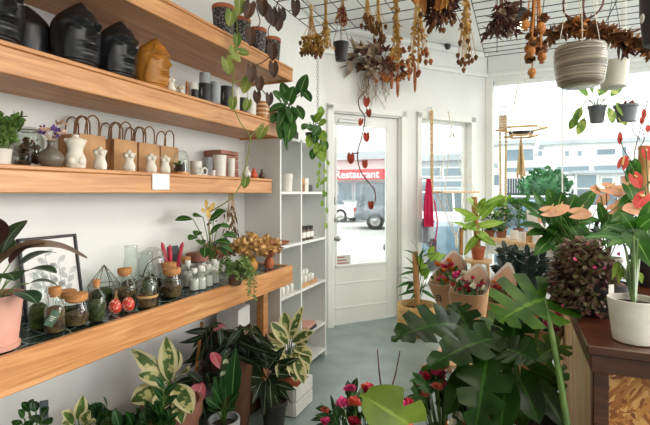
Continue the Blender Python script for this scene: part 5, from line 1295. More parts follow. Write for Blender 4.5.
# hot pink wrap on the wall
plain('pink_cloth', 'c4124f', 'dd2c68', rough=.75, scale=12); plain('print_cloth', '5a6474', 'b07a86', rough=.8, scale=30); plain('lilac_cloth', '8a8f9c', 'a3a4ae', rough=.8, scale=20)
a = wp(421, 178, .04)
t = thing('hanging_wrap', 'hot pink cloth wrap and printed bag hanging between the door and narrow window', 'cloth', a)
def drape(nm, mat, u0, u1, v0, v1, off, taper=.5, folds=3):
    m = MB(); N, K = 14, 18; vs = []
    for side in (0, 1):
        for i in range(N + 1):
            for k in range(K + 1):
                f = k / K; s = i / N; w0 = taper + (1 - taper) * s ** .7; uc = (u0 + u1) / 2; p = wp(uc + (u1 - u0) / 2 * w0 * (2 * f - 1), v0 + (v1 - v0) * s, off + .022 * math.sin(folds * 2 * PI * f + s) * (.4 + .6 * s) + .03 - .006 * side); vs.append(p)
    W2 = (N + 1) * (K + 1); fs = []
    for i in range(N):
        for k in range(K):
            q = [i * (K + 1) + k, i * (K + 1) + k + 1, (i + 1) * (K + 1) + k + 1, (i + 1) * (K + 1) + k]; fs += [tuple(q), tuple(x + W2 for x in q[::-1])]
    m.add(vs, fs); return m.build(nm, mat, t)
drape('pink_cloth', 'pink_cloth', 416, 427, 179, 226, .09, .35, 2.5)
drape('bag_cloth', 'lilac_cloth', 415, 426, 221, 241, .05, .8, 1.5)
drape('printed_cloth', 'print_cloth', 424, 432, 238, 254, .06, .8, 1.5)
MB().tube(bez([wp(427, 200, .12), wp(430, 222, .12), wp(429, 240, .1)], 5), .008, 6).tube(bez([wp(419, 195, .1), wp(418, 210, .1), wp(419, 222, .09)], 5), .007, 6).build('straps', 'pink_cloth', t)
MB().tube([wp(421, 178, .0), wp(421, 179, .09), wp(421, 177, .1)], .005, 6).build('wall_hook', 'steel', t)
# white chain
p = Q(317, 62, 2.9); m = MB()
m = MB()
z = 0
for k in range(26):
    M = Matrix.Translation((0, 0, -.022 * k)) @ Matrix.Rotation(R(90 * (k % 2)), 4, 'Z')
    m.tube([M @ V((.008 * math.cos(q), 0, .015 * math.sin(q))) for q in [2 * PI * i / 10 for i in range(11)]], .0022, 4, cap=False)
t = thing('hanging_chain', 'pale metal chain hanging from the grid corner by the cube unit', 'chain', V((-1.385, 2.96, 2.3)))
m.build('chain_links', 'steel', t, world=False); MB().tube([(0, 0, .01), (0, 0, .2)], .002, 5).build('chain_hook', 'steel', t, world=False)
# ---------------------------------------------------------------- plants and crates on the floor under the lower shelf
leafmat('varieg_leaf', '3f5a30', '66803e', edge='dfd8a8', edge_at=.58, blotch='c9c688', rough=.35, under='c8c49a', bl=(.53, .58))
leafmat('glossy_leaf', '183c1a', '2b5624', rib='6f9a58', rough=.22)
leafmat('dark_stripe_leaf', '162214', '28391f', rib='7f9672', rough=.3, under='5a2430')
leafmat('stromanthe_leaf', '263a24', '3d5232', rib='cfd6b4', rough=.3, under='7a3040', stripes=26)
leafmat('silver_stripe_leaf', '1e2e1c', '31442a', rib='b4c2a6', rough=.28, under='5a2a30')
leafmat('pink_leaf', 'd0566a', 'e58a94', rib='f0c0c0', rough=.4)
leafmat('lime_leaf', '6f9a30', '9dbb4c', rib='c4d680', rough=.35)
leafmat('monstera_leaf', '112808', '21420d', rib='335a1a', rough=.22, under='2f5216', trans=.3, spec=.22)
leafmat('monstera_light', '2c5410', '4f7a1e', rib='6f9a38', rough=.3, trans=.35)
plain('stem_green', '3c5a22', '5a7a34', rough=.5); plain('stem_brown', '4a3424', '6a4c34', rough=.7)
plain('stake', '9a6c3c', 'b5854f', rough=.7)
plain('crate_dark', '4a2f1e', '6a4630', rough=.7, scale=6); plain('crate_white', 'd6d6d2', 'e4e4e0', rough=.6)
plain('pot_terracotta', '8a5a48', '9c6a56', rough=.75, scale=12)
POT = [(.70, 0), (.74, .02), (.95, .82), (1.04, .83), (1.06, .98), (1.02, 1), (.94, 1), (.92, .86), (.001, .85)]
def pot_part(t, r, h, mat, prof=POT):
    MB().lathe([(r * a, h * z) for a, z in prof], 32, cap0=True).build('pot', mat, t, world=False)
    MB().lathe([(.001, h * .87), (r * .9, h * .868)], 20).build('soil', 'soil', t, world=False)
def plant(name, label, loc, r, h, potmat, cat='plant', group=None):
    t = thing(name, label, cat, V(loc), group)
    if r: pot_part(t, r, h, potmat)
    return t
TOCAM = lambda p: (V((0, 0, CAM_H)) - V(p)).normalized()
def leaves_px(t, spec, lmat, top, nm='foliage', smat='stem_green', face=None, shape='oval', droop=.5, sr=.003, parts=False, jit=.25, stname='stems', **kw):
    """spec: (u0, v0, t0, u1, v1, t1, half width in px[, shape]) for each leaf; stems run from top to each base"""
    st, lf = MB(), MB()
    for q in spec:
        b, e = Q(*q[:3]), Q(*q[3:6]); w = px(q[6], b); sh = q[7] if len(q) > 7 else shape
        f = (face or (TOCAM(b) * .8 + V((.1, 0, .7)))) + rdir() * jit
        tb = top if isinstance(top, V) else top[min(range(len(top)), key=lambda i: (top[i] - b).length)]
        mid = tb.lerp(b, .55) + V((0, 0, .12 * (b - tb).length)); st.tube(bez([tb, mid, b], 6), [sr * 1.2, sr * .7], 6)
        n_ = 44 if sh == 'monstera' else 12
        (lf if not parts else (lf := MB())).leaf2(b, e, f, w, sh, droop, n=n_, m=4 if sh == 'monstera' else 3, **kw)
        if parts: lf.build('leaf', lmat, t)
    st.build(stname, smat, t)
    if not parts: lf.build(nm, lmat, t)
def bushy(t, c, rad, n, L, W, lmat, nm='foliage', shape='oval', up=.5, stems=True, base=None, wild=.6, smat='stem_green', droop=.5):
    lf, st = MB(), MB(); c = V(c)
    for k in range(n):
        d = rdir(-.5, 1); p = c + V((d.x * rad[0], d.y * rad[1], d.z * rad[2])) * ru(.35, 1) ** .5
        lf.leaf(p, (d + rdir() * wild + V((0, 0, up * .3))), V((0, 0, 1)) + rdir() * .5, L * ru(.7, 1.2), W * ru(.8, 1.2), shape, n=6, m=1, droop=droop)
        if stems and k % 4 == 0: st.tube(bez([base or c - V((0, 0, rad[2])), (p + (base or c)) / 2, p], 4), .0022, 4, cap=False)
    if stems: st.build('stems', smat, t)
    return lf.build(nm, lmat, t)
# bottom left corner
f0 = lambda x, y: V((x, y, 0))
t = plant('potted_plant', 'small round leaved plant with a dark tag, bottom left corner of the picture', f0(-1.5, .95), .09, .40, 'pot_black')
leaves_px(t, [(30, 412, 1.5, 22, 402, 1.5, 4), (28, 410, 1.5, 34, 399, 1.5, 4), (36, 412, 1.5, 33, 401, 1.5, 4.5), (24, 418, 1.48, 18, 410, 1.46, 4), (42, 416, 1.47, 49, 407, 1.45, 5), (32, 420, 1.45, 27, 428, 1.4, 5), (44, 420, 1.45, 51, 424, 1.42, 5), (30, 416, 1.47, 40, 424, 1.4, 5), (20, 420, 1.45, 14, 426, 1.42, 5)], 'glossy_leaf', V((-1.5, .95, .35)))
M = Matrix.Translation(Q(44, 404, 1.5)) @ Matrix.Rotation(R(-40), 4, 'Z')
MB().box((-.002, -.013, -.16), (.002, .013, .012), M=M).build('plant_tag', 'card_grey', t, smooth=False)
t = plant('potted_plant', 'cream edged rubber plant with few leaves, low at the bottom edge, left half', f0(-1.46, 1.1), .10, .36, 'pot_terracotta')
leaves_px(t, [(78, 420, 1.6, 83, 395, 1.58, 6.5), (74, 424, 1.6, 62, 412, 1.55, 7), (82, 424, 1.58, 90, 410, 1.56, 6), (70, 426, 1.58, 62, 424, 1.5, 6), (80, 428, 1.55, 96, 422, 1.5, 6)], 'varieg_leaf', V((-1.46, 1.1, .31)))
t = plant('potted_plant', 'glossy green leafy plant at the bottom edge beneath the lower shelf', f0(-1.53, 1.30), .085, .33, 'pot_black')
sp = []
for k in range(26):
    u = ru(86, 152); v = ru(414, 432); sp.append((u, v, 1.7 + ru(-.08, .08), u + ru(-10, 12), v - ru(8, 20), 1.68 + ru(-.08, .08), ru(4, 5.5)))
leaves_px(t, sp, 'glossy_leaf', V((-1.53, 1.30, .29)), sr=.002)
# tall cream edged rubber plant in a terracotta pot
c = Q(172, 420, 1.92); t = plant('rubber_plant', 'large tall cream edged rubber plant in a terracotta pot under the lower shelf', f0(c.x, c.y), .125, .38, 'pot_terracotta')
leaves_px(t, [(168, 385, 1.92, 131, 349, 1.9, 9), (170, 382, 1.92, 166, 336, 1.95, 9.5), (164, 390, 1.9, 131, 402, 1.8, 13), (174, 384, 1.92, 192, 414, 1.8, 11), (168, 380, 1.92, 138, 375, 1.85, 10), (176, 378, 1.93, 188, 372, 1.85, 10), (170, 395, 1.88, 152, 410, 1.78, 9), (170, 376, 1.95, 178, 350, 2.0, 8), (178, 392, 1.88, 182, 424, 1.78, 8), (160, 384, 1.92, 150, 360, 1.95, 8)], 'varieg_leaf', V((c.x, c.y, .34)), sr=.005)
MB().tube([V((c.x, c.y, .33)), Q(171, 390, 1.92), Q(170, 365, 1.93)], [.008, .006, .004], 8).build('main_stem', 'stem_brown', t)
# fern-like green plant in front
c = Q(150, 425, 1.72); t = plant('potted_plant', 'bright green feathery leafed plant in front of the terracotta pot', f0(c.x + .08, c.y - .03), .1, .30, 'pot_black')
sp = []
for k in range(40): 
    u0_, v0_ = 150 + ru(-14, 20), 428 + ru(-8, 6); sp.append((u0_, v0_ - 4, 1.72, u0_ + ru(-12, 14), v0_ - ru(12, 26), 1.70 + ru(-.07, .05), ru(2, 3.2)))
sp += [(164, 425 - 6 * k, 1.75, 158 + 6 * (k % 2) * 4 - 4, 413 - 6 * k, 1.72, 4) for k in range(7)]
leaves_px(t, sp, 'glossy_leaf', V((c.x + .08, c.y - .03, .27)), sr=.0018)
# pink blushed plant and stake
c = Q(212, 400, 2.12); t = plant('pink_caladium', 'dark plant with hot pink blushed leaves under the lower shelf', f0(c.x - .12, c.y + .0), .10, .34, 'pot_black')
leaves_px(t, [(203, 382, 2.05, 194, 408, 1.98, 7), (200, 384, 2.05, 188, 396, 2.0, 5), (212, 352, 2.1, 220, 369, 2.0, 5.5), (213, 330, 2.2, 226, 325, 2.1, 3)], 'pink_leaf', V((c.x - .12, c.y, .3)), nm='pink_leaves', smat='dry_wine', stname='pink_stems', face=V((.7, -.7, .35)))
leaves_px(t, [(205, 388, 2.1, 186, 372, 2.05, 6), (210, 390, 2.1, 206, 372, 2.05, 8), (200, 398, 2.08, 206, 420, 2.0, 8), (206, 400, 2.08, 222, 404, 2.0, 8), (196, 380, 2.12, 176, 384, 2.1, 5), (210, 380, 2.1, 224, 376, 2.02, 7)], 'dark_stripe_leaf', V((c.x - .12, c.y, .3)), smat='dry_wine')
MB().tube([V((c.x - .13, c.y + .02, .3)), Q(202, 322, 2.2)], .008, 8).build('bamboo_stake', 'stake', t)
# upright green striped leaf plant
c = Q(224, 420, 2.02); t = plant('zz_plant', 'upright glossy green plant with feathered leaves in a grey pot, front of the dark leaves', f0(c.x, c.y), .07, .25, 'cup_grey')
leaves_px(t, [(232, 398, 2.0, 236, 346, 2.0, 9.5, 'lance'), (226, 400, 2.0, 223, 352, 2.02, 6, 'lance'), (222, 404, 2.0, 212, 386, 1.98, 5), (220, 408, 1.98, 205, 398, 1.95, 5), (228, 406, 1.98, 240, 392, 1.95, 5), (216, 412, 1.98, 208, 410, 1.92, 5), (226, 410, 1.96, 236, 408, 1.9, 5), (222, 402, 2.02, 214, 376, 2.0, 5)], 'glossy_leaf', V((c.x, c.y, .22)), sr=.004, droop=.25)
leaves_px(t, [(224, 398, 2.02, 226, 350, 2.0, 6, 'lance')], 'stromanthe_leaf', V((c.x, c.y, .22)), nm='striped_leaf', stname='striped_stem', sr=.003, droop=.2)
# crates and boxes behind
def crate(label, u, v, t_, w, d, h, mat, rz, slats=3, name='wooden_crate', z=0, loc=None):
    p = loc or Qz(u, v, z); o = thing(name, label, 'crate', p, None, rz); m = MB()
    for s in (-1, 1):
        for k in range(slats):
            z0, z1 = h * k / slats + .004, h * (k + 1) / slats - .004
            m.box((s * w / 2 - .006, -d / 2, z0), (s * w / 2 + .006, d / 2, z1), .002).box((-w / 2 + .0065, s * d / 2 - .006, z0), (w / 2 - .0065, s * d / 2 + .006, z1), .002)
    m.build('slats', mat, o, smooth=False, world=False)
    for sx in (-1, 1):
        for sy in (-1, 1): MB().box((sx * (w / 2 - .018) - .012, sy * (d / 2 - .018) - .012, 0), (sx * (w / 2 - .018) + .012, sy * (d / 2 - .018) + .012, h - .003)).build('corner_post', mat, o, smooth=False, world=False)
    MB().box((-w / 2 + .007, -d / 2 + .007, .01), (w / 2 - .007, d / 2 - .007, .02)).build('base_board', mat, o, smooth=False, world=False)
    return o
crate('dark brown wooden crate on the floor behind the striped leaf plant', 0, 0, 0, .24, .22, .30, 'crate_dark', R(3), 2, loc=V((-1.555, 2.14, 0)))
cr = crate('white slatted crate on the floor under the cream leaved ficus', 0, 0, 0, .22, .22, .17, 'crate_white', R(0), 2, loc=V((-1.29, 2.325, 0)), name='white_crate')
for sx in (-1, 1):
    for sy in (-1, 1): pass
o = thing('woven_basket', 'grey woven basket standing on the dark crate', 'basket', V((-1.555, 2.14, .302)))
m = MB(); m.lathe([(.10, 0), (.11, .01)] + [(.112 + .004 * (k % 2), .02 + .016 * k) for k in range(11)] + [(.112, .2), (.104, .2), (.1, .02), (.001, .018)], 32, cap0=True, wob=lambda a, s: 1 + .012 * math.sin(16 * a)); m.build('basket_body', 'dry_grey', o, world=False)
o = tag(MB().box((-.07, -.08, 0), (.07, .08, .12), .004).build('cardboard_box', 'crate_white', None, smooth=False), 'pale grey box on the woven basket under the shelf', 'box'); o.location = V((-1.555, 2.14, .503)); o.rotation_euler = (0, 0, R(10))
# dark stromanthe mass high under the shelf end: stands on a tall black pot
c = V((-1.40, 1.92, 0)); t = plant('stromanthe_plant', 'large dark stromanthe with drooping narrow leaves right under the shelf', c, .11, .46, 'crate_dark')
sp = []
for k in range(84):
    u0_ = ru(206, 258); v0_ = ru(324, 356); a = ru(-1.0, 1.2); l = ru(24, 44); td = 2.32 + ru(-.12, .1)
    sp.append((u0_, v0_, td, u0_ + l * math.sin(a) * .9, v0_ + l * math.cos(a) * .7, td - .06, ru(3.4, 5.5), 'lance'))
sp += [(205, 335, 2.2, 178, 343, 2.15, 4, 'lance'), (208, 330, 2.2, 184, 332, 2.15, 4, 'lance'), (206, 340, 2.2, 196, 362, 2.1, 5, 'lance'), (225, 325, 2.2, 206, 328, 2.1, 4, 'lance')]
leaves_px(t, sp, 'dark_stripe_leaf', V((c.x, c.y, .42)), smat='dry_wine', sr=.0022, face=V((.6, -.6, .6)), jit=1.1)
# stromanthe with striped leaves in a black pot on the floor
c = V((-1.24, 2.08, 0)); t = plant('stromanthe_plant', 'striped leaf stromanthe in a black pot on the floor beside the white crate', c, .072, .15, 'pot_black')
leaves_px(t, [(262, 378, 2.4, 228, 374, 2.25, 7, 'lance'), (263, 372, 2.42, 242, 356, 2.35, 6, 'lance'), (266, 370, 2.42, 266, 332, 2.42, 6, 'lance'), (268, 370, 2.42, 285, 346, 2.35, 6, 'lance'), (270, 374, 2.4, 296, 376, 2.3, 6, 'lance'), (270, 378, 2.4, 291, 402, 2.25, 5.5, 'lance'), (266, 380, 2.4, 264, 416, 2.25, 6, 'lance'), (262, 380, 2.4, 252, 404, 2.28, 4.5, 'lance'), (272, 370, 2.42, 300, 358, 2.35, 6, 'lance'), (268, 376, 2.38, 280, 408, 2.22, 5, 'lance'), (264, 366, 2.44, 254, 340, 2.45, 5, 'lance'), (274, 366, 2.42, 290, 365, 2.32, 5, 'lance'), (260, 384, 2.38, 244, 392, 2.3, 4.5, 'lance'), (276, 384, 2.34, 296, 390, 2.25, 5, 'lance'), (270, 384, 2.32, 272, 410, 2.2, 5, 'lance'), (258, 376, 2.4, 238, 384, 2.3, 4.5, 'lance')], 'silver_stripe_leaf', V((c.x, c.y, .15)), smat='dry_wine', sr=.003, face=V((.5, -.7, .5)))
# cream ficus on the white crate
c = V((-1.29, 2.325, .0205)); t = plant('ficus_plant', 'cream and green variegated ficus standing in the white slatted crate', c, .085, .19, 'terracotta')
leaves_px(t, [(288, 345, 2.55, 271, 322, 2.55, 8), (290, 340, 2.55, 303, 306, 2.6, 5.5), (292, 342, 2.55, 314, 332, 2.5, 7), (286, 350, 2.52, 266, 345, 2.5, 7), (292, 352, 2.5, 308, 374, 2.4, 8.5), (288, 354, 2.5, 286, 372, 2.4, 7), (294, 348, 2.5, 312, 356, 2.4, 7), (284, 340, 2.55, 268, 334, 2.55, 6), (288, 334, 2.6, 284, 312, 2.65, 7), (296, 345, 2.55, 308, 342, 2.5, 7), (284, 352, 2.5, 274, 366, 2.42, 7), (294, 332, 2.6, 296, 318, 2.6, 6), (300, 352, 2.45, 310, 364, 2.38, 7), (290, 358, 2.42, 296, 382, 2.3, 7), (284, 356, 2.44, 278, 378, 2.34, 6.5), (296, 356, 2.4, 304, 384, 2.3, 6.5), (280, 346, 2.52, 262, 356, 2.46, 6)], 'varieg_leaf', V((c.x, c.y, .18)), sr=.0035)
o = tag(MB().box((-.01, -.016, 0), (.0, .016, .05)).build('price_tag', 'tag_white', t, smooth=False)); o.location = V((.09, -.04, .2))
# plants on top of the cube unit
UTOP = 1.6795
def ux_plant(u, x=-1.53): return V((x, uy(u, x), UTOP))
t = plant('potted_monstera', 'trailing dark green monstera in a blush pot on top of the cube unit', V((-1.50, 2.60, UTOP)), .062, .11, 'flower_blush', )
leaves_px(t, [(288, 100, 2.75, 281, 82, 2.75, 7.5, 'heart'), (289, 100, 2.75, 294, 86, 2.72, 7.5, 'heart'), (300, 92, 2.85, 307, 74, 2.85, 7.5, 'heart'), (304, 92, 2.8, 311, 102, 2.78, 6.2, 'heart'), (284, 106, 2.7, 268, 112, 2.62, 6.2, 'heart'), (286, 112, 2.7, 278, 128, 2.6, 8.8, 'heart'), (292, 110, 2.7, 291, 124, 2.62, 8.1, 'heart'), (284, 122, 2.65, 280, 140, 2.58, 8.8, 'heart'), (290, 124, 2.65, 288, 142, 2.58, 8.8, 'heart'), (296, 108, 2.72, 303, 120, 2.65, 7.5, 'heart'), (280, 98, 2.72, 272, 92, 2.65, 6.2, 'heart'), (283, 128, 2.62, 287, 152, 2.56, 3, 'lance'), (279, 116, 2.66, 270, 122, 2.6, 6.2, 'heart')], 'mid_leaf', V((-1.50, 2.60, UTOP + .1)), sr=.003, face=V((.6, -.7, .5)))
t = thing('black_planter', 'black plastic planter box with a hooked handle on top of the cube unit', 'pot', V((-1.545, 2.80, UTOP)))
MB().box((-.055, -.06, 0), (.055, .055, .07), .006).box((-.05, -.055, .0705), (.05, .05, .075)).build('box_body', 'pot_black', t, smooth=False, world=False)
M = Matrix.Translation((0, 0, .16)) @ Matrix.Rotation(R(24), 4, 'X')
MB().lathe([(.04, -.07), (.045, -.065), (.062, .06), (.065, .06), (.065, .07), (.06, .07), (.04, -.06), (.001, -.06)], 20, (0, 0, 0), M, cap0=True).build('hanging_pot_body', 'pot_black', t, world=False)
MB().tube(bez([V((0, .03, .23)), V((0, .0, .27)), V((0, -.03, .28)), V((0, -.05, .26)), V((0, -.045, .245))], 5), .005, 7).build('hook', 'pot_black', t, world=False)
t = plant('potted_pothos', 'lime and green pothos spilling over the door end of the cube unit', V((-1.47, 3.05, UTOP)), .055, .09, 'pot_black')
sp = [(314, 122, 3.0, 322, 112, 2.95, 4), (315, 122, 3.0, 310, 116, 2.95, 4), (318, 124, 3.0, 327, 122, 2.95, 4.5), (314, 128, 2.98, 306, 128, 2.9, 4), (320, 130, 2.98, 325, 142, 2.9, 5), (316, 130, 2.97, 314, 144, 2.9, 5), (312, 134, 2.96, 308, 148, 2.88, 5), (322, 138, 2.95, 325, 152, 2.88, 5), (318, 142, 2.93, 316, 156, 2.86, 5), (314, 148, 2.9, 312, 160, 2.85, 4), (323, 148, 2.9, 322, 162, 2.85, 4), (308, 124, 3.0, 302, 130, 2.92, 4), (320, 118, 3.0, 321, 106, 3.0, 4), (320, 126, 2.96, 313, 136, 2.9, 5)]
leaves_px(t, sp[::2], 'lime_leaf', V((-1.47, 3.05, UTOP + .08)), nm='lime_leaves', stname='lime_stems', sr=.0022, face=V((.6, -.8, .3)))
leaves_px(t, sp[1::2], 'mid_leaf', V((-1.47, 3.05, UTOP + .08)), nm='green_leaves', sr=.0022, face=V((.6, -.8, .3)))
m = MB()
for u, l in ((322, 60), (325, 85), (318, 40)):
    pts = bez([V((-1.43, 3.06, UTOP + .09)), Q(u, 140, 2.9), Q(u + 2, 150 + l * .4, 2.88), Q(u, 145 + l, 2.88)], 6); m.tube(pts, .0018, 4)
    for p in pts[7::2]: m.leaf(p, V((ru(-.6, .6), -.3, -1)), V((.6, -.8, .2)), .045, .012, 'oval', n=5)
m.build('trailing_tendrils', 'lime_leaf', t)
# ---------------------------------------------------------------- bouquets, benches and plants on the right side
plain('kraft_wrap', 'a47a54', 'bd966c', rough=.75, scale=6)
plain('kraft_pale', 'd6ae90', 'e2c2a8', rough=.7, scale=6)
plain('tissue_white', 'e6e1da', 'f0ece6', rough=.7)
plain('rose_red', '9c1630', 'c22a48', rough=.6, scale=40)
plain('rose_pink', 'c2306a', 'da4c86', rough=.6, scale=40)
plain('bloom_orange', 'c4601c', 'e0853a', rough=.6, scale=40)
plain('bloom_white', 'd8d4bc', 'e9e6d2', rough=.6, scale=40)
plain('bloom_coral', 'd05a48', 'e07a62', rough=.6, scale=40)
plain('stamp_ink', '1c1c1e', '2a2a2c', rough=.7)
plain('zinc', '8a8c8c', 'a2a4a4', rough=.45, metal=.7)
leafmat('raven_leaf', '14201c', '22302a', rib='3c4c44', rough=.2)
leafmat('anth_leaf', '26521a', '407426', rib='7fa855', rough=.28, trans=.3)
leafmat('maroon_leaf', '3c282c', '94705f', rib='7a5a58', rough=.35, blotch='6f7a48', ns=55, bl=(.52, .6))
leafmat('spathe_peach', 'de9c78', 'ecb898', rib='eec4a4', rough=.3, trans=.2)
leafmat('spathe_red', 'c8403a', 'd85a4e', rib='e08070', rough=.25, trans=.2)
plain('spadix', 'd8b070', 'e6c68c', rough=.6)
# ---- wrapped bouquets in zinc buckets
def bloom(m, p, r, n=16):
    for j in range(n): m.leaf(V(p) + rdir() * r * .15, rdir(-.2, 1), V((0, 0, 1)) + rdir() * .4, r * ru(.8, 1.1), r * .5, 'oval', n=3, m=1, droop=-.9, cup=-.3)
def bouquet(label, tip, rim_c, wpx_, back, cols, nb=16, stamp=True, lean=V((0, 0, 0)), group='kraft wrapped bouquets', floor_z=None):
    """a kraft cone opening towards the door side, tip below, rim centre above, back flap rising"""
    tip, rc = V(tip), V(rim_c); R_ = px(wpx_, rc) / 2; H = (rc - tip).length
    t = thing('wrapped_bouquet', label, 'bouquet', tip, group)
    ax = (rc - tip).normalized(); fr = (V((0, 0, CAM_H)) - rc); fr = (fr - ax * fr.dot(ax)).normalized(); sd = ax.cross(fr)
    def cone(nm, mat, r0, r1, h0, flap, a0, a1, ph=0, inset=0):
        m = MB(); N, K = 8, 28; vs = []
        for side in (0, 1):
            for i in range(N + 1):
                s = i / N
                for k in range(K + 1):
                    a = a0 + (a1 - a0) * k / K; back_ = max(0, 1 - abs(((a + .55) % (2 * PI)) - PI) / 1.8)
                    h = (h0 + (H - h0) * s) + flap * s * s * back_
                    r = r0 + (r1 - r0) * s ** .8 + inset; r *= 1 + .05 * math.sin(3 * a + ph) * s
                    r -= .0025 * side
                    vs.append(tip + ax * h + (fr * math.cos(a) + sd * math.sin(a)) * r)
        W2 = (N + 1) * (K + 1); fs = []
        for i in range(N):
            for k in range(K):
                q = (i * (K + 1) + k, i * (K + 1) + k + 1, (i + 1) * (K + 1) + k + 1, (i + 1) * (K + 1) + k); fs += [q, tuple(x + W2 for x in q[::-1])]
        m.add(vs, fs); return m.build(nm, mat, t)
    cone('tissue_liner', 'tissue_white', R_ * .33, R_ * 1.0, H * .12, back * 1.18, 0, 2 * PI, 1, -.006)
    w = cone('paper_wrap', 'kraft_wrap', R_ * .36, R_ * 1.02, 0, back * .95, .0, 2 * PI, 1.0)
    cone('paper_fold', 'kraft_pale', R_ * .34, R_ * .97, H * .1, back * 1.02, PI * .55, PI * 1.45, 1.0, -.010)
    if stamp:
        m = MB(); q = 1.0; a = -.75
        P = tip + ax * (H * .80) + (fr * math.cos(a) + sd * math.sin(a)) * (R_ * .93); nn = (fr * math.cos(a) + sd * math.sin(a)).normalized(); s2 = ax.cross(nn)
        for x0, x1, z0, z1 in ((-.022, .022, -.022, -.016), (-.022, .022, .016, .022), (-.022, -.016, -.016, .016), (.016, .022, -.016, .016), (-.010, -.004, -.010, .010), (-.002, .010, .004, .010), (.002, .010, -.010, -.003)):
            c4 = [P + s2 * x + ax * z + nn * o for o in (.004, .006) for x, z in ((x0, z0), (x1, z0), (x1, z1), (x0, z1))]
            m.add(c4, [(0, 1, 2, 3), (4, 7, 6, 5), (0, 4, 5, 1), (1, 5, 6, 2), (2, 6, 7, 3), (3, 7, 4, 0)])
        m.build('stamp_mark', 'stamp_ink', w, smooth=False)
    st, gl = MB(), MB(); fl = {}
    for k in range(nb):
        a = ru(0, 6.28); q = math.sqrt(RND.random()) * R_ * .8; p = rc + (fr * math.cos(a) + sd * math.sin(a)) * q + ax * ru(.0, .05 + (.07 if math.cos(a) < 0 else 0))
        st.tube([tip + ax * H * .2, p], .002, 4, cap=False); mm = MB(); bloom(mm, p, ru(.02, .034)); mm.build('bloom', cols[k % len(cols)], t)
    for k in range(30):
        a = ru(0, 6.28); q = math.sqrt(RND.random()) * R_ * .9; p = rc + (fr * math.cos(a) + sd * math.sin(a)) * q + ax * ru(-.03, .04)
        gl.leaf(p, ax + rdir() * .8, rdir(), ru(.04, .07), .012, 'oval', n=4, m=1)
    st.build('stems', 'stem_green', t); gl.build('foliage', 'mid_leaf', t)
    return t
TS = 3.1
def tz(u, t_, z=.206): q = Q(u, 300, t_); return V((q.x, q.y, z))
stool = thing('plant_stool', 'low wooden stool under the kraft wrapped bouquets', 'stool', V((-.10, 3.06, 0)))
MB().box((-.42, -.20, .175), (.22, .24, .204), .006).build('seat', 'pale_wood', stool, smooth=False, world=False)
for x in (-.38, .14):
    for y in (-.17, .17): MB().box((x, y, 0), (x + .04, y + .04, .1745), .003).build('leg', 'pale_wood', stool, smooth=False, world=False)
bouquet('leftmost kraft wrapped bouquet, with orange and red blooms', tz(462, TS + .1), Q(449, 280, TS + .1), 40, .17, ['rose_red', 'bloom_orange', 'rose_pink', 'bloom_orange'], 24)
bouquet('middle kraft wrapped bouquet, with red roses and small white blooms', tz(470, TS - .2), Q(469, 291, TS - .2), 40, .15, ['rose_red', 'rose_pink', 'bloom_white', 'rose_red', 'bloom_white'], 26)
bouquet('kraft wrapped bouquet behind the middle one, with coral blooms', tz(492, TS), Q(496, 300, TS), 36, .24, ['bloom_coral', 'rose_red', 'bloom_orange', 'bloom_coral'], 24)
bouquet('kraft bouquet at the right, with bright pink and orange blooms near the table', tz(528, 2.45), Q(540, 326, 2.45), 46, .16, ['rose_pink', 'bloom_orange', 'bloom_coral'], 24)
crate('low pale crate holding up the bouquet nearest the dark table', 0, 0, 0, .22, .22, .203, 'stake', R(8), 2, loc=V((tz(528, 2.45).x, tz(528, 2.45).y, 0)))
# ---- basket plant with a stake
p = Qz(419, 327, 0); p = V((-.86, 4.02, 0))
t = thing('basket_plant', 'leafy dracaena with a wooden stake in a round straw basket by the narrow window', 'plant', p)
rb = .185
MB().lathe([(rb * .85, 0), (rb * .95, .02)] + [(rb * (1 + .012 * (k % 2)), .04 + .018 * k) for k in range(13)] + [(rb * .95, .275), (rb * .92, .2), (.001, .2)], 36, cap0=True, wob=lambda a, s: 1 + .012 * math.sin(18 * a)).build('basket', 'dry_tan', t, world=False)
MB().lathe([(.001, .215), (rb * .92, .21)], 20).build('soil', 'soil', t, world=False)
MB().tube([p + V((0, 0, .2)), p + V((-.01, 0, .5)), Q(415, 252, 4.12)], .028, 10).build('wooden_stake', 'stake', t)
sp = []
for b, tips in (((421, 290, 4.1), ((401, 282), (398, 296), (404, 272), (410, 300), (436, 300), (432, 284))), ((418, 272, 4.1), ((402, 268), (398, 276), (404, 256), (430, 262), (424, 246), (432, 270))), ((420, 258, 4.1), ((403, 250), (410, 240), (428, 248), (436, 254))), ((414, 282, 4.08), ((396, 288), (406, 292), (402, 278)))):
    for q in tips: sp.append((*b[:2], b[2], q[0], q[1], b[2] - ru(0, .2), 2.6, 'lance'))
leaves_px(t, sp, 'mid_leaf', p + V((0, 0, .22)), sr=.004, face=V((.2, -.5, 1)))
leaves_px(t, [(421, 276, 4.05, 427, 264, 4.0, 4), (424, 280, 4.05, 430, 270, 4.0, 4), (422, 268, 4.1, 418, 256, 4.05, 4), (430, 262, 4.2, 440, 252, 4.2, 3.5), (436, 262, 4.25, 446, 254, 4.2, 3.5), (428, 258, 4.2, 434, 246, 4.2, 3.5)], 'lime_leaf', p + V((0, 0, .22)), nm='yellow_leaves', stname='yellow_stems', sr=.003)
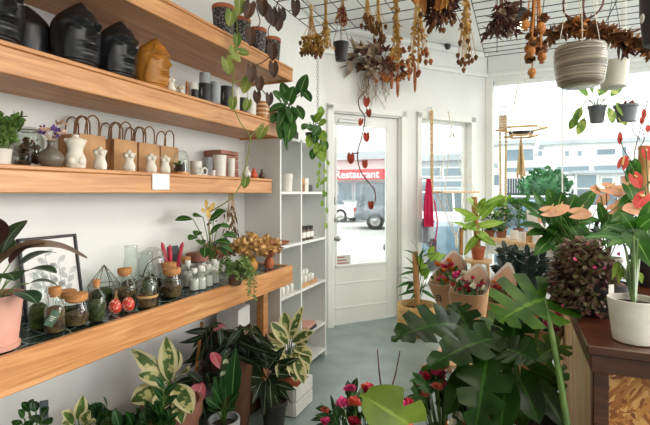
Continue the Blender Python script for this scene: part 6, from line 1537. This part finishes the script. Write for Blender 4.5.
# ---- bench along the shop window
P1, P2 = Qz(480, 236.5, .875), Qz(558, 247, .875); dd = (P2 - P1).normalized(); nn = V((-dd.y, dd.x, 0)); nn = nn if nn.y > 0 else -nn
Lb = (P2 - P1).length; ang = math.atan2(dd.y, dd.x); BM = Matrix.Translation((P1.x, P1.y, 0)) @ Matrix.Rotation(ang, 4, 'Z')
t = thing('window_bench', 'narrow timber topped white bench standing across the shop window', 'bench', V((P1.x, P1.y, 0)))
MB().box((0, .0, .835), (Lb, .34, .875), .004, M=BM).build('bench_top', 'pale_wood', t, smooth=False)
for x in (.03, Lb - .07):
    for y in (.03, .27): MB().box((x, y, 0), (x + .04, y + .04, .8345), .003, M=BM).build('leg', 'trim_paint', t, smooth=False)
MB().box((.075, .035, .72), (Lb - .075, .055, .8345), M=BM).build('apron', 'trim_paint', t, smooth=False)
MB().box((Lb - .068, .075, .2), (Lb - .03, .265, .8345), M=BM).build('side_panel', 'trim_paint', t, smooth=False)
BZ = .875
def bpos(u, off): 
    s = 0; best = None
    for k in range(400):
        q = P1 + dd * (Lb * k / 400) + nn * off; r = q - V((0, 0, CAM_H)); uu = 325 + FPX * r.dot(RGT) / r.dot(FWD)
        if best is None or abs(uu - u) < best[0]: best = (abs(uu - u), q)
    return V((best[1].x, best[1].y, BZ))
for u, off, r, h, mt_, lb in ((514, .10, .036, .085, 'tag_white', 'white printed candle cup at the left on the window bench'), (522, .07, .035, .08, 'tag_white', 'white printed candle cup beside the tan one on the bench'), (530, .06, .034, .095, 'kraft', 'tan candle cup between the white ones on the bench'), (537, .05, .036, .075, 'tag_white', 'white printed candle cup nearest the bench end'), (546, .05, .03, .085, 'terracotta', 'terracotta coloured cup at the bench end')):
    o = cup('candle_cup', lb, bpos(u, off), r, h, mt_, 'candle cups on the bench', .95)
def bushpot(label, p, r, h, rad, zc, n, L, W, lm, potm='pot_terracotta', shape='oval', name='potted_plant', up=.5):
    t = plant(name, label, p, r, h, potm); bushy(t, V(p) + V((0, 0, zc)), rad, n, L, W, lm, shape=shape, base=V(p) + V((0, 0, h * .8)), up=up); return t
bushpot('fine dark green rosemary bush at the left end of the window bench', bpos(488, .12), .055, .06, (.11, .09, .085), .12, 190, .045, .006, 'glossy_leaf', shape='lance')
bushpot('second fine green bush beside the rosemary on the bench', bpos(501, .12), .05, .06, (.08, .08, .09), .12, 130, .045, .007, 'mid_leaf', shape='lance')
bushpot('broad leaved bright green plant behind the white candle cups', bpos(519, .27), .05, .09, (.12, .08, .11), .24, 46, .09, .032, 'anth_leaf')
bushpot('pale lime leaved plant at the back of the window bench', bpos(500, .28), .05, .09, (.12, .07, .10), .26, 34, .08, .03, 'lime_leaf')
# white face planter on the window sill side
p = bpos(538, .24); t = thing('white_planter', 'tall white printed planter standing at the back of the bench', 'pot', p)
MB().lathe([(.07, 0), (.075, .01), (.095, .27), (.09, .27), (.075, .1), (.001, .1)], 28, cap0=True).build('pot_body', 'tag_white', t, world=False)
M = Matrix.Rotation(math.atan2(-p.y, -p.x), 4, 'Z')
MB().lathe([(.001, .005), (.03, .004), (.034, 0)], 20, (0, 0, 0), Matrix.Rotation(math.atan2(-p.y, -p.x) + .35, 4, 'Z') @ Matrix.Translation((.09, 0, .2)) @ Matrix.Rotation(R(90), 4, 'Y'), sx=1.1).build('printed_face', 'spathe_peach', t, world=False)
# moss pole pothos
p = V((Q(478, 300, 3.75).x, Q(478, 300, 3.75).y, 0))
sd_ = thing('pot_stand', 'slim wooden pot stand holding the moss pole pothos', 'stand', p)
MB().lathe([(.11, .70), (.115, .705), (.115, .725), (.001, .726)], 24, cap0=True).build('stand_top', 'pale_wood', sd_, world=False)
for k in range(3): a = 2 * PI * k / 3; MB().tube([(.08 * math.cos(a), .08 * math.sin(a), .70), (.12 * math.cos(a), .12 * math.sin(a), 0)], .012, 8).build('leg', 'pale_wood', sd_, world=False)
t = plant('pothos_pole', 'light green pothos climbing a brown moss pole in a terracotta pot', p + V((0, 0, .7265)), .062, .11, 'terracotta')
MB().tube([p + V((0, 0, .80)), Q(476, 225, 3.75), Q(474, 197, 3.75)], .026, 10).build('moss_pole', 'stake', t)
sp = []
for u0_, v0_, u1, v1, w in ((474, 205, 466, 199, 4.5), (477, 210, 490, 202, 4.5), (476, 216, 464, 222, 5), (474, 224, 460, 232, 4), (480, 234, 490, 240, 4.5), (474, 218, 452, 208, 4), (480, 226, 505, 222, 4), (482, 216, 500, 200, 4.5), (476, 238, 464, 256, 4), (480, 208, 486, 198, 4), (476, 228, 462, 226, 4), (482, 238, 496, 246, 4), (470, 230, 452, 222, 3.6), (484, 206, 508, 196, 4.2)): sp.append((u0_, v0_, 3.72, u1, v1, 3.68 + ru(-.08, .06), w * 1.2, 'heart'))
leaves_px(t, sp, 'lime_leaf', [p + V((0, 0, .8)), Q(476, 225, 3.75), Q(475, 210, 3.75)], sr=.003, face=V((.1, -.8, .6)))
MB().tube([Q(461, 255, 3.7), Q(461.5, 228, 3.7)], .018, 8).build('second_stake', 'stake', t)
# raven plant, near black glossy leaves
p = V((Q(520, 300, 3.3).x, Q(520, 300, 3.3).y, 0)); p = V((p.x, p.y, 0))
t = plant('raven_plant', 'near black glossy raven plant on the floor in front of the window bench', p, .16, .32, 'pot_black')
st, lf = MB(), MB()
for k, (u, v) in enumerate(((506, 252), (516, 256), (527, 257), (540, 260), (546, 270), (502, 268), (515, 272), (534, 272))):
    e = Q(u, v, 3.3 + ru(-.15, .15)); b0 = p + V((ru(-.05, .05), ru(-.05, .05), .29)); pts = bez([b0, b0.lerp(e, .5) + V((0, 0, .05)), e], 10); st.tube(pts, [.009, .004], 6)
    for i in range(7, len(pts)):
        for s in (-1, 1):
            d = (pts[i] - pts[i - 1]).normalized(); x, y, z = frame(d, V((.2, -1, .3))); lf.leaf(pts[i], x * s + d * .8, V((.2, -.7, .6)) + rdir() * .3, ru(.075, .10), .018, 'oval', n=5, m=1, droop=.4)
    lf.leaf(pts[-1], pts[-1] - pts[-2], V((.2, -.7, .6)), .1, .022, 'oval', n=5, m=1)
st.build('stems', 'raven_leaf', t); lf.build('foliage', 'raven_leaf', t)
# ---- the table's plants
TBZ = TZ
def spathe(mb, sp_, p, d, L, W, up=V((0, -.4, 1))):
    mb.leaf(p, d, up, L, W, 'heart', droop=.3, fold=.1, n=10, m=3); d = V(d).normalized(); sp_.tube([V(p) + V((0, 0, .004)), V(p) + d * L * .3 + V((0, 0, L * .2)), V(p) + d * L * .5 + V((0, 0, L * .45))], [.006, .006, .003], 6)
def anthurium(name, label, loc, r, h, potm, leaves, blooms, lm='anth_leaf', bm='spathe_peach', sr=.0035):
    t = plant(name, label, loc, r, h, potm); top = V(loc) + V((0, 0, h * .85))
    leaves_px(t, leaves, lm, top, shape='heart', sr=sr, droop=.6)
    if blooms:
        st = MB()
        for u, v, t_, dx, dz_, ln in blooms:
            a, b = MB(), MB()
            p = Q(u, v, t_); st.tube(bez([top, top.lerp(p, .55) + V((0, 0, .05)), p], 6), .0028, 6); spathe(a, b, p, RGT * dx + V((0, 0, dz_)) - FWD * .2, ln, ln * .5, V((-.1, -.9, .6)))
            fl = a.build('spathe', bm, t); b.build('spadix', 'spadix', fl)
        st.build('flower_stems', 'stem_green', t)
    return t
p = V((.31, 2.78, TBZ))
sp = [(552, 222, 2.75, 537, 204, 2.7, 10), (556, 218, 2.75, 562, 192, 2.75, 13), (562, 222, 2.7, 585, 210, 2.6, 12), (552, 228, 2.7, 527, 214, 2.6, 10), (558, 230, 2.65, 543, 248, 2.55, 11), (566, 230, 2.65, 590, 232, 2.55, 11), (570, 226, 2.7, 600, 220, 2.6, 10), (552, 234, 2.65, 526, 236, 2.55, 10), (560, 236, 2.6, 560, 258, 2.5, 12), (568, 238, 2.6, 582, 252, 2.5, 11), (546, 222, 2.8, 532, 190, 2.8, 9), (572, 218, 2.75, 590, 198, 2.75, 10), (550, 240, 2.6, 534, 256, 2.5, 9), (556, 212, 2.8, 547, 188, 2.8, 10), (574, 234, 2.6, 602, 244, 2.5, 10), (562, 226, 2.65, 556, 204, 2.6, 12), (545, 230, 2.7, 518, 226, 2.6, 9), (565, 216, 2.7, 576, 194, 2.7, 10), (540, 214, 2.85, 520, 202, 2.85, 8), (578, 210, 2.8, 596, 190, 2.8, 9), (548, 234, 2.62, 536, 226, 2.5, 10), (570, 226, 2.6, 578, 238, 2.45, 11)]
anthurium('anthurium_plant', 'bushy green anthurium with peach blooms at the far end of the dark table', p, .085, .14, 'pot_terracotta', sp,
    [(574, 214, 2.45, .9, .1, .10), (545, 212, 2.45, .8, .1, .09), (601, 203, 2.55, .4, .8, .07), (556, 212, 2.4, .8, .5, .08)])
# moss pole with red blooms at the far right
p = V((.63, 2.77, TBZ))
t = anthurium('anthurium_plant', 'tall anthurium with red blooms and a cork moss pole at the right edge', p, .09, .16, 'pot_black',
    [(632, 178, 2.35, 636, 158, 2.35, 8), (628, 186, 2.3, 634, 204, 2.2, 8), (645, 188, 2.3, 662, 178, 2.2, 9), (640, 200, 2.25, 655, 216, 2.15, 9), (630, 212, 2.25, 610, 222, 2.2, 8), (625, 222, 2.25, 600, 232, 2.2, 9), (642, 220, 2.2, 650, 242, 2.1, 10), (634, 196, 2.3, 618, 208, 2.25, 7), (636, 230, 2.2, 618, 246, 2.1, 8), (640, 170, 2.4, 650, 158, 2.4, 7), (634, 172, 2.35, 628, 160, 2.35, 6)],
    [(634, 176, 2.2, .3, -.8, .07), (644, 196, 2.15, -.5, -.5, .08), (622, 166, 2.3, .2, .9, .06), (646, 150, 2.3, .2, -.9, .06)], bm='spathe_red')
MB().tube([p + V((0, 0, .13)), Q(643, 190, 2.4), Q(645, 146, 2.4)], .030, 12).build('moss_pole', 'stake', t)
p = V((.47, 2.93, TBZ))
anthurium('anthurium_plant', 'pale peach anthurium between the bushy one and the moss pole one', p, .07, .12, 'tag_white',
    [(600, 232, 2.45, 586, 222, 2.4, 7), (606, 228, 2.45, 612, 210, 2.45, 7), (612, 236, 2.4, 628, 232, 2.35, 7), (602, 240, 2.4, 590, 252, 2.3, 7), (604, 220, 2.5, 598, 202, 2.5, 6)],
    [(606, 188, 2.35, .8, -.2, .09), (618, 192, 2.35, .7, .15, .10), (600, 192, 2.4, -.7, .3, .07), (622, 205, 2.3, .9, .1, .10), (612, 210, 2.3, .7, .3, .08), (628, 186, 2.4, -.4, .5, .07), (640, 210, 2.2, -.9, .1, .10)])
# thin bare dark stems behind
m = MB()
for pts in (((640, 190), (634, 160), (640, 130), (648, 100)), ((634, 165), (624, 150), (620, 138)), ((637, 150), (644, 140), (642, 128)), ((640, 140), (632, 128), (638, 118))): m.tube(bez([Q(a, b, 2.5) for a, b in pts], 6), .0025, 5)
lf = MB()
for u, v, l in ((620, 131, .08), (644, 108, .07), (648, 124, .05), (642, 116, .05)): lf.leaf(Q(u, v, 2.5), V((0, 0, -1)), V((0, -1, .2)), l, .014, 'oval', n=6)
p = V((.74, 2.95, TBZ)); t = plant('bare_stemmed_plant', 'thin bare stemmed plant with few pink leaves at the right edge', p, .06, .12, 'pot_black')
m.tube(bez([p + V((0, 0, .1)), Q(644, 215, 2.55), Q(640, 190, 2.5)], 6), .003, 5); m.build('stems', 'dry_wine', t); lf.build('foliage', 'spathe_red', t)
# maroon small leaved bush
p = V((.31, 2.05, TBZ)); t = plant('maroon_bush', 'dense dark maroon small leaved bush on the dark table beside the white pot', p, .09, .13, 'pot_black')
c = Q(583, 284, 1.80)
bushy(t, c, (.125, .15, .19), 1900, .031, .0105, 'maroon_leaf', base=p + V((0, 0, .1)), smat='dry_wine', wild=1.5)
m = MB()
for k in range(36): q = c + V((ru(-.12, .11), ru(-.15, -.05), ru(-.15, .15))); m.leaf(q, rdir(), rdir(), .02, .007, 'oval', n=3, m=1)
tag(m.build('pink_flecks', 'rose_pink', t), kind='stuff')
# white pot with tall arrow leaves
p = Qz(630, 341, TBZ + .001); p = V((p.x + .012, p.y + .005, TBZ + .0005))
t = thing('arrow_leaf_plant', 'tall arrow leaved plant in the white pot at the front of the dark table', 'plant', p)
rr = px(46, p) / 2; hh = px(43, p)
MB().lathe([(rr * .70, 0), (rr * .78, .004), (rr * .82, .02), (rr * .98, hh * .86), (rr * 1.0, hh), (rr * .93, hh), (rr * .9, hh * .85), (.001, hh * .84)], 40, cap0=True).build('pot', 'cup_white', t, world=False)
MB().lathe([(.001, hh * .88), (rr * .9, hh * .86)], 20).build('soil', 'soil', t, world=False)
top = p + V((0, 0, hh * .85))
leaves_px(t, [(622, 240, 1.68, 583, 238, 1.62, 8, 'arrow'), (630, 240, 1.66, 606, 248, 1.58, 8, 'arrow'), (634, 236, 1.62, 652, 268, 1.5, 13, 'arrow'), (636, 246, 1.64, 660, 262, 1.5, 13, 'arrow'), (634, 232, 1.7, 620, 212, 1.72, 10, 'arrow'), (640, 228, 1.68, 660, 214, 1.6, 11, 'arrow'), (632, 236, 1.72, 604, 226, 1.72, 9, 'arrow'), (642, 240, 1.66, 668, 240, 1.55, 12, 'arrow'), (646, 222, 1.75, 652, 200, 1.75, 9, 'arrow')], 'anth_leaf', top, sr=.0045, droop=.7)
leaves_px(t, [(618 + 4 * k, 262 + 5 * (k % 3), 1.64, 612 + 6 * k, 280 + 4 * (k % 2), 1.58, 3.5, 'lance') for k in range(6)], 'lime_leaf', top, sr=.005, nm='young_leaves', stname='young_stems')
M = Matrix.Translation(Q(611, 300, 1.55)) @ Matrix.Rotation(YAW + R(20), 4, 'Z')
tg = MB().box((-.012, -.001, -.02), (.014, .001, .055), M=M).build('plant_card', 'tag_white', t, smooth=False)
MB().box((-.007, -.0022, .0), (.009, -.0011, .02), M=M).build('card_picture', 'spathe_peach', tg, smooth=False)
# ---- monstera in the middle foreground
mp_ = V((.02, 1.98, 0)); t = plant('monstera_plant', 'large split leaved monstera in a dark pot filling the middle foreground', mp_, .16, .34, 'pot_black')
top = mp_ + V((0, 0, .32))
leaves_px(t, [(456, 325, 1.95, 391, 341, 1.75, 28, 'monstera'), (470, 332, 2.05, 452, 303, 2.2, 20, 'monstera'), (498, 338, 1.7, 420, 372, 1.5, 22, 'monstera'), (488, 350, 1.62, 474, 440, 1.42, 28, 'monstera'), (512, 346, 1.65, 516, 310, 1.85, 22, 'monstera'), (508, 350, 1.6, 536, 362, 1.5, 22, 'monstera')], 'monstera_leaf', top, sr=.008, parts=True, nl=5, depth=.62, jit=.1, ripple=.03, droop=.7)
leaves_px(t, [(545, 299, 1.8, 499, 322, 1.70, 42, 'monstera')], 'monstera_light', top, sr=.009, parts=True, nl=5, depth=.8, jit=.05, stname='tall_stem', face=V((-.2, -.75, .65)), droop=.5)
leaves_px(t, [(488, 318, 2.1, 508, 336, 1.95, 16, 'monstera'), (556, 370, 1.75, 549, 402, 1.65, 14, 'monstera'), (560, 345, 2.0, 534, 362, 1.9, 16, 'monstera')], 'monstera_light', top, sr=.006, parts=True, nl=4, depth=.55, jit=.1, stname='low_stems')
leaves_px(t, [(500, 372, 1.6, 470, 420, 1.45, 18, 'heart'), (520, 380, 1.6, 540, 424, 1.5, 18, 'heart'), (540, 388, 1.6, 566, 430, 1.5, 14, 'heart'), (470, 372, 1.6, 446, 416, 1.5, 16, 'heart'), (530, 370, 1.7, 560, 385, 1.7, 14, 'heart'), (505, 390, 1.55, 500, 440, 1.4, 18, 'heart')], 'monstera_leaf', top, sr=.006, parts=True, stname='inner_stems')
MB().tube([Q(569, 440, 1.36), Q(562, 390, 1.42), Q(553, 340, 1.55), Q(545, 299, 1.8)], [.012, .011, .010, .007], 10).build('thick_stalk', 'stem_green', t)
# terracotta pots at its foot
for u, v, t_, r, h, lb in ((524, 395, 2.25, .075, .26, 'small terracotta coloured pot half hidden behind the monstera stalks'),):
    q = Q(u, v, t_); o = thing('planter_pot', lb, 'pot', V((q.x, q.y, 0))); pot_part(o, r, h, 'terracotta')
# ---- flowers at the bottom edge
def cutbunch(label, c, r, h, cols, nb, greens, vase='zinc', ts=.05):
    t = thing('flower_bucket', label, 'flowers', V((c.x, c.y, 0))); H = c.z - .22
    MB().lathe([(r * .75, 0), (r, H), (r * 1.04, H), (r * 1.04, H + .01), (r * .95, H + .01), (r * .7, .02), (.001, .02)], 32, cap0=True).build('bucket', vase, t, world=False)
    st, gl = MB(), MB(); fl = {}; o0 = V((0, 0, H * .6))
    for k in range(nb):
        a = ru(0, 6.28); q = math.sqrt(RND.random()); p = V((q * r * 1.25 * math.cos(a), q * r * 1.25 * math.sin(a), c.z + ru(-.02, .05) - .05 * q))
        st.tube([o0, p], .0025, 4, cap=False); mm = MB(); bloom(mm, p, ru(.02, .03), 20); mm.build('bloom', cols[k % len(cols)], t, world=False)
    for k in range(greens):
        a = ru(0, 6.28); q = math.sqrt(RND.random()); p = V((q * r * 1.2 * math.cos(a), q * r * 1.2 * math.sin(a), c.z + ru(-.17, -.02)))
        st.tube([o0, p], .002, 4, cap=False)
        for j in range(5): gl.leaf(p + rdir() * .015, V((p.x, p.y, .12)) .normalized() + rdir() * .8, rdir(0, 1), ru(.045, .075), .014, 'oval', n=4, m=1)
    st.build('stems', 'stem_green', t, world=False); gl.build('foliage', 'glossy_leaf', t, world=False)
    return t
t = cutbunch('zinc bucket of hot pink and coral cut flowers at the bottom edge', Q(364, 405, 1.35), .115, .5, ['rose_pink', 'rose_red', 'bloom_coral', 'rose_pink'], 32, 24)
m = MB()
for pts in (((382, 420, 1.34), (381, 388, 1.34), (379, 370, 1.36), (377.5, 349, 1.38)), ((388, 420, 1.32), (391, 392, 1.33), (396, 372, 1.34), (400, 351, 1.36))): m.tube(bez([Q(*a) for a in pts], 5), [.0035, .0018], 6)
m.build('dark_sticks', 'dry_wine', t)
lf = MB(); leafmat('olive_leaf', '4c6218', '6a8228', rib='7f9638', rough=.3, trans=.25)
b_, e_ = Q(408, 420, 1.2), Q(356, 424, 1.18)
lf.leaf2(Q(408, 424, 1.22), Q(360, 394, 1.2), V((-.1, -.8, .6)), px(30, Q(385, 405, 1.2)), 'monstera', .9, n=44, m=4, nl=1.6, depth=.6)
lf.build('olive_leaf', 'olive_leaf', t)
cutbunch('bucket of red and pink filler flowers beside the monstera', Q(446, 378, 1.68), .085, .5, ['bloom_coral', 'rose_pink', 'rose_red'], 20, 24)
t = [o for o in COL.objects if o.name == 'flower_bucket.001'][0]
m = MB()
for u0_, v0_, u1, v1 in ((432, 392, 415, 378), (428, 400, 405, 404), (420, 400, 414, 386)):
    pts = bez([Q(u0_, v0_, 1.6), Q((u0_ + u1) / 2, (v0_ + v1) / 2 - 3, 1.58), Q(u1, v1, 1.56)], 8); m.tube(pts, .0015, 4)
    for q in pts[1:]:
        for s in (-1, 1): m.leaf(q, (pts[-1] - pts[0]).normalized() + UP * s * .8, V((0, -1, .3)), .03, .003, 'lance', n=3, m=1)
m.build('fern_sprigs', 'mid_leaf', t)
# white and yellow flowers low by the monstera
cutbunch('low bucket of cream flowers at the bottom edge below the monstera', Q(470, 425, 1.48), .085, .5, ['bloom_white', 'bloom_white', 'bloom_orange'], 16, 18)
